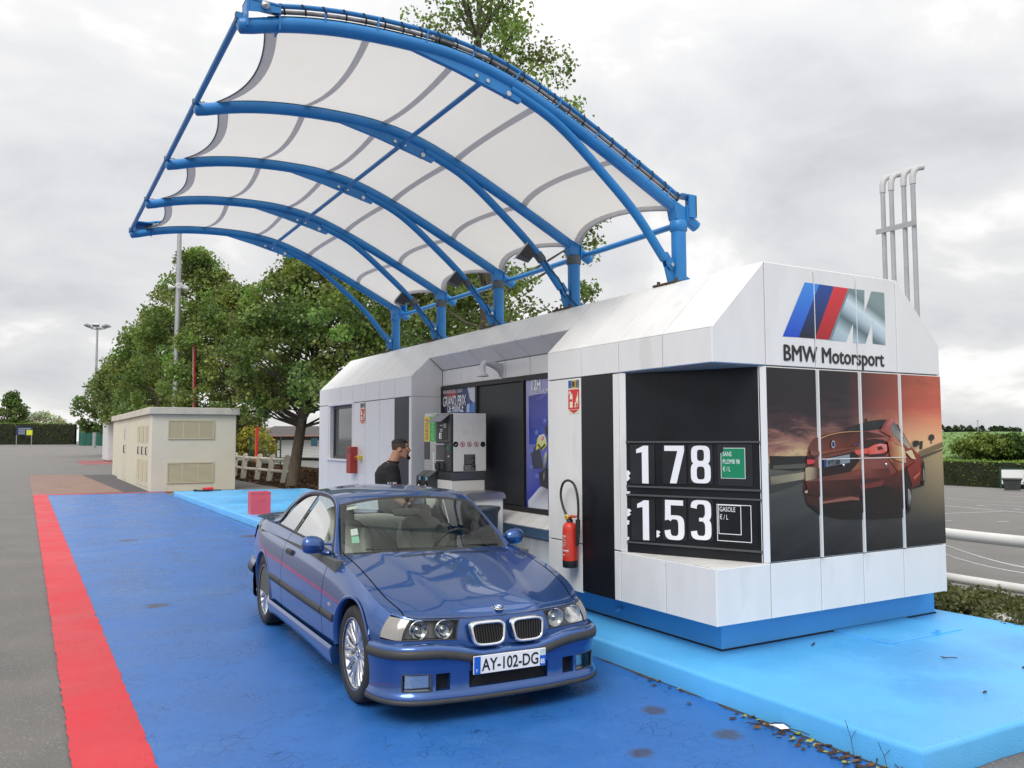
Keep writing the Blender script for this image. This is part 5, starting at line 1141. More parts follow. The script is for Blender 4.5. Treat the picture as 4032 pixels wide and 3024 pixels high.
def border(gr, w):                                                  # black band round a screen
    mb = MB(); a = np.array(gr); n, k = a.shape[:2]
    edge = [a[0, j] for j in range(k)]+[a[i, -1] for i in range(1, n)]+[a[-1, j] for j in range(k-2, -1, -1)]+[a[i, 0] for i in range(n-2, 0, -1)]; edge.append(edge[0])
    c = a.mean((0, 1)); inn = []
    for p in edge: d = c-p; d[0] = np.sign(d[0])*min(abs(d[0]), 1); inn.append(p+np.array([np.clip((c-p)[0]/.62, -1, 1)*w, np.clip((c-p)[1]/.30, -1, 1)*w*.85, np.clip((c-p)[2]/.15, -1, 1)*w*.4]))
    return mb.grid([edge, inn])
cpart('windscreen_band', border(screen(wb, wt, .02, d=.002), .035), m_trim)
rb_ = lambda s_: (.63*s_, 2.95-.06*s_*s_, .972-.006*s_*s_); rt_ = lambda s_: (.575*s_, 2.285-.03*s_*s_, 1.287-.054*abs(s_)**2.3)
cpart('rear_window', MB().grid(screen(rb_, rt_, .02)), m_glass); cpart('rear_window_band', border(screen(rb_, rt_, .02, d=.002), .03), m_trim)
# wipers and cowl
cpart('cowl', MB().grid([[(x, y, topz_(x, .35)-.012+.02*k-.03*(x/.7)**2) for x, y in [(a, yrr(abs(a)/.75)+.0+.08*k) for a in np.linspace(-.68, .68, 20)]] for k in (0, 1)]), m_trim)
for x0_, x1_ in ((-.52, .08), (.02, .58)):
    cpart('wiper', MB().tube([(x1_, .44+.2*(x1_/.7)**2, .905), ((x0_+x1_)/2, .50+.1*((x0_+x1_)/1.4)**2, .915), (x0_, .50+.2*(x0_/.7)**2, .912)], .008, 6).tube([(x1_, .44+.2*(x1_/.7)**2, .90), (x1_-.12, .455+.15*((x1_-.12)/.7)**2, .912)], .012, 6), m_trim)
# stickers on the windscreen
def on_ws(s_, t): b = np.array(wb(s_)); c = np.array(wt(s_)); return b*(1-t)+c*t+np.array([0, .006, -.012])+np.array([0, -.35, .6])*0.0
for sa, sb, ta, tb, cc in ((-.88, -.80, .38, .50, (.72, .76, .74)), (-.88, -.80, .24, .36, srgb(150, 205, 180)), (-.90, -.76, .88, .96, (.75, .78, .72))):
    cpart('windscreen_sticker', MB().add([on_ws(sa, ta), on_ws(sb, ta), on_ws(sb, tb), on_ws(sa, tb)], [(0, 1, 2, 3)]), mat('sticker_%d' % int(cc[0]*1000), cc, .5, var=.06, vscale=60))
# interior
cpart('cabin_floor', MB().box(-.74, .74, .45, 2.9, .26, .30).box(-.80, -.74, .45, 2.95, .28, .86).box(.74, .80, .45, 2.95, .28, .86).box(-.74, .74, .40, .46, .28, .80), m_int)
cpart('dashboard', MB().grid([[(x, y, z-.03*(abs(x)/.7)**2) for x in np.linspace(-.70, .70, 15)] for y, z in ((.46, .87), (.62, .88), (.78, .882), (.86, .86), (.88, .80), (.86, .60))]).grid([[(.37+.17*math.cos(a)*k, .79+.0*k, .872+.055*math.sin(a)*k) for a in np.linspace(0, PI, 10)] for k in (1, .01)]), m_int)
sw = MB(); cw = Vector((.36, .93, .835)); ax = Vector((0, .9, .44)).normalized(); uu = Vector((1, 0, 0)); vv = ax.cross(uu)
sw.tube([tuple(cw+uu*math.cos(a)*.185+vv*math.sin(a)*.185) for a in np.linspace(0, 2*PI, 33)], .015, 8, cap=False); sw.tube([tuple(cw-uu*.18), tuple(cw), tuple(cw+uu*.18)], [.014, .045, .014], 8); sw.tube([tuple(cw), tuple(cw-ax*.2)], .03, 8)
cpart('steering_wheel', sw, m_trim)
def cushion(mb, c, sz, tilt=0., n=10, m=10, p=.55):
    R_ = Matrix.Rotation(tilt, 3, 'X'); G_l = []
    for a in np.linspace(-PI/2, PI/2, n):
        row = []
        for b in np.linspace(0, 2*PI, m*2+1):
            sp = lambda v: abs(v)**p*(1 if v > 0 else -1)
            v = Vector((sp(math.cos(a))*sp(math.cos(b))*sz[0], sp(math.cos(a))*sp(math.sin(b))*sz[1], sp(math.sin(a))*sz[2])); row.append(tuple(R_ @ v+Vector(c)))
        G_l.append(row)
    return mb.grid(G_l)
for sx_ in (-.37, .37):
    st = cpart('seat', cushion(MB(), (sx_, 1.32, .48), (.25, .27, .09), .1), m_leather)
    cpart('seat_back', cushion(cushion(cushion(MB(), (sx_, 1.66, .76), (.225, .075, .29), -.30), (sx_-.19, 1.60, .74), (.05, .085, .24), -.30), (sx_+.19, 1.60, .74), (.05, .085, .24), -.30), m_leather, st); cpart('headrest', cushion(MB(), (sx_, 1.765, 1.065), (.125, .045, .085), -.25), m_leather, st)
cpart('rear_seat', cushion(cushion(MB(), (0, 2.15, .5), (.62, .25, .10)), (0, 2.46, .76), (.62, .09, .26), -.35), m_leather); cpart('parcel_shelf', MB().box(-.62, .62, 2.52, 2.93, .925, .94), m_leather)
cpart('inner_mirror', cushion(MB(), (0, 1.10, 1.135), (.125, .018, .034), -.2).tube([(0, 1.115, 1.16), (0, 1.12, 1.222)], .009, 6), m_int)
cpart('headliner', MB().grid([[(s_*.55, y, zrc(y)-.03-(zrc(y)-zre(y))*abs(s_)**2.3) for s_ in np.linspace(-1, 1, 9)] for y in np.linspace(1.16, 2.25, 8)]), mat('headliner_grey', srgb(120, 122, 118), .8))
cpart('underbody', MB().box(-.70, .70, -.55, 3.4, .17, .27), m_dark)
# wheels
rad = .317; WP = {}
tyre_p = [(.222, -.098), (.235, -.106), (.262, -.113), (.288, -.111), (.305, -.100), (.314, -.080), (.317, -.05), (.317, .05), (.314, .080), (.305, .100), (.288, .111), (.262, .113), (.235, .106), (.222, .098)]
tyr = MB().lathe(tyre_p, (0, 0, 0), (1, 0, 0), 48)
for k in range(48):
    a = 2*PI*k/48
    for x in (-.066, .066): tyr.add([(x+dx, (rad+dr)*math.cos(a+da), (rad+dr)*math.sin(a+da)) for dx, dr, da in ((-.03, .001, 0), (.03, .0012, .02), (.03, .0012, .06), (-.03, .001, .04))], [(0, 1, 2, 3)])
tme = tyr.mesh('tyre'); tme.materials.append(m_tyre)
rim = MB(); rim.lathe([(.228, -.104), (.236, -.106), (.236, -.098), (.222, -.092), (.214, -.085), (.205, -.04), (.200, .0), (.205, .09)], (0, 0, 0), (1, 0, 0), 48)
rim.lathe([(0, -.066), (.035, -.068), (.055, -.066), (.080, -.060), (.086, -.05), (.086, -.02)], (0, 0, 0), (1, 0, 0), 32)
for k in range(10):
    for d in (-1, 1):
        a0 = 2*PI*k/10; pth = []
        for t in np.linspace(0, 1, 6):
            r_ = .07+.142*t; a = a0+d*(.05+.135*t**1.3); pth.append((-.058-.020*math.sin(t*PI*.62), r_*math.cos(a), r_*math.sin(a)))
        rim.tube(pth, [.020, .016, .0135, .0125, .0135, .017], 8)
rme = rim.mesh('rim'); rme.materials.append(m_alloy)
dsc = MB().lathe([(.15, -.02), (.155, -.02), (.155, .0), (.0, .0)], (0, 0, 0), (1, 0, 0), 32).lathe([(.0, -.024), (.15, -.02)], (0, 0, 0), (1, 0, 0), 32); dme = dsc.mesh('brake_disc'); dme.materials.append(mat('brake_disc_steel', (.16, .16, .165), .45, .8))
for ay, tr_ in ((0., .700), (2.70, .708)):
    for sg in (-1, 1):
        w = bpy.data.objects.new('wheel', rme); COL.objects.link(w); w.parent = CAR; w.location = (sg*tr_, ay, rad-.001+sg*tr_*math.tan(math.radians(.7)))
        w.rotation_euler = (.35 if ay else .12, 0, 0 if sg < 0 else PI)
        t = bpy.data.objects.new('tyre', tme); COL.objects.link(t); t.parent = w; b_ = bpy.data.objects.new('brake_disc', dme); COL.objects.link(b_); b_.parent = w
        if ay == 0 or 1:
            hb = put('hub_badge', MB().lathe([(.034, 0), (.034, .004), (0, .005)], (-.067, 0, 0), (-1, 0, 0), 20).mesh('hub_badge'), m_chrome, w, local=True)
            pol = [([(math.cos(t_)*.032, math.sin(t_)*.032) for t_ in np.linspace(0, 2*PI, 21)[:-1]], (.012, .012, .014)), ([(math.cos(t_)*.021, math.sin(t_)*.021) for t_ in np.linspace(0, 2*PI, 21)[:-1]], (.8, .8, .82))]
            for k in (0, 2): pol.append(([(0, 0)]+[(math.cos(t_)*.020, math.sin(t_)*.020) for t_ in np.linspace(k*PI/2, k*PI/2+PI/2, 6)], srgb(40, 120, 200)))
            a = art('hub_face', pol, None, lambda p, d: (-.0725-d, -p[0], p[1]), print_mat('gloss_print', .25), .0004); a.parent = w
# ------------------------------------------------------------------ fuel pump in the recess
m_pump = mat('pump_white', (.82, .805, .77), .4, var=.04, vscale=2, spots=(.68, 1.5, (.72, .70, .66))); m_pdark = mat('pump_dark_grey', (.045, .048, .05), .45, var=.15); m_steel = mat('brushed_steel', (.52, .52, .52), .28, .9, var=.15, vscale=6, stretch=(1, 1, 20))
m_yel = mat('yellow_strip', srgb(226, 190, 60), .4, var=.05); m_grn = mat('green_strip', srgb(44, 168, 88), .4, var=.05); m_blk2 = mat('print_black', (.02, .02, .025), .4)
FP = thing('fuel_pump', (4.375, 8.83, ISL), 'white and dark grey fuel pump with yellow and green strips and two nozzles', 'fuel pump')
px0, px1, py0, py1 = 4.15, 4.60, 8.47, 9.20
MB().bbox(px0+.03, px1, py0, py1-.28, 1.375, 2.035, .006).build('cabinet', m_pump, FP)
MB().bbox(px1, px1+.012, py0+.01, py1-.28, 1.38, 2.03, .003).build('side_edge', m_blackmat, FP)
mb = MB(); mb.bbox(px0+.01, px1-.01, py0+.012, py1-.28, 1.275, 1.375, .004); gr = mb.build('vent_band', m_pdark, FP)
for k in range(40): MB().box(px0+.02+k*.0105, px0+.024+k*.0105, py0+.006, py0+.014, 1.285, 1.365).build('vent_slat', m_steel, gr)
MB().bbox(px0+.012, px1-.01, py0+.02, py1-.28, .98, 1.275, .005).build('middle_panel', m_pump, FP); MB().bbox(px0+.01, px1-.01, py0+.012, py1-.28, ISL, .972, .005).build('lower_panel', m_pump, FP)
# display side facing the lane
D_ = MB().bbox(px0-.008, px0+.03, py0, 8.86, 1.70, 2.03, .005).build('display_housing', m_pdark, FP)
MB().box(px0-.011, px0-.008, py0+.07, 8.80, 1.735, 1.95).build('display_window', m_blackmat, D_)
MB().add([(px0-.11, py0+.03, 1.945), (px0-.11, 8.87, 1.945), (px0-.005, 8.87, 2.025), (px0-.005, py0+.03, 2.025), (px0-.11, py0+.03, 1.939), (px0-.11, 8.87, 1.939), (px0-.005, 8.87, 2.019), (px0-.005, py0+.03, 2.019)], [(3,2,1,0),(4,5,6,7),(0,1,5,4),(1,2,6,5),(2,3,7,6),(3,0,4,7)]).build('sun_visor', mat('visor_grey', (.16, .165, .18), .4), D_)
MB().box(px0-.0135, px0-.011, 8.70, 8.76, 1.745, 1.815).build('number_card', m_lab, D_); text('card_number', '1', .05, m_blk2, D_, (px0-.0145, 8.737, 1.755), (0, -1, 0), (0, 0, 1), ext=.0004, bold=.003)
MB().box(px0-.0135, px0-.011, 8.57, 8.65, 1.87, 1.92).build('readout', mat('lcd_grey', (.22, .24, .22), .2), D_)
for z in (1.90, 1.855, 1.835): MB().box(px0-.0135, px0-.011, 8.67, 8.74, z-.004, z+.004).build('print_line', m_lab, D_)
N_ = MB().bbox(px0-.006, px0+.03, py0, 8.86, 1.38, 1.695, .005).build('nozzle_recess', m_pdark, FP)
MB().bbox(px0-.03, px0-.002, 8.60, 8.86, 1.672, 1.69, .004).build('recess_lip', m_steel, N_); MB().box(px0-.010, px0-.006, 8.605, 8.85, 1.50, 1.67).build('recess_back', mat('recess_grey', (.10, .105, .11), .3, .5), N_); MB().bbox(px0-.034, px0-.002, 8.60, 8.86, 1.488, 1.50, .003).build('recess_shelf', m_steel, N_)
for y in (8.66, 8.80): MB().bbox(px0-.03, px0-.004, y-.045, y+.045, 1.39, 1.47, .008).build('key_block', m_blackmat, N_)
MB().box(px0-.010, px0-.006, py0+.035, py0+.085, 1.62, 1.66).build('green_sticker', m_green, N_); MB().lathe([(0, .006), (.012, .006), (.014, 0)], (px0-.006, py0+.055, 1.545), (-1, 0, 0), 12).build('lock', m_steel, N_)
# hose column with product strips
Cn = MB().bbox(px0+.0, px1-.02, 8.87, 9.20, 1.36, 2.045, .005).build('hose_column', m_steel, FP)
MB().box(px0-.004, px0, 9.04, 9.195, 1.715, 2.01).build('yellow_strip', m_yel, Cn); MB().box(px0-.004, px0, 8.875, 9.035, 1.715, 2.01).build('green_strip', m_grn, Cn); MB().box(px0-.004, px0, 9.045, 9.195, 1.50, 1.71).build('dark_strip', m_pdark, Cn)
text('strip_text', 'GAZOLE', .075, m_blk2, Cn, (px0-.0055, 9.085, 1.725), (0, 0, 1), (0, 1, 0), sx=.62, ext=.0004); text('strip_text', 'S/PLOMB 98', .07, mat('pale_green_print', srgb(150, 226, 150), .4), Cn, (px0-.0055, 8.92, 1.725), (0, 0, 1), (0, 1, 0), sx=.62, ext=.0004)
mb = MB()
random.seed(3)
for k in range(26): mb.box(px0-.004, px0, 8.90+random.uniform(0, .02), 8.94+random.uniform(0, .02), 1.365+k*.0085, 1.371+k*.0085)
tag(mb.build('worn_sticker', m_lab, Cn), kind='stuff')
for y, cc, hc in ((9.12, mat('orange_hose', srgb(176, 104, 40), .5), 'gazole'), (8.93, mat('green_hose', srgb(40, 110, 84), .5), 'sp')):
    hb = MB().add([(px0-.11, y-.085, .95), (px0-.11, y+.085, .95), (px0+.0, y+.085, .95), (px0+.0, y-.085, .95), (px0-.10, y-.085, 1.31), (px0-.10, y+.085, 1.31), (px0+.0, y+.085, 1.375), (px0, y-.085, 1.375)], [(0,1,2,3),(7,6,5,4),(0,4,5,1),(1,5,6,2),(2,6,7,3),(3,7,4,0)]).build('holster', m_pdark, FP, fix=True)
    MB().lathe([(.055, .0), (.055, .003), (0, .003)], (px0-.105, y, 1.205), (-1, 0, .03), 20).build('holster_mouth', m_dark, hb); MB().box(px0-.113, px0-.107, y-.06, y-.015, 1.265, 1.305).build('blue_sticker', mat('sky_sticker', srgb(130, 196, 226), .4), hb)
    nz_ = MB().tube([(px0-.06, y, 1.24), (px0-.13, y-.005, 1.17), (px0-.17, y-.01, 1.10)], .017, 8).build('nozzle', m_alloy, FP); MB().tube([(px0-.15, y-.008, 1.13), (px0-.19, y-.012, 1.06), (px0-.18, y-.012, .98)], .028, 8).build('grip', cc, nz_)
    MB().tube(smooth_path([(px0-.18, y-.012, .99), (px0-.20, y, .70), (px0-.16, y, .40), (px0-.10, y+.02, .30), (px0-.03, y+.03, .45), (px0+.0, y+.03, .9)]), .019, 8).build('hose', m_blackmat, FP)
# round notices and data plates on the front
for k, u in enumerate((534, 633, 733, 833, 928)):
    p = onplane(1, py0-.003, 1650+u*600/2212, 1600+551*600/2212); r_ = .032
    dsk = lambda rr, n=24: [(rr*math.cos(t), rr*math.sin(t)) for t in np.linspace(0, 2*PI, n, endpoint=False)]
    if k in (0, 4): pol = [(dsk(r_), c_(16,16,18)), ([(-.018, -.008), (.002, .002), (.018, .006), (.012, -.004), (-.004, -.012)], c_(200,200,196))] if k == 0 else [(dsk(r_), c_(16,16,18)), ([(-.02, 0), (-.006, .006), (.02, .003), (.018, -.004), (-.016, -.005)], c_(90,90,90))]
    else: pol = [(dsk(r_), c_(196,40,52)), (dsk(r_*.8), c_(226,222,214)), ([(-.008, -.014), (.006, -.014), (.008, .008), (-.002, .014), (-.008, .006)], c_(30,30,30)), ([(-.021, .017), (-.017, .021), (.021, -.017), (.017, -.021)], c_(196,40,52))]
    art('notice', pol, FP, lambda q_, d: (p[0]+q_[0], py0-.001-d, p[2]+q_[1]), m_print, .0005)
for (u0, v0, u1, v1) in ((653, 698, 813, 845), (645, 850, 820, 930)):
    a = onplane(1, py0, 1650+u0*600/2212, 1600+v0*600/2212); b = onplane(1, py0, 1650+u1*600/2212, 1600+v1*600/2212)
    dp = MB().box(a[0], b[0], py0-.004, py0, b[2], a[2]).build('data_plate', m_blackmat, FP)
    mb = MB()
    for k in range(9):
        z = a[2]-(a[2]-b[2])*(k+.7)/10; mb.box(a[0]+.01, a[0]+.01+(b[0]-a[0]-.02)*random.uniform(.5, 1), py0-.0046, py0-.0036, z-.0022, z+.0022)
    tag(mb.build('plate_lines', mat('plate_grey', (.3, .3, .3), .4), dp), kind='stuff')
# service cabinet with a steel lid
SCB = thing('service_cabinet', (4.27, 8.03, ISL), 'white metal service cabinet with rounded steel lid beside the fuel pump', 'cabinet')
MB().bbox(4.03, 4.50, 7.90, 8.24, ISL, 1.105, .006).build('body', m_pump, SCB)
prof = [(4.015, 1.10), (4.015, 1.125), (4.03, 1.155), (4.06, 1.172), (4.47, 1.172), (4.50, 1.155), (4.515, 1.125), (4.515, 1.10)]
MB().prism([(x, 7.875, z) for x, z in prof], (0, .38, 0)).build('lid', m_steel, SCB, fix=True); MB().lathe([(0, .006), (.011, .006), (.013, 0)], (4.03, 8.00, .98), (-1, 0, 0), 12).build('lock', m_blackmat, SCB)
p_ = [(4.028, y, z) for y, z in ((7.99, 1.10), (8.02, 1.06), (8.06, 1.045), (8.09, 1.065), (8.13, 1.05), (8.17, 1.07), (8.19, 1.10))]; MB().add(p_, [tuple(range(len(p_)))]).build('torn_edge', mat('rust_brown', srgb(70, 56, 48), .8), SCB)
MB().box(4.4915, 4.4925, 7.896, 7.9, ISL, 1.1).build('edge_seam', m_core, SCB)
# grey litter bin
LB = thing('litter_bin', (4.135, 7.70, ISL), 'dark grey round plastic litter bin in front of the white cabinet', 'bin')
m_bin = mat('grey_plastic', srgb(62, 70, 78), .5, var=.1, vscale=6)
MB().lathe([(.125, .0), (.13, .01), (.165, .80), (.182, .83), (.19, .845), (.188, .865), (.176, .868), (.165, .84), (.125, .03), (0, .02)], (4.135, 7.70, ISL+.02), n=36).build('tub', m_bin, LB)
MB().lathe([(.10, 0), (.13, 0), (.13, .022), (0, .022)], (4.135, 7.70, ISL), n=36).build('foot', m_bin, LB); MB().box(4.10, 4.16, 7.515, 7.545, .50, .80).build('fixing_strap', m_pdark, LB)
# camera arm on the recess wall
CA = thing('camera_bracket', (XW, 8.40, 2.52), 'pale grey wall bracket arm with a downward cup above the dark panel', 'bracket')
m_cam = mat('pale_grey_paint', (.58, .59, .59), .4, var=.05)
MB().bbox(XW-.02, XW, 8.36, 8.43, 2.43, 2.62, .004).build('wall_plate', m_cam, CA); 
MB().tube(smooth_path([(XW-.01, 8.395, 2.55), (XW-.10, 8.36, 2.585), (XW-.22, 8.30, 2.60), (XW-.30, 8.25, 2.598), (XW-.33, 8.235, 2.57), (XW-.335, 8.232, 2.53)], 3), list(np.interp(np.linspace(0, 5, 16), range(6), [.055, .045, .032, .03, .032, .032])), 12).build('arm', m_cam, CA)
MB().prism([(XW-.01, 8.385, 2.44), (XW-.01, 8.385, 2.56), (XW-.16, 8.32, 2.575), (XW-.09, 8.35, 2.53)], (.004, .015, 0)).build('web', m_cam, CA, fix=True)
MB().lathe([(.034, 2.54), (.034, 2.49), (.05, 2.475), (.068, 2.45), (.068, 2.443), (.0, 2.443)], (XW-.335, 8.232, 0), n=24).build('cup', m_cam, CA)
# fire safety: signs, extinguisher, red box, emergency stop
m_fred = mat('signal_red', srgb(206, 36, 44), .4); m_cream = mat('photoluminescent_cream', srgb(226, 222, 190), .45)
def fire_sign(y0, y1, z0, z1, label, x=XF):
    t = thing('fire_sign', (x, (y0+y1)/2, z0), label, 'sign', 'fire extinguisher signs')
    w = y0-y1; H_ = z1-z0; fr_ = lambda p, d: (x-.003-d, y0-p[0]*w, z0+p[1]*H_)
    MB().box(x-.003, x, y1, y0, z0, z1).build('plate', m_cream, t)
    R_ = lambda a, b, c, d: [(a, b), (c, b), (c, d), (a, d)]
    pol = [(R_(0, .76, .33, 1), c_(40,96,170)), (R_(.33, .76, .67, 1), c_(222,180,60)), (R_(.67, .76, 1, 1), c_(110,116,116)), (R_(0, .13, 1, .72), c_(206,34,44)), ([(.05, .11), (.95, .11), (.5, .01)], c_(206,34,44)),
           (R_(.15, .18, .42, .52), c_(230,226,196)), ([(.15, .52), (.2, .60), (.37, .60), (.42, .52)], c_(230,226,196)), ([(.06, .66), (.2, .68), (.3, .62), (.22, .60), (.14, .63), (.08, .56), (.05, .56)], c_(230,226,196)), (R_(.17, .36, .40, .43), c_(206,34,44)),
           ([(.55, .18), (.92, .20), (.95, .42), (.9, .66), (.82, .5), (.74, .44), (.72, .34), (.6, .3), (.68, .26)], c_(230,226,196)), ([(.7, .2), (.9, .22), (.84, .36), (.74, .27)], c_(206,34,44)), (R_(.4, .8, .6, .96), c_(60,54,40))]
    art('sign_print', pol, t, fr_, m_print, .0005)
    for k, ch in enumerate('ABC'): text('sign_letter', ch, H_*.10, m_blk2, t, (x-.0105, y0-(.10+.33*k)*w, z0+.84*H_), (0, -1, 0), (0, 0, 1), ext=.0003)
fire_sign(6.355, 6.18, 1.972, 2.278, 'fire extinguisher sign on the white wall above the red extinguisher'); fire_sign(11.874, 11.663, 1.967, 2.279, 'fire extinguisher sign on the white wall above the red box by the window')
FE = thing('fire_extinguisher', (4.235, 6.24, .60), 'red fire extinguisher with looped black hose hung on the white wall', 'extinguisher')
m_fe = mat('extinguisher_red', srgb(204, 58, 44), .35, var=.05); cx_, cy_ = 4.235, 6.235
MB().lathe([(0, .60), (.060, .60), (.067, .607), (.068, .66), (.068, .664)], (cx_, cy_, 0), n=28).build('base_ring', m_blackmat, FE)
fb = MB().lathe([(.066, .66), (.066, .935), (.062, .965), (.048, .99), (.026, 1.0), (.022, 1.003)], (cx_, cy_, 0), n=28).build('cylinder', m_fe, FE)
MB().lathe([(.03, 1.0), (.03, 1.02), (.02, 1.025), (.02, 1.05), (0, 1.05)], (cx_, cy_, 0), n=16).build('valve', m_blackmat, FE)
MB().tube([(cx_-.01, cy_, 1.035), (cx_-.02, cy_-.05, 1.055), (cx_-.02, cy_-.13, 1.06)], [.016, .014, .010], 8).build('lever', mat('orange_lever', srgb(196, 88, 44), .4), FE)
MB().lathe([(.010, -.006), (.024, -.006), (.024, .006), (.010, .006)], (cx_-.025, cy_+.01, 1.045), (1, 0, 0), 14).build('safety_ring', m_yel, FE)
MB().tube(smooth_path([(cx_-.005, cy_+.02, 1.03), (cx_-.005, cy_+.10, 1.13), (cx_-.005, cy_+.135, 1.24), (cx_-.005, cy_+.10, 1.335), (cx_-.005, cy_+.02, 1.37), (cx_-.005, cy_-.07, 1.345), (cx_-.005, cy_-.12, 1.27), (cx_-.0, cy_-.135, 1.15), (cx_+.0, cy_-.13, 1.0), (cx_+.005, cy_-.125, .85)]), .011, 8).build('hose', m_blackmat, FE)
MB().tube([(cx_+.005, cy_-.12, 1.03), (cx_+.005, cy_-.115, .88), (cx_+.005, cy_-.105, .80)], [.022, .018, .012], 8).build('nozzle', m_blackmat, FE)
MB().box(cx_+.05, XF, cy_-.02, cy_+.02, .82, .86).build('hanger', m_blackmat, FE)
mb = MB(); an = np.linspace(math.radians(150), math.radians(235), 9); lab = MB().grid([[(cx_+.0668*math.cos(a), cy_+.0668*math.sin(a), z) for a in an] for z in (.70, .90)]).build('label', mat('extinguisher_label', srgb(196, 76, 62), .4), fb)
for k, z in enumerate((.88, .865, .85, .84, .825, .81, .80, .79, .755, .745, .715)):
    a2 = an[:random.choice((5, 6, 8))]; hgt = .007 if k in (0, 8, 10) else .0025
    mb.grid([[(cx_+.0674*math.cos(a), cy_+.0674*math.sin(a), z+dz) for a in a2] for dz in (-hgt/2, hgt/2)])
tag(mb.build('label_lines', m_lab, fb), kind='stuff')
RBX = thing('red_equipment_box', (XF, 12.05, 1.234), 'narrow red metal box on the white wall beside the window', 'box')
MB().bbox(XF-.115, XF, 11.98, 12.16, 1.234, 1.63, .006).build('body', mat('box_red', srgb(168, 58, 48), .5, var=.08), RBX); MB().box(XF-.118, XF-.115, 12.03, 12.10, 1.53, 1.60).build('glass_window', m_pdark, RBX)
ES = thing('emergency_stop', (XF, 11.83, 1.47), 'yellow emergency stop button box on the white wall beside the red box', 'switch')
MB().bbox(XF-.07, XF, 11.77, 11.86, 1.44, 1.50, .004).build('box', m_yel, ES); MB().lathe([(.012, 0), (.012, .02), (.024, .022), (.022, .035), (0, .037)], (XF-.07, 11.815, 1.47), (-1, 0, 0), 14).build('button', m_fred, ES); MB().box(XF-.002, XF, 11.78, 11.86, 1.525, 1.57).build('notice', mat('faded_pink', srgb(226, 196, 190), .5), ES)
# red waste box on the island
RB_ = thing('red_waste_box', (4.38, 18.23, ISL), 'square red metal waste box with a handle on the light blue island', 'bin')
m_rb = mat('pinkish_red_paint', srgb(208, 84, 96), .45, var=.06, vscale=3)
RM = Matrix.Translation((4.385, 18.28, ISL)) @ Matrix.Rotation(math.radians(-4), 4, 'Z')
def rbx(mb): mb.v = [tuple(RM @ Vector(v)) for v in mb.v]; return mb
mb = MB(); o, i_, hh = .205, .19, .47
mb.add([(-o,-o,0),(o,-o,0),(o,o,0),(-o,o,0),(-o-.0,-o,hh),(o,-o,hh),(o,o,hh),(-o,o,hh),(-i_,-i_,hh),(i_,-i_,hh),(i_,i_,hh),(-i_,i_,hh),(-i_,-i_,.05),(i_,-i_,.05),(i_,i_,.05),(-i_,i_,.05)], [(0,3,2,1),(0,1,5,4),(1,2,6,5),(2,3,7,6),(3,0,4,7),(4,5,9,8),(5,6,10,9),(6,7,11,10),(7,4,8,11),(8,9,13,12),(9,10,14,13),(10,11,15,14),(11,8,12,15),(12,13,14,15)])
rbx(mb).build('box', m_rb, RB_); 
for z in (.44,): rbx(MB().box(-.21, .21, -.212, -.205, z, .47)).build('rim_fold', m_rb, RB_)
rbx(MB().tube([(-.05, -.208, .34), (-.05, -.235, .32), (.05, -.235, .32), (.05, -.208, .34)], .006, 6)).build('handle', m_rb, RB_); rbx(MB().lathe([(0, .0), (.12, .02), (.15, -.02), (.17, -.05)], (0, 0, .43), n=14)).build('paper_waste', m_lab, RB_)
# air hose coiled on the far end of the island
AH = thing('air_hose', (4.85, 27.0, ISL), 'coiled black hose with a red reel lying at the far end of the island', 'hose')
MB().tube([(4.82+.48*math.cos(a)*(1-.03*k), 27.0+.20*math.sin(a), ISL+.02+.0004*k) for k, a in enumerate(np.linspace(0, 4.3*PI, 60))][:60], .018, 6).build('coil', m_blackmat, AH); MB().tube([(4.75, 26.9, ISL+.06), (5.05, 26.92, ISL+.07)], .06, 10).build('reel', m_fred, AH)
# vent pipes behind the kiosk
VP = thing('vent_pipes', (7.2, 4.95, 0), 'four tall grey vent pipes with bent tops standing behind the kiosk gable', 'pipes')
m_pvc = mat('grey_pipe', (.36, .37, .38), .5, var=.1, vscale=5); m_pvcl = mat('pale_elbow', (.50, .50, .50), .5)
for y, zt in ((5.103, 4.16), (5.01, 4.158), (4.877, 4.165), (4.782, 4.162)):
    x = 7.2; MB().tube([(x, y, -.01), (x, y, zt)], .022, 12).build('pipe', m_pvc, VP)
    MB().tube([(x, y, zt-.02), (x, y, zt+.05), (x+.012, y-.006, zt+.10), (x+.045, y-.02, zt+.135), (x+.10, y-.045, zt+.145)], .028, 12).build('elbow', m_pvcl, VP)
MB().bbox(7.165, 7.18, 4.74, 5.17, 3.735, 3.785, .002).build('cross_bar', m_steel, VP)
# litter along the kerb: leaves, twigs, paper
m_leaf = [mat('dead_leaf_a', srgb(66, 44, 30), .8, var=.3, vscale=20), mat('dead_leaf_b', srgb(110, 80, 40), .8, var=.3, vscale=20), mat('yellow_leaf', srgb(150, 150, 60), .8)]
random.seed(11)
def leafmesh(c, r, m, par, name='leaf'):
    a = random.uniform(0, 6.3); n = 7; pts = [(c[0], c[1], c[2]+r*.25)]
    for k in range(n): t = a+2*PI*k/n; rr = r*random.uniform(.6, 1.1); pts.append((c[0]+rr*math.cos(t), c[1]+rr*.7*math.sin(t), c[2]+r*random.uniform(.0, .5)))
    return MB().add(pts, [(0, k+1, (k+1) % n+1) for k in range(n)]).build(name, m, par)
piles = [((3.93, 3.62), 34, .16, 'small pile of dead leaves and white paper scrap against the kerb'), ((3.90, 3.20), 16, .12, 'scattered dry leaves lying close to the kerb near the island corner'), ((3.92, 2.95), 26, .13, 'dry twigs and leaves caught at the kerb by the island corner'), ((3.95, 4.6), 8, .10, 'few brown leaves by the kerb beside the car')]
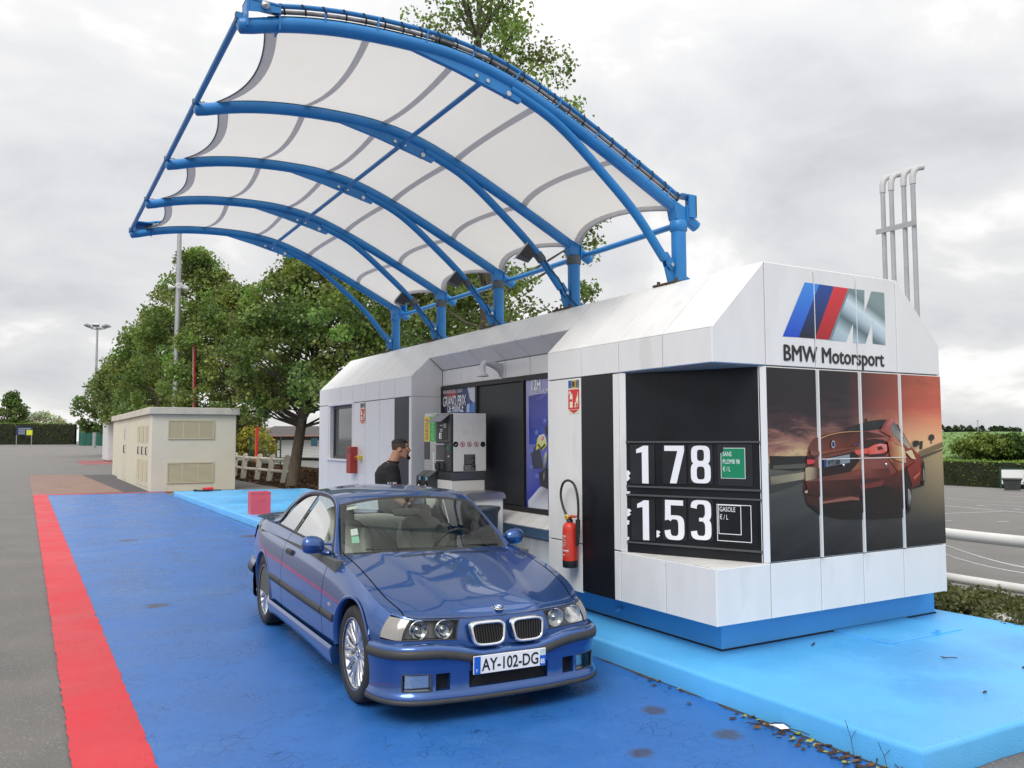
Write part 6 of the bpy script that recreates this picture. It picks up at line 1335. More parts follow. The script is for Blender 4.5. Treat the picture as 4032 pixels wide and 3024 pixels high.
for (x, y), n, sp, lb in piles:
    t = thing('leaf_litter', (x, y, 0), lb, 'leaves', 'leaf litter along the kerb')
    for k in range(n): leafmesh((min(x+random.gauss(0, sp*.35), 3.98), y+random.gauss(0, sp*1.3), .004), random.uniform(.012, .034), random.choice((m_leaf[0], m_leaf[0], m_leaf[0], m_leaf[1], m_leaf[2])), t)
    if y in (3.62,): MB().add([(x-.02, y+.03, .03), (x+.05, y-.02, .035), (x+.055, y-.06, .02), (x-.0, y-.03, .015)], [(0, 1, 2, 3)]).build('paper_scrap', m_lab, t)
    if y in (2.95, 3.62):
        for k in range(4):
            a = random.uniform(0, 6.3); p = [(x+random.uniform(-.1, .02), y+random.uniform(-.15, .15), .012)]
            for j in range(3): a += random.uniform(-.6, .6); p.append((min(p[-1][0]+.06*math.cos(a), 3.985), p[-1][1]+.06*math.sin(a), .012+random.uniform(0, .03)))
            MB().tube(p, .003, 4).build('twig', m_leaf[0], t)
tw = thing('weed_stalk', (3.98, 3.02, 0), 'thin dry weed stalks standing up against the kerb', 'weed')
for x, y, hh in ((3.97, 3.10, .20), (3.975, 2.90, .14)):
    MB().tube([(x, y, 0), (x-.01, y+.01, hh*.5), (x-.03, y+.03, hh)], .002, 4).tube([(x-.01, y+.01, hh*.5), (x+.01, y-.01, hh*.75)], .0015, 4).tube([(x-.02, y+.02, hh*.75), (x-.05, y, hh*.9)], .0015, 4).build('stalk', m_leaf[0], tw)
for (x, y, l, a, lb) in ((5.25, 4.45, .09, .5, 'short broken twig on the island close to the kiosk base'), (5.75, 3.72, .11, -.5, 'forked thin twig on the light blue island'), (5.98, 3.28, .03, .4, 'small dark seed pod on the light blue island'), (5.2, 3.1, .03, 0, 'small dark leaf on the light blue island')):
    t = thing('twig', (x, y, ISL), lb, 'twig'); MB().tube([(x, y, ISL+.008), (x+l*.5*math.cos(a), y+l*.5*math.sin(a), ISL+.012), (x+l*math.cos(a), y+l*math.sin(a), ISL+.008)], .006 if l < .1 else .003, 5).build('stem', m_leaf[0], t)
    if 'forked' in lb: MB().tube([(x+.04, y-.02, ISL+.008), (x+.02, y+.03, ISL+.01)], .0025, 4).build('side_stem', m_leaf[0], t)
# dirt gathered along the foot of the kerb
rows_ = []
for y in np.arange(2.75, 27, .12):
    w = max(.004, random.gauss(.018, .012)) if y < 12 else .02; rows_.append([(4.004, y, .003), (4.0-w*.5, y, .0035), (4.0-w, y, .002)])
tag(MB().grid(rows_).build('kerb_dirt', mat('kerb_dirt', srgb(70, 62, 58), .9, var=.4, vscale=12)), kind='structure')
# ------------------------------------------------------------------ vegetation
def fast_mesh(name, V, Fq, C=None):
    me = bpy.data.meshes.new(name); n = len(V); k = len(Fq); w = Fq.shape[1]
    me.vertices.add(n); me.vertices.foreach_set('co', np.ascontiguousarray(V, np.float32).ravel())
    me.loops.add(k*w); me.loops.foreach_set('vertex_index', np.ascontiguousarray(Fq, np.int32).ravel())
    me.polygons.add(k); me.polygons.foreach_set('loop_start', np.arange(0, k*w, w, dtype=np.int32))
    me.update(calc_edges=True)
    if C is not None:
        at_ = me.color_attributes.new('Col', 'FLOAT_COLOR', 'POINT'); at_.data.foreach_set('color', np.ascontiguousarray(np.c_[C, np.ones(n)], np.float32).ravel())
    return me
def leaf_mat(name, trans=.3):
    if name in _M: return _M[name]
    m = mat(name, (.06, .1, .02), .55, spec=.25); nt = m.node_tree; b = nt.nodes['Principled BSDF']
    a = nt.nodes.new('ShaderNodeAttribute'); a.attribute_name = 'Col'; nt.links.new(a.outputs['Color'], b.inputs['Base Color'])
    t = nt.nodes.new('ShaderNodeBsdfTranslucent'); mu = nt.nodes.new('ShaderNodeMixRGB'); mu.blend_type = 'MULTIPLY'; mu.inputs[0].default_value = 1; nt.links.new(a.outputs['Color'], mu.inputs[1]); mu.inputs[2].default_value = (1.5, 1.6, .9, 1); nt.links.new(mu.outputs[0], t.inputs[0])
    mx = nt.nodes.new('ShaderNodeMixShader'); mx.inputs[0].default_value = trans; nt.links.new(b.outputs[0], mx.inputs[1]); nt.links.new(t.outputs[0], mx.inputs[2]); nt.links.new(mx.outputs[0], nt.nodes['Material Output'].inputs[0])
    return m
m_lv = leaf_mat('leaf'); m_bark = mat('bark', srgb(84, 74, 62), .9, var=.35, vscale=6, bump=.8, bscale=18, stretch=(3, 3, .5))
rng = np.random.default_rng(5)
def leaves(P, size, col, cvar=.25, up=.4, asp=.75, clumpcol=None):
    """one small two-triangle leaf per point; folded a little so that both halves catch light differently"""
    n = len(P); nrm = rng.normal(size=(n, 3)); nrm[:, 2] += up; nrm /= np.linalg.norm(nrm, axis=1)[:, None]
    a = rng.normal(size=(n, 3)); a -= nrm*(a*nrm).sum(1)[:, None]; a /= np.linalg.norm(a, axis=1)[:, None]; b = np.cross(nrm, a)
    s = size*rng.uniform(.65, 1.3, (n, 1)); f = nrm*s*.18
    V = np.stack([P-a*s*.5, P+b*s*.5*asp+f, P+a*s*.5, P-b*s*.5*asp+f], 1).reshape(-1, 3)
    F_ = np.arange(4*n).reshape(n, 4)
    c = np.array(col)*(1+cvar*rng.normal(size=(n, 1))).clip(.45, 1.9)
    if clumpcol is not None: c = c*clumpcol
    c = np.repeat(c.clip(0, 1), 4, 0); return V, F_, c
def crown_points(h, base, r, nclump, per, crad, shape, squash=.75):
    """clump centres spread through a crown volume, mostly towards its outside"""
    cs = []
    while len(cs) < nclump:
        t = rng.uniform(0, 1); ang = rng.uniform(0, 2*PI); rr = r*shape(t)*(1-.75*rng.uniform(0, 1)**2.2)
        cs.append((rr*math.cos(ang), rr*math.sin(ang), base+(h-base)*t))
    cs = np.array(cs); n = nclump*per; idx = np.repeat(np.arange(nclump), per)
    off = rng.normal(size=(n, 3)); off /= np.linalg.norm(off, axis=1)[:, None]; off *= (crad*rng.uniform(.2, 1, (n, 1))**.6)*np.repeat(rng.uniform(.6, 1.3, nclump), per)[:, None]; off[:, 2] *= squash
    return cs, idx, cs[idx]+off
def make_tree(name, loc, h, base, r, label, nclump=150, per=90, crad=.55, leaf=.13, col=(.075, .125, .028), shape=None, trunk=.16, lean=(0, 0), group=None, cat='tree'):
    shape = shape or (lambda t: (math.sin(PI*min(1, .12+.86*t))**.6)*(1-.35*t))
    T = thing(name, tuple(loc), label, cat, group)
    cs, idx, P = crown_points(h, base, r, nclump, per, crad, shape)
    cc = (rng.uniform(.62, 1.35, (nclump, 1))*(1+rng.normal(size=(nclump, 3))*np.array([.10, .05, .10])))[idx]
    V, F_, C = leaves(P+np.array([lean[0], lean[1], 0])*(P[:, 2:3]/h), leaf, col, .22, clumpcol=cc)
    put('crown', fast_mesh('crown', V, F_, C), m_lv, T, local=True)
    mb = MB(); n = 9; tp = [(lean[0]*t+.05*math.sin(5*t+h), lean[1]*t+.05*math.cos(4*t), h*.93*t) for t in np.linspace(0, 1, n)]
    mb.tube([(0, 0, -.15)]+tp, [trunk*1.5]+[trunk*(1.15-.98*t) for t in np.linspace(0, 1, n)], 10)
    for c in cs[::2]:
        z0 = max(base*.75, min(h*.86, c[2]-abs(np.hypot(c[0], c[1]))*.55)); t = z0/(h*.93); s = np.array([lean[0]*t, lean[1]*t, z0]); e_ = c+np.array([lean[0], lean[1], 0])*(c[2]/h); m_ = (s+e_)/2+np.array([0, 0, -.12])
        mb.tube([s, m_, e_], [trunk*.28*(1.1-t*.6), trunk*.17, .012], 5, cap=False)
    put('trunk', mb.mesh('trunk'), m_bark, T, local=True)
    return T
cone = lambda t: (1-t)**.75*(.35+.65*min(1, t/.12))
col_a = (.165, .225, .065); col_b = (.14, .20, .065)
RG = 'trees in the row behind the hut and kiosk'
make_tree('broadleaf_tree', (8.35, 30., -.02), 9.2, 2.9, 3.3, 'broadleaf tree with leaning dark trunk beside the concrete post fence', 270, 130, .62, .15, col_a, trunk=.20, lean=(1.3, -.2), group=RG)
make_tree('broadleaf_tree', (10.6, 24.6, -.05), 10.4, 2.2, 3.6, 'broadleaf tree behind the window end of the kiosk', 210, 120, .60, .14, col_a, trunk=.19, group=RG)
make_tree('tall_broadleaf_tree', (10.7, 19.2, -.1), 14.8, 2.4, 3.5, 'tallest tree, its loose crown rising above the canopy', 190, 80, .55, .12, (.15, .20, .06), lambda t: (math.sin(PI*min(1, .12+.80*t))**.7)*(1-.25*t), trunk=.24, lean=(-.4, .3), group=RG)
make_tree('broadleaf_tree', (13.5, 27., -.1), 9.5, 1.8, 3.8, 'bushy tree behind the canopy posts', 190, 100, .65, .16, col_b, trunk=.18, group=RG)
make_tree('broadleaf_tree', (8.9, 42.5, -.02), 9.2, 2.6, 3.3, 'broadleaf tree behind the beige electrical hut', 180, 110, .6, .16, col_a, trunk=.18, group=RG)
make_tree('pointed_tree', (7.7, 46.4, 0), 11.6, 2.0, 3.6, 'tree with a pointed crown behind the grey lamp mast', 220, 110, .62, .17, col_a, lambda t: (1-t)**.62*(.45+.55*min(1, t/.15))+.10, trunk=.18, group=RG)
make_tree('broadleaf_tree', (7.6, 59.6, 0), 10.3, 2.6, 3.6, 'tree behind the pale cabin at the end of the hut', 160, 100, .7, .2, col_a, trunk=.18, group=RG)
make_tree('broadleaf_tree', (7.6, 74.7, 0), 9.4, 3.0, 3.5, 'tree above the green fence along the road', 140, 90, .75, .24, col_b, trunk=.18, group=RG)
make_tree('broadleaf_tree', (7.2, 90., gz(6, 90)), 8.2, 2.6, 3.4, 'last tree of the row, next to the far hedge', 120, 90, .8, .27, col_b, trunk=.18, group=RG)
p = at(25, 925, 170); make_tree('conifer', (p[0], p[1], gz(p[0], p[1])), at(25, 852, 170)[2]-gz(p[0], p[1]), .5, 4.2, 'broad green conifer standing behind the long hedge', 130, 60, .9, .4, (.11, .16, .05), cone, trunk=.2)
p = at(90, 925, 185); make_tree('blossom_bush', (p[0], p[1], gz(p[0], p[1])), at(90, 900, 185)[2]-gz(p[0], p[1])+.6, 1., 5, 'pale flowering bush showing over the far hedge', 60, 50, 1.1, .4, (.40, .42, .32), trunk=.15)
# hedges: leafy boxes
def hedge(name, p0, p1, w, h, label, leaf=.12, dens=60, col=(.05, .10, .02), zf=None, group=None, topcol=1.6):
    p0 = np.array(p0, float); p1 = np.array(p1, float); L_ = np.linalg.norm(p1-p0); d = (p1-p0)/L_; nn = np.array([d[1], -d[0]]); zf = zf or (lambda q: gz(*q))
    T = thing(name, (*((p0+p1)/2), zf((p0+p1)/2)), label, 'hedge', group); n = int(dens*L_*(h*2+w)); s = rng.uniform(0, L_, n); f = rng.uniform(0, 1, n); P = np.zeros((n, 3)); sel = rng.integers(0, 3, n)
    off = np.where(sel == 0, -w/2, np.where(sel == 1, w/2, (f-.5)*w))+rng.normal(0, .05, n); zz = np.where(sel < 2, f*h, h+.04*np.sin(s*1.7)+rng.normal(0, .04, n))
    xy = p0[None]+s[:, None]*d+off[:, None]*nn; P[:, :2] = xy; P[:, 2] = zz+np.array([zf(q) for q in xy])
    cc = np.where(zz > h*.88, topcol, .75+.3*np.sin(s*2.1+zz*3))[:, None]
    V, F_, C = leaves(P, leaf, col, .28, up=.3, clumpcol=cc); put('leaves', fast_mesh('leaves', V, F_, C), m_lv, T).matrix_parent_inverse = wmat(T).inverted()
    mb = MB(); k = max(2, int(L_/2)); G_l = []
    for i in range(k+1):
        q = p0+d*L_*i/k; a = q-nn*(w/2-.08); b = q+nn*(w/2-.08); za, zb = zf(a), zf(b); G_l.append([(*a, za-.05), (*a, za+h-.08), (*b, zb+h-.08), (*b, zb-.05)])
    mb.grid(G_l, smooth=False); mb.build('dark_core', mat('hedge_inside', (.018, .022, .008), .9), T); return T  # solid near-black box behind the leaves, standing in for the hedge's inner shade
a = at(-60, 958, 146); b = at(163, 958, 143); zl = lambda q: gz(0, q[1])
hedge('hedge', a[:2], b[:2], 1.6, at(60, 917, 144)[2]-gz(0, 144)+.15, 'long clipped hedge across the far end of the road', .24, 14, (.075, .12, .03), zf=zl)
# right: hedge, grassy bank, shrubs
h0 = ghit(2016, 1045); h1 = ghit(2230, 1057); dh = (h1-h0)[:2]; hw = hedge('hedge', h0[:2]-dh*.9, h1[:2]+dh*3.5, 1.2, at(2040, 993, math.hypot(*h0[:2]))[2]-h0[2], 'clipped hedge along the edge of the lower car park', .16, 34, (.095, .15, .028), topcol=1.9)
m_grass = mat('bank_grass', srgb(98, 128, 66), .9, var=.3, vscale=.35, bump=.6, bscale=6)
D0 = math.hypot(*h0[:2]); mb = MB(); rows_ = []
for D, vv in ((D0+4, 1010), (D0+12, 985), (D0+24, 955), (D0+36, 938), (D0+60, 934), (D0+140, 940)):
    rows_.append([tuple(at(u, vv+1.5*math.sin(u*.013+D), D)) for u in range(1900, 3300, 35)])
mb.grid(rows_); tag(mb.build('grassy_bank', m_grass), kind='structure')
n = 9000; P = []
for k in range(n):
    i = rng.integers(0, 3); f = rng.uniform(); j = rng.integers(0, len(rows_[0])-1); g = rng.uniform(); q = (np.array(rows_[i][j])*(1-g)+np.array(rows_[i][j+1])*g)*(1-f)+(np.array(rows_[i+1][j])*(1-g)+np.array(rows_[i+1][j+1])*g)*f; P.append(q+np.array([0, 0, .08]))
V, F_, C = leaves(np.array(P), .26, (.10, .155, .04), .22, up=1.2, asp=.5); tag(put('grass', fast_mesh('grass', V, F_, C), m_lv), 'rough green grass covering the bank behind the hedge', 'grass', kind='stuff')
def shrub(name, loc, r, h, label, nc, per, cr, leaf, col, group=None):
    T = thing(name, tuple(loc), label, 'shrub', group); cs, idx, P = crown_points(h, .1, r, nc, per, cr, lambda t: math.sin(PI*min(1, .25+.7*t))**.6)
    V, F_, C = leaves(P, leaf, col, .25, clumpcol=rng.uniform(.7, 1.3, (nc, 1))[idx]); put('leaves', fast_mesh('leaves', V, F_, C), m_lv, T, local=True)
    mb = MB()
    for c in cs[::3]: mb.tube([(0, 0, -.05), tuple(c*np.array([.5, .5, .45])), tuple(c)], [.03, .02, .008], 4, cap=False)
    put('stems', mb.mesh('stems'), m_bark, T, local=True); return T
for u, v, vt, rpx, cc, lb in ((2140, 985, 943, 55, (.15, .20, .05), 'large pale green shrub on the bank behind the hedge'), (2195, 990, 946, 45, (.05, .09, .02), 'large dark green shrub on the bank behind the hedge')):
    D = D0+10; p = at(u, v, D); shrub('shrub', p, rpx/1799*D, at(u, vt, D)[2]-p[2], lb, 70, 60, .8, .3, cc)
for k, u in enumerate((2033, 2048, 2063, 2078, 2095, 2108, 2123, 2142, 2150, 2165, 2172, 2182, 2194)):
    D = 420; p = at(u, 938, D); make_tree('far_tree', (p[0], p[1], p[2]), at(u, 923+random.uniform(-3, 5), D)[2]-p[2]+.5, .3, 1.9+random.uniform(-.3, .5), 'small dark tree in the far row on the skyline', 14, 22, .9, .9, (.045, .075, .035), trunk=.2, group='far row of trees on the skyline')
p = at(1990, 938, 700); mb = MB(); mb.grid([[tuple(at(u, v, D)) for u in range(1960, 3300, 20)] for v, D in ((940, 600), (933, 700), (936, 900))]); tag(mb.build('far_hills', mat('far_wood', srgb(96, 116, 108), .9, var=.2, vscale=.05)), kind='structure')
# low shrubs right behind the island
rs_ = 'low shrubs between island and white rails'
for k, (x, y) in enumerate([(7.72, 5.35), (7.68, 5.0), (7.75, 4.62), (7.66, 4.2), (8.05, 5.1), (8.1, 4.7), (8.05, 4.3), (7.72, 3.8), (8.1, 3.85), (8.35, 5.4), (8.4, 4.5), (7.7, 3.4)]):
    shrub('low_shrub', (x, y, 0), .36, .15+.03*(k % 3), 'low olive green shrub between the island edge and the white rails', 26, 40, .13, .042, (.105, .11, .045), rs_)
mb = MB(); mb.grid([[(x, y, .012+.02*math.sin(x*5+y*3)) for x in np.linspace(7.38, 8.7, 8)] for y in np.linspace(2.6, 16, 30)], smooth=True); tag(mb.build('planting_soil', mat('soil', srgb(92, 80, 66), .95, var=.3, vscale=6, bump=.8, bscale=30)), kind='structure')
st_ = thing('kerb_stone', (7.62, 4.32, 0), 'pale rounded stone at the back edge of the island', 'stone'); MB().ico((7.58, 4.28, .12), (.12, .2, .06), 2, .05).build('stone', mat('pale_stone', srgb(196, 192, 186), .85, var=.1), st_)
# ------------------------------------------------------------------ white rails and the lower car park
m_rail = mat('white_rail_paint', (.66, .655, .63), .55, var=.10, vscale=3, spots=(.70, 14, srgb(96, 92, 84)))
RL = thing('rail_barrier', (8.82, 5., 0), 'double white tubular rail barrier along the lower car park', 'barrier')
for z, r_ in ((.203, .050), (.68, .061)): MB().tube([(8.79+.084*(y-4.77), y, z+.004*math.sin(y*2)) for y in np.linspace(-2, 16, 40)], r_, 14).build('rail', m_rail, RL)
for y in (-1.0, 2.6, 7.4, 10.4, 13.4): MB().tube([(8.82+.084*(y-4.77)+.07, y, -.05), (8.82+.084*(y-4.77)+.07, y, .80)], .05, 12).build('rail_post', m_rail, RL)
for pts, lb in (([(9.9, 6.9), (9.3, 6.0), (8.95, 5.3), (8.9, 4.2), (9.0, 3.)], 'a'),):
    rp = thing('white_rope', (9.0, 5.2, .3), 'thin white ropes hanging behind the white rails', 'rope')
    for off, sag in ((0, .0), (.25, .1)):
        MB().tube([(8.93+.06*k, 6.2+off-.42*k, .62-.30*math.sin(min(1, k/5)*PI/2)-sag*.5+.01*math.sin(k*2)) for k in np.linspace(0, 9, 24)], .007, 5).build('rope', m_lab, rp)
m_line = mat('white_road_paint', (.60, .60, .59), .7, var=.2, vscale=3)
def gline(u0, v0, u1, v1, w, nm='parking_line'):
    a = ghit(u0, v0); b = ghit(u1, v1); d = (b-a)[:2]; L_ = np.hypot(*d); nn = np.array([-d[1], d[0]])/L_*w/2
    q = [(a[0]+nn[0], a[1]+nn[1]), (b[0]+nn[0], b[1]+nn[1]), (b[0]-nn[0], b[1]-nn[1]), (a[0]-nn[0], a[1]-nn[1])]
    tag(MB().add([(x, y, gz(x, y)-.006) for x, y in q], [(0, 1, 2, 3)]).build(nm, m_line), kind='structure')
for l in ((2040, 1092, 2212, 1107, .12), (2040, 1076, 2212, 1087, .08), (2040, 1109, 2168, 1104, .06), (2170, 1071, 2212, 1073, .14), (2085, 1071, 2140, 1074, .08), (2130, 1088, 2212, 1095, .06), (2030, 1124, 2058, 1124, .05), (2110, 1091, 2128, 1092, .2), (2188, 1099, 2206, 1100, .2), (2155, 1126, 2178, 1126, .1)): gline(*l)
p = ghit(2187, 1060); T = thing('wheelie_bin', tuple(p), 'dark wheelie bin standing in front of the white board', 'bin'); D = math.hypot(p[0], p[1]); hb = at(2187, 1033, D)[2]-p[2]; w_ = 30/1799*D/2
Rm = Matrix.Translation(p) @ Matrix.Rotation(-math.atan2(p[0], p[1]), 4, 'Z')
def rl(mb, M_): mb.v = [tuple(M_ @ Vector(v)) for v in mb.v]; return mb
rl(MB().add([(-w_*.8,-w_*.8,.06),(w_*.8,-w_*.8,.06),(w_*.8,w_*.8,.06),(-w_*.8,w_*.8,.06),(-w_,-w_,hb*.88),(w_,-w_,hb*.88),(w_,w_,hb*.88),(-w_,w_,hb*.88)], [(0,3,2,1),(4,5,6,7),(0,1,5,4),(1,2,6,5),(2,3,7,6),(3,0,4,7)]), Rm).build('tub', m_pdark, T); rl(MB().bbox(-w_*1.1, w_*1.1, -w_*1.15, w_*1.2, hb*.88, hb, .03), Rm).build('lid', m_pdark, T)
for s in (-1, 1): rl(MB().lathe([(.1, -.03), (.1, .03), (0, .03)], (s*w_*.8, w_*.7, .1), (1, 0, 0), 12), Rm).build('wheel', m_blackmat, T)
p = ghit(2180, 1056); p = p+np.array([.6, .4, 0]); D = math.hypot(p[0], p[1])
T = thing('notice_board', tuple(p), 'white notice board with a dark green frame in front of the hedge', 'board'); Rm = Matrix.Translation((*p[:2], 0)) @ Matrix.Rotation(-math.atan2(p[0], p[1])+.25, 4, 'Z')
zt, zb_, wl, wr = at(2190, 1013, D)[2], at(2190, 1047, D)[2], -12/1799*D, 45/1799*D; m_dgreen = mat('dark_green_paint', srgb(24, 62, 50), .5)
rl(MB().bbox(wl, wr, -.02, .02, zb_, zt, .005), Rm).build('panel', m_lab, T)
for x in (wl, wr): rl(MB().box(x-.06, x+.06, -.05, .05, p[2]-.1, zt+.15), Rm).build('post', m_dgreen, T)
for z in (zb_, zt): rl(MB().box(wl, wr, -.035, .035, z-.05, z+.05), Rm).build('rail', m_dgreen, T)
# ------------------------------------------------------------------ masts and poles
m_galv = mat('galvanised_steel', (.42, .43, .44), .45, .7, var=.1, vscale=2)
def mast(u, vb, vt, D, r0, r1, name, label, cat, extra=None):
    b = at(u, vb, D); t = at(u, vt, D); zb = gz(b[0], b[1]); T = thing(name, (b[0], b[1], zb), label, cat); MB().tube([(b[0], b[1], zb-.1), (b[0], b[1], (zb+t[2])/2), (b[0], b[1], t[2])], [r0, (r0+r1)/2, r1], 12).build('pole', m_galv, T); return T, b, t[2]
T, b, zt = mast(205, 900, 712, 121, .22, .12, 'floodlight_mast', 'tall floodlight mast with a ring of lamps above the far trees', 'lamp mast')
for k in range(6):
    a = k*PI/3+.3; c = (b[0]+1.0*math.cos(a), b[1]+1.0*math.sin(a), zt+.2); MB().tube([(b[0], b[1], zt), c], .05, 6).build('arm', m_galv, T)
    M_ = Matrix.Translation((b[0]+1.25*math.cos(a), b[1]+1.25*math.sin(a), zt+.45)) @ Matrix.Rotation(a, 4, 'Z') @ Matrix.Rotation(-.35, 4, 'Y'); rl(MB().bbox(-.35, .35, -.40, .40, -.13, .13, .04), M_).build('lamp', m_galv, T)
T, b, zt = mast(379, 900, 470, 44, .19, .10, 'lamp_mast', 'tall grey lamp mast with loudspeakers rising in front of the pointed tree', 'lamp mast')
for k, (vv, dx) in enumerate(((741, .25), (758, .28))):
    z = at(379, vv, 44)[2]; MB().lathe([(.05, 0), (.07, .1), (.17, .28), (.17, .30), (0, .2)], (b[0]+.15, b[1]-.05, z), (.8, -.5, -.25 if k else .1), 14).build('loudspeaker', m_galv, T)
z = at(379, 620, 44)[2]
for a in (.5, 2.6, 4.6): MB().lathe([(.04, 0), (.06, .1), (.16, .28), (.16, .30), (0, .2)], (b[0]+.15*math.cos(a), b[1]+.15*math.sin(a), z), (math.cos(a), math.sin(a), 0), 12).build('loudspeaker', m_cam, T)
p0 = at(423, 880, 42.6); p1 = at(420, 728, 42.6); T = thing('red_pole', (p0[0], p0[1], 0), 'slender red pole with a white tip behind the hut', 'pole')
MB().tube([(p0[0], p0[1], -.1), (p1[0], p1[1], p1[2]-.2)], .042, 8).build('pole', m_fred, T); MB().tube([(p1[0], p1[1], p1[2]-.2), (p1[0], p1[1], p1[2]+.02)], .044, 8).build('tip', m_lab, T); MB().tube([(p0[0]-.06, p0[1], -.1), (p1[0]-.06, p1[1], p1[2]-.3)], .012, 6).build('halyard', m_lab, T)
T, b, zt = mast(2113, 938, 909, 330, .16, .12, 'far_lamp_post', 'thin far lamp post on the skyline beyond the bank', 'lamp post'); MB().bbox(b[0]-.5, b[0]+.5, b[1]-.2, b[1]+.2, zt, zt+.2, .03).build('lamp', m_galv, T)
# ------------------------------------------------------------------ hut, cabins, fences down the road
m_beige = mat('beige_render', srgb(208, 203, 186), .85, var=.05, vscale=.9, bump=.25, bscale=70, spots=(.68, .8, srgb(194, 186, 164))); m_conc = mat('concrete', srgb(196, 191, 180), .9, var=.12, vscale=2, bump=.3, bscale=40); m_louv = mat('beige_louvre', srgb(190, 182, 154), .6)
HX0, HX1, HY0, HY1, HZ = 3.68, 6.44, 30.35, 42.0, 2.60
HU = thing('electrical_hut', (5.05, 36, 0), 'beige rendered electrical hut with louvred vents and a flat concrete roof', 'hut')
MB().bbox(HX0, HX1, HY0, HY1, -.02, HZ, .012).build('wall', m_beige, HU); MB().bbox(HX0-.10, HX1+.10, HY0-.12, HY1+.1, HZ, HZ+.235, .012).build('roof', m_conc, HU)
def louvre(x0, x1, z0, z1, n=16):
    f = MB(); 
    for a in ((x0, x1, z0, z0+.05), (x0, x1, z1-.05, z1), (x0, x0+.05, z0+.05, z1-.05), (x1-.05, x1, z0+.05, z1-.05)): f.box(a[0], a[1], HY0-.03, HY0+.01, a[2], a[3])
    fo = f.build('vent_frame', m_louv, HU)
    for xm in (x0+(x1-x0)/3, x0+2*(x1-x0)/3): MB().box(xm-.02, xm+.02, HY0-.02, HY0, z0+.05, z1-.05).build('mullion', m_louv, fo)
    for k in range(n):
        z = z0+.06+(z1-z0-.12)*k/n; MB().add([(x0+.05, HY0-.022, z), (x1-.05, HY0-.022, z), (x1-.05, HY0-.004, z+(z1-z0-.12)/n*.85), (x0+.05, HY0-.004, z+(z1-z0-.12)/n*.85), (x0+.05, HY0-.016, z-.002), (x1-.05, HY0-.016, z-.002)], [(0, 1, 2, 3), (0, 4, 5, 1)]).build('slat', m_louv, fo)
def hx(u, v): p = onplane(1, HY0, u*1300/2157, 1200+v*1300/2157); return p[0], p[2]
(xa, za), (xb, zb2) = hx(1098, 752), hx(1400, 878); louvre(xa, xb, zb2, za); (xa, za), (xb, zb2) = hx(1090, 1030), hx(1393, 1160); louvre(xa, xb, zb2, za)
m_door = mat('pale_metal_door', srgb(206, 200, 182), .5)
for y0 in (31.0, 32.15, 33.3):
    dr = MB().bbox(HX0-.02, HX0+.02, y0, y0+1.05, .10, 2.42, .006).build('louvred_door', m_door, HU)
    for z0, z1 in ((.30, 1.05), (1.65, 2.25)):
        for k in range(9): z = z0+(z1-z0)*k/9; MB().add([(HX0-.034, y0+.1, z), (HX0-.034, y0+.95, z), (HX0-.021, y0+.95, z+.07), (HX0-.021, y0+.1, z+.07)], [(0, 1, 2, 3)]).build('slat', m_louv, dr)
    MB().tube([(HX0-.02, y0+.25, 1.22), (HX0-.07, y0+.25, 1.22), (HX0-.07, y0+.25, 1.48), (HX0-.02, y0+.25, 1.48)], .018, 6).build('handle', m_blackmat, dr)
dr = MB().bbox(HX0-.02, HX0+.02, 38.2, 39.6, .08, 2.40, .006).build('door', m_door, HU); MB().tube([(HX0-.02, 38.5, 1.2), (HX0-.08, 38.5, 1.2), (HX0-.08, 38.5, 1.5), (HX0-.02, 38.5, 1.5)], .02, 6).build('handle', m_blackmat, dr); MB().box(HX0-.025, HX0-.02, 38.7, 39.0, 1.75, 2.2).build('notice', m_bluegrey, dr)
T = thing('small_hut', (5., 44.5, 0), 'smaller beige annexe with a pale rim at the far end of the hut', 'hut'); MB().bbox(3.86, 6.2, 42.15, 46.6, -.02, 2.66, .01).build('wall', m_beige, T); MB().bbox(3.76, 6.3, 42.12, 46.7, 2.66, 2.90, .01).build('roof', m_conc, T)
T = thing('white_cabin', (6.2, 77, 0), 'narrow white metal cabin standing along the road past the hut', 'cabin'); m_cab = mat('white_cabin_metal', (.62, .63, .64), .5, var=.04); MB().bbox(5.75, 8.2, 74.4, 79.2, .05, 3.05, .03).build('body', m_cab, T); MB().box(5.70, 8.25, 74.35, 79.25, 3.05, 3.17).build('roof_rim', m_cab, T); MB().box(5.9, 8.1, 74.37, 74.4, .2, 2.9).build('end_panel', m_cam, T); MB().box(5.85, 8.1, 74.5, 79.1, -.02, .05).build('skid', m_blackmat, T)
m_grn2 = mat('green_container', srgb(40, 98, 84), .5, var=.08)
q0 = at(173, 965, 137); zg_ = gz(8, 137); T = thing('green_container', (q0[0], q0[1], zg_), 'dark green metal container beside the far hedge', 'container'); zt_ = at(173, 919, 137)[2]; MB().bbox(q0[0], q0[0]+6.2, 134, 141, zg_-.1, zt_, .03).build('body', m_grn2, T)
for k in range(9): MB().box(q0[0]+.3+k*.65, q0[0]+.5+k*.65, 133.92, 134, zg_, zt_-.1).build('rib', m_grn2, T)
T = thing('green_fence', (9.4, 120, gz(9, 120)), 'dark green paling fence between the white cabin and the green container', 'fence')
for k in range(30):
    y = 131-1.5*k; x = 12.6-.042*(131-y)-.0; x = 8.6+(y-87)*.075; z = gz(x, y); MB().box(x-.05, x+.05, y-.3, y+.3, z, z+1.75).build('paling', m_grn2, T)
for zz in (.4, 1.4): MB().tube([(8.66+(y-87)*.075, y, gz(9, y)+zz) for y in np.linspace(87, 131, 12)], .05, 6).build('rail', m_grn2, T)
p = at(42, 958, 141); zz = gz(p[0], p[1]); T = thing('information_sign', (p[0]+1.5, p[1], zz), 'dark blue sign with a yellow square on two legs before the far hedge', 'sign')
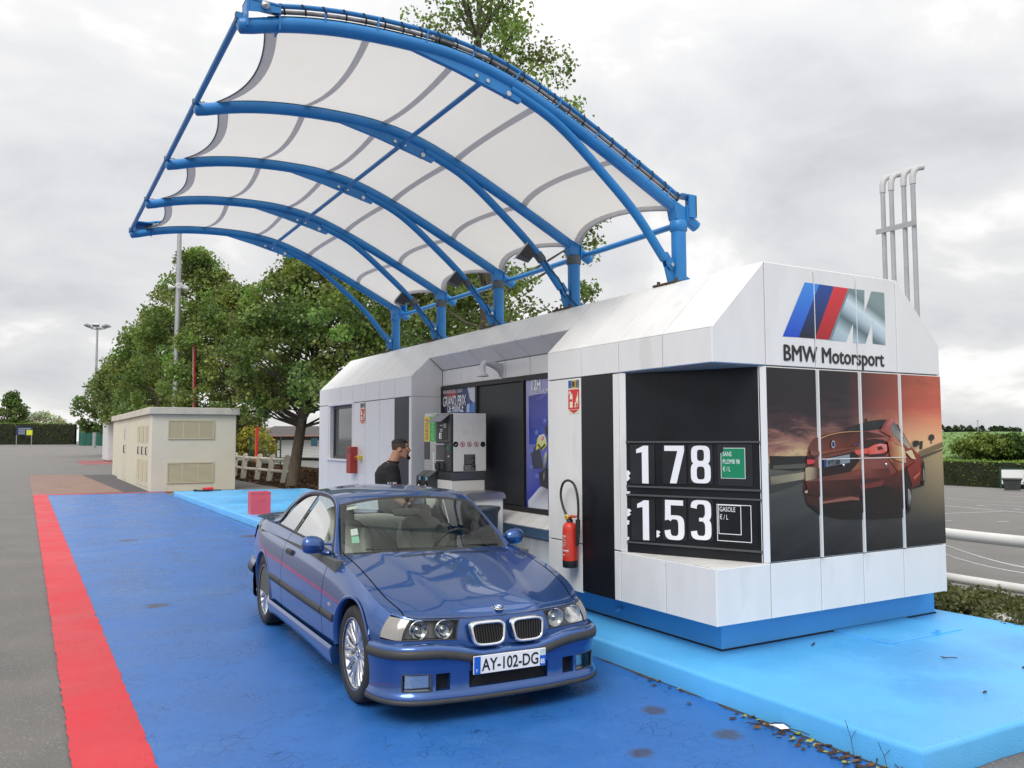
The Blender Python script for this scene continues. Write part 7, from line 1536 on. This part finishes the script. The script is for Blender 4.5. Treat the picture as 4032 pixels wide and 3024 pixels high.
sx0, sx1, sz1, sz0 = p[0]-.5, at(65, 958, 141)[0]+.25, at(42, 922, 141)[2], at(42, 940, 141)[2]; m_navy = mat('sign_navy', srgb(34, 44, 84), .5)
MB().box(sx0, sx1, p[1]-.05, p[1], sz0, sz1).build('board', m_navy, T); MB().box(sx0+(sx1-sx0)*.64, sx1, p[1]-.07, p[1]-.05, sz0, sz0+(sz1-sz0)*.62).build('yellow_square', mat('sign_yellow', srgb(214, 220, 60), .5), T)
for k in range(4): MB().box(sx0+.3, sx0+(sx1-sx0)*(.9 if k == 0 else .55), p[1]-.06, p[1]-.05, sz1-.35-(sz1-sz0)*.2*k, sz1-.2-(sz1-sz0)*.2*k).build('text_line', m_bluegrey, T)
for x in (sx0+.1, sx1-.1): MB().box(x-.05, x+.05, p[1]-.03, p[1]+.05, zz-.1, sz1).build('leg', m_galv, T)
# concrete post-and-rail fence, leaning
CF = thing('concrete_fence', (8.35, 35.5, 0), 'leaning pale concrete post and rail fence beside the tree trunk', 'fence')
fp = [((8.33, 39.5), .05), ((8.14, 36.9), .10), ((8.34, 35.3), .14), ((8.40, 33.6), .17), ((8.55, 32.1), .20)]; tops_ = []
for (x, y), ln in fp:
    R_ = np.array([.863, -.505, 0]); H_ = 1.05; o = np.array([x, y, 0.]); t_ = o+R_*ln+np.array([0, 0, H_]); w = R_*.095; dd = np.array([.505, .863, 0])*.07
    prof = [o-w-np.array([0, 0, .1]), o+w-np.array([0, 0, .1])]+[t_+w*math.cos(a)+np.array([0, 0, .09])*math.sin(a) for a in np.linspace(0, PI, 7)]
    MB().prism([p_-dd for p_ in prof], dd*2).build('post', m_conc, CF, fix=True); tops_.append((o+R_*ln*.93+np.array([0, 0, H_*.90]), o+R_*ln*.47+np.array([0, 0, H_*.47])))
for i in range(4):
    for k in (0, 1): MB().tube([tops_[i][k], tops_[i+1][k]], .06, 6, smooth=False).build('rail', m_conc, CF)
MB().tube([tops_[4][1]+np.array([.05, -.1, 0]), tops_[4][1]+np.array([.35, -.5, -.05])], .06, 6, smooth=False).build('rail', m_conc, CF)
# leaf-covered bank behind it
rows_ = [[(x, y, gz(x, y)-.02+.22*math.exp(-((x-11)/2.2)**2)+.03*math.sin(3*x+2*y)) for x in np.linspace(7.95, 15.5, 18)] for y in np.linspace(15, 62, 50)]
tag(MB().grid(rows_).build('planted_bank', mat('bank_soil', srgb(78, 60, 46), .95, var=.35, vscale=3, bump=.9, bscale=12)), kind='structure')
n = 26000; x = rng.uniform(8.0, 14.5, n); y = rng.uniform(26, 58, n); z = np.array([gz(a, b) for a, b in zip(x, y)])+.22*np.exp(-((x-11)/2.2)**2)+rng.uniform(.0, .28, n)*(x > 8.7); V, F_, C = leaves(np.c_[x, y, z], .11, (.075, .042, .024), .4, up=.5)
tag(put('ground_cover', fast_mesh('ground_cover', V, F_, C), m_lv), 'brown leafy ground cover on the bank behind the concrete fence', 'ground cover', kind='stuff')
# wire mesh fence
MF = thing('mesh_fence', (15, 60, gz(15, 60)), 'dark green wire mesh fence on posts in front of the low building', 'fence'); pst = []
for u, vt, vb, D in ((540, 938, 962, 72), (606, 946, 966, 68), (644, 941, 966, 62), (735, 939, 965, 51), (760, 950, 970, 46)):
    b = at(u*1.0-13 if 0 else u, vb, D); pst.append((b[0], b[1]))
def fz(i): return gz(*pst[i])+.1
for i, (x, y) in enumerate(pst): MB().bbox(x-.05, x+.05, y-.05, y+.05, fz(i)-.3, 1.95, .008).build('post', m_dgreen, MF)
MB().tube([(pst[0][0], pst[0][1], 1.9), (pst[0][0]+1.6, pst[0][1]-3, fz(0))], .04, 6).build('brace', m_dgreen, MF)
mb = MB()
for i in range(4):
    a = np.array(pst[i]); b = np.array(pst[i+1]); L_ = np.linalg.norm(b-a)
    for z in np.arange(.25, 1.85, .2): mb.tube([(*a, z), (*b, z)], .007, 3, cap=False)
    for k in range(int(L_/.22)): q = a+(b-a)*k*.22/L_; mb.tube([(*q, gz(*q)), (*q, 1.85)], .005, 3, cap=False)
tag(mb.build('wire_mesh', m_dgreen, MF), kind='stuff')
# low building behind it
def Bq(u, v, D): return at((850+u*450/1493)/4032*2212, (1500+v*450/1493)/4032*2212, D)
LBd = thing('low_building', tuple(Bq(900, 960, 92)), 'low brown and white building with a dark hipped roof beyond the mesh fence', 'building')
m_brown = mat('brown_cladding', srgb(92, 66, 54), .8, var=.15, vscale=3, stretch=(6, 6, .5)); m_wgar = mat('white_door', (.62, .62, .61), .6, var=.03); m_roofd = mat('dark_roof_tile', srgb(80, 74, 74), .85, var=.15, vscale=2)
def wallq(u0, u1, v0, v1, D, m, nm, par=None, th=.15):
    a, b = Bq(u0, v1, D), Bq(u1, v1, D); zt = Bq((u0+u1)/2, v0, D)[2]; zb = a[2]-.3; f = (b-a); f[2] = 0; nn = np.array([f[1], -f[0], 0]); nn /= np.linalg.norm(nn)
    P_ = [np.array([a[0], a[1], zb]), np.array([b[0], b[1], zb]), np.array([b[0], b[1], zt]), np.array([a[0], a[1], zt])]; return MB().prism(P_, -nn*th).build(nm, m, par or LBd, fix=True)
wallq(555, 1700, 718, 962, 92.6, m_brown, 'wall', th=9)
wallq(850, 1080, 770, 960, 92.3, m_wgar, 'garage_door'); wallq(1095, 1700, 770, 960, 92.3, m_wgar, 'garage_door'); wallq(662, 690, 730, 960, 92.2, m_wgar, 'column'); wallq(800, 832, 775, 958, 92.3, m_wgar, 'door')
e0, e1 = Bq(540, 722, 91.5), Bq(1720, 722, 91.5); r0, r1 = Bq(760, 590, 98), Bq(1700, 590, 98); e2, e3 = Bq(600, 722, 104), Bq(1720, 722, 104)
MB().add([e0, e1, r1, r0, e2, e3], [(0, 1, 2, 3), (0, 3, 4), (3, 2, 5, 4), (1, 5, 2)]).build('roof', m_roofd, LBd); MB().tube([e0, e1], .09, 6).build('gutter', mat('gutter_brown', srgb(120, 90, 76), .6), LBd)
e0, e1, r0, r1 = Bq(440, 700, 120), Bq(760, 700, 120), Bq(520, 625, 124), Bq(760, 600, 124)
T = thing('far_house', (float(e0[0]), float(e0[1]), gz(e0[0], e0[1])), 'distant house with a brown roof behind the low building', 'building'); MB().add([e0, e1, r1, r0], [(0, 1, 2, 3)]).build('roof', mat('brown_roof', srgb(116, 96, 88), .85), T); a_, b_ = Bq(450, 700, 121), Bq(760, 700, 121); MB().prism([(a_[0], a_[1], gz(*a_[:2])-.3), (b_[0], b_[1], gz(*b_[:2])-.3), (b_[0], b_[1], a_[2]), (a_[0], a_[1], a_[2])], (1, 4, 0)).build('wall', m_wgar, T, fix=True)
wl = wallq(190, 520, 905, 960, 86, m_wgar, 'low_wall')
p = Bq(370, 930, 83); shrub('yellow_shrub', (p[0], p[1], p[2]-.4), 2.8, Bq(370, 575, 83)[2]-p[2]+.4, 'large yellow green willow shrub beyond the mesh fence', 90, 70, .8, .3, (.28, .26, .05))
p0, p1 = Bq(530, 970, 58), Bq(540, 580, 58); T = thing('orange_post', (p0[0], p0[1], gz(p0[0], p0[1])), 'orange marker post standing behind the concrete fence', 'post'); MB().bbox(p0[0]-.09, p0[0]+.09, p0[1]-.1, p0[1]+.1, gz(p0[0], p0[1])-.1, p1[2], .01).build('post', mat('orange_paint', srgb(206, 92, 52), .5), T); MB().bbox(p0[0]-.05, p0[0]+.05, p0[1]-.12, p0[1]-.1, .5, p1[2]-.1, .005).build('edge', m_fred, T)
p = Bq(1285, 800, 47); T = thing('fence_sign', (p[0], p[1], p[2]), 'small teal sign fixed to the mesh fence', 'sign'); MB().box(p[0]-.18, p[0]+.18, p[1]-.02, p[1], p[2]-.22, p[2]+.22).build('plate', mat('teal_sign', srgb(70, 120, 140), .5), T)
# ------------------------------------------------------------------ the person at the pump (faces +Y locally, right side +X)
PE = thing('person', (3.71, 9.18, 0), 'person in black t-shirt with short dark hair and goatee standing beside the fuel pump', 'person', rz=math.radians(-101))
m_skin = mat('skin', srgb(186, 138, 112), .5, var=.05, vscale=20, spec=.35); m_shirt = mat('black_cotton', (.012, .012, .013), .85, var=.2, vscale=12, bump=.35, bscale=9); m_hair = mat('dark_hair', (.012, .010, .009), .6, var=.3, vscale=60); m_fade = mat('cropped_hair', srgb(74, 60, 52), .7, var=.12, vscale=40); m_jean = mat('dark_denim', srgb(34, 38, 52), .85, var=.15, vscale=20); m_shoe = mat('dark_shoe', (.03, .03, .032), .6)
def loft(mb, rings, n=20, cap=True):
    """rings: (centre, rx, ry[, tilt]) horizontal ellipses stacked upwards"""
    G_l = [[(c[0]+rx*math.cos(a), c[1]+ry*math.sin(a), c[2]) for a in np.linspace(0, 2*PI, n+1)] for c, rx, ry in rings]
    mb.grid(G_l)
    if cap: mb.add(G_l[0][:-1], [tuple(range(n-1, -1, -1))]); mb.add(G_l[-1][:-1], [tuple(range(n))])
    return mb
def ppart(name, mb, m, vox=None, smooth=2, parent=None, rot=None):
    me = mb.mesh(name); o = put(name, me, m, parent or PE, local=True)
    if vox:
        modifier(o, 'REMESH', mode='VOXEL', voxel_size=vox, use_smooth_shade=True); modifier(o, 'SMOOTH', factor=.5, iterations=smooth)
    return o
HZ0 = 1.512; HY = .115                                              # chin height, head offset forward
rot_h = Matrix.Translation((0, HY, 0)) @ Matrix.Rotation(math.radians(-12), 4, 'Z') @ Matrix.Translation((0, -HY, 0))
lv = [(0, .026, .088, .035), (.012, .040, .094, .015), (.03, .052, .094, -.015), (.055, .060, .095, -.05), (.08, .065, .094, -.075), (.105, .069, .091, -.090), (.125, .071, .086, -.097), (.15, .074, .094, -.101), (.175, .074, .090, -.102), (.20, .068, .078, -.094), (.22, .054, .055, -.075), (.233, .034, .028, -.048), (.238, .012, .0, -.02)]
def headrings(sc=1., z0=0, z1=1, dz=0.): return [((0, HY+(f+b)/2, HZ0+z+dz), w*sc, (f-b)/2*sc) for z, w, f, b in lv if z0 <= z <= z1]
body = MB()
loft(body, headrings())
body.tube([(0, HY+.088, HZ0+.143), (0, HY+.104, HZ0+.115), (0, HY+.116, HZ0+.094), (0, HY+.098, HZ0+.080)], [.007, .011, .014, .009], 8)     # nose
for z, r_ in ((.066, .012), (.052, .0125)): body.tube([(-.022, HY+.086, HZ0+z), (0, HY+.095, HZ0+z), (.022, HY+.086, HZ0+z)], [.004, r_*.7, .004], 8)  # lips
body.tube([(-.045, HY+.080, HZ0+.148), (0, HY+.092, HZ0+.146), (.045, HY+.080, HZ0+.148)], [.008, .010, .008], 8)                            # brow
for s in (-1, 1): body.lathe([(.0, -.008), (.018, -.008), (.026, .002), (.022, .010), (.012, .004), (0, .002)], (s*.072, HY-.012, HZ0+.108), (s*.9, -.4, .1), 14)
body.v = [tuple(rot_h @ Vector(v)) for v in body.v]
body.tube([(0, .005, 1.40), (0, .03, 1.47), (0, .065, 1.56), (0, .08, 1.60)], [.075, .062, .058, .056], 14)                                   # neck
loft(body, [((0, .0, .90), .15, .10), ((0, 0, 1.05), .14, .095), ((0, .0, 1.25), .165, .105), ((0, -.01, 1.38), .17, .10), ((0, 0, 1.45), .10, .075)])
def limb(mb, pts, rr): return mb.tube(pts, rr, 12)
arms = {1: [(.185, -.02, 1.405), (.225, -.02, 1.25), (.245, -.01, 1.10), (.235, .12, 1.00), (.215, .235, .945)], -1: [(-.185, -.01, 1.405), (-.235, .02, 1.25), (-.245, .06, 1.11), (-.20, .20, 1.04), (-.15, .30, 1.00)]}
for s, a in arms.items():
    limb(body, a, [.058, .050, .041, .036, .027]); w = np.array(a[-1]); d = np.array(a[-1])-np.array(a[-2]); d /= np.linalg.norm(d); side = np.cross(d, [0, 0, 1.]); side /= np.linalg.norm(side); up_ = np.cross(side, d)
    body.tube([w, w+d*.045, w+d*.085], [.026, .036, .034], 10)
    for k, (o_, L_) in enumerate(((-.030, .060), (-.010, .072), (.011, .070), (.030, .052))):
        b0 = w+d*.075+side*o_; body.tube([b0, b0+d*L_*.5-up_*.006, b0+d*L_*.8-up_*.025, b0+d*L_*.85-up_*.045], [.0095, .009, .0085, .0075], 8)
    b0 = w+d*.02+side*(.026*s); body.tube([b0, b0+d*.03+side*.022*s-up_*.012, b0+d*.062+side*.020*s-up_*.028], [.012, .010, .008], 8)
for s in (-1, 1): limb(body, [(s*.09, 0, .92), (s*.10, .01, .50), (s*.105, -.02, .08)], [.085, .058, .042])
ppart('body', body, m_skin, .0075, 3)
# hair, fade, beard, brows, eyes
hr = MB(); loft(hr, [((0, HY-.004+(f+b)/2, HZ0+z+.006), w*1.05, (f-b)/2*1.04) for z, w, f, b in lv if z >= .175]); hr.v = [tuple(rot_h @ Vector(v)) for v in hr.v]; hr_o = ppart('hair', hr, m_hair, .008, 1)
fd = MB(); G_l = []
for z, w, f, b in [q for q in lv if .06 <= q[0] <= .20]:
    a0 = math.radians(168 if z < .12 else 140); G_l.append([tuple(rot_h @ Vector((w*1.025*math.cos(a), HY+(f+b)/2+(f-b)/2*1.025*math.sin(a), HZ0+z))) for a in np.linspace(a0, 2*PI+PI-a0, 22)])
fd.grid(G_l); ppart('cropped_hair', fd, m_fade)
bd_ = MB(); 
for pth, rr in (([(-.030, HY+.080, HZ0+.03), (0, HY+.096, HZ0+.010), (.030, HY+.080, HZ0+.03)], [.014, .024, .014]), ([(-.034, HY+.078, HZ0+.055), (-.030, HY+.082, HZ0+.03)], [.008, .012]), ([(.034, HY+.078, HZ0+.055), (.030, HY+.082, HZ0+.03)], [.008, .012]), ([(-.030, HY+.084, HZ0+.072), (0, HY+.099, HZ0+.078), (.030, HY+.084, HZ0+.072)], [.006, .008, .006])): bd_.tube(pth, rr, 8)
bd_.v = [tuple(rot_h @ Vector(v)) for v in bd_.v]; ppart('goatee', bd_, m_hair)
for s in (-1, 1):
    e_ = MB().ico((s*.031, HY+.080, HZ0+.124), .0095, 2); e_.v = [tuple(rot_h @ Vector(v)) for v in e_.v]; eo = ppart('eye', e_, mat('eye_white', (.7, .68, .65), .2)); e2_ = MB().ico((s*.031, HY+.0865, HZ0+.124), .0045, 1); e2_.v = [tuple(rot_h @ Vector(v)) for v in e2_.v]; ppart('iris', e2_, m_hair, parent=eo)
    eb = MB().tube([(s*.014, HY+.094, HZ0+.150), (s*.034, HY+.090, HZ0+.154), (s*.052, HY+.074, HZ0+.150)], [.003, .0045, .003], 6); eb.v = [tuple(rot_h @ Vector(v)) for v in eb.v]; ppart('eyebrow', eb, m_hair)
# clothes
sh = MB(); loft(sh, [((0, .005, .92), .182, .140), ((0, -.005, 1.0), .178, .138), ((0, -.015, 1.12), .182, .142), ((0, -.028, 1.25), .202, .152), ((0, -.036, 1.35), .208, .146), ((0, -.024, 1.42), .170, .118), ((0, .0, 1.468), .092, .080)], 26)
for s, a in arms.items(): sh.tube([(s*.12, -.015, 1.40)]+[tuple(q) for q in a[:2]]+[(a[1][0]+(a[2][0]-a[1][0])*.35, a[1][1]+(a[2][1]-a[1][1])*.35, 1.205)], [.085, .078, .070, .070], 14)
shirt = ppart('t_shirt', sh, m_shirt, .011, 4)
ppart('collar', MB().tube([(.068*math.cos(a), .03+.066*math.sin(a), 1.478+.010*math.sin(a)*-1) for a in np.linspace(0, 2*PI, 21)], .009, 6, cap=False), m_shirt)
R3 = [(.236+.0745*math.cos(t), -.018+.0745*math.sin(t)) for t in np.linspace(-1.1, 1.0, 22)]
for k0, k1, cc in ((0, 2, (.7, .7, .7)), (4, 6, srgb(120, 190, 230)), (6, 7, srgb(30, 60, 140)), (7, 8, srgb(200, 40, 70)), (9, 12, (.7, .7, .7)), (13, 15, (.6, .6, .6))):
    ppart('sleeve_print', MB().grid([[(x, y, z) for x, y in R3[k0:k1+1]] for z in (1.232, 1.256)]), mat('print_%d_%d' % (k0, k1), cc, .6), parent=shirt)
for k in range(3): ppart('back_print', MB().add([(-.02+.034*k-.034, -.180, 1.372), (-.02+.034*k-.007, -.180, 1.372), (-.02+.034*k-.004, -.172, 1.390), (-.02+.034*k-.031, -.172, 1.390)], [(0, 1, 2, 3)]), mat('print_0_2', (.7, .7, .7), .6), parent=shirt)
tr_ = MB(); loft(tr_, [((0, .0, .80), .165, .115), ((0, 0, .90), .165, .12), ((0, 0, .98), .155, .112)])
for s in (-1, 1): limb(tr_, [(s*.085, 0, .90), (s*.095, .01, .70), (s*.10, .01, .48), (s*.105, -.015, .10), (s*.105, -.015, .05)], [.10, .085, .070, .060, .062])
ppart('trousers', tr_, m_jean, .012, 3)
for s in (-1, 1):
    so_ = MB(); loft(so_, [((s*.108, .05, .0), .045, .135), ((s*.108, .05, .03), .046, .137), ((s*.108, .04, .06), .042, .115), ((s*.107, .0, .095), .042, .07)], 16); ppart('shoe', so_, m_shoe)
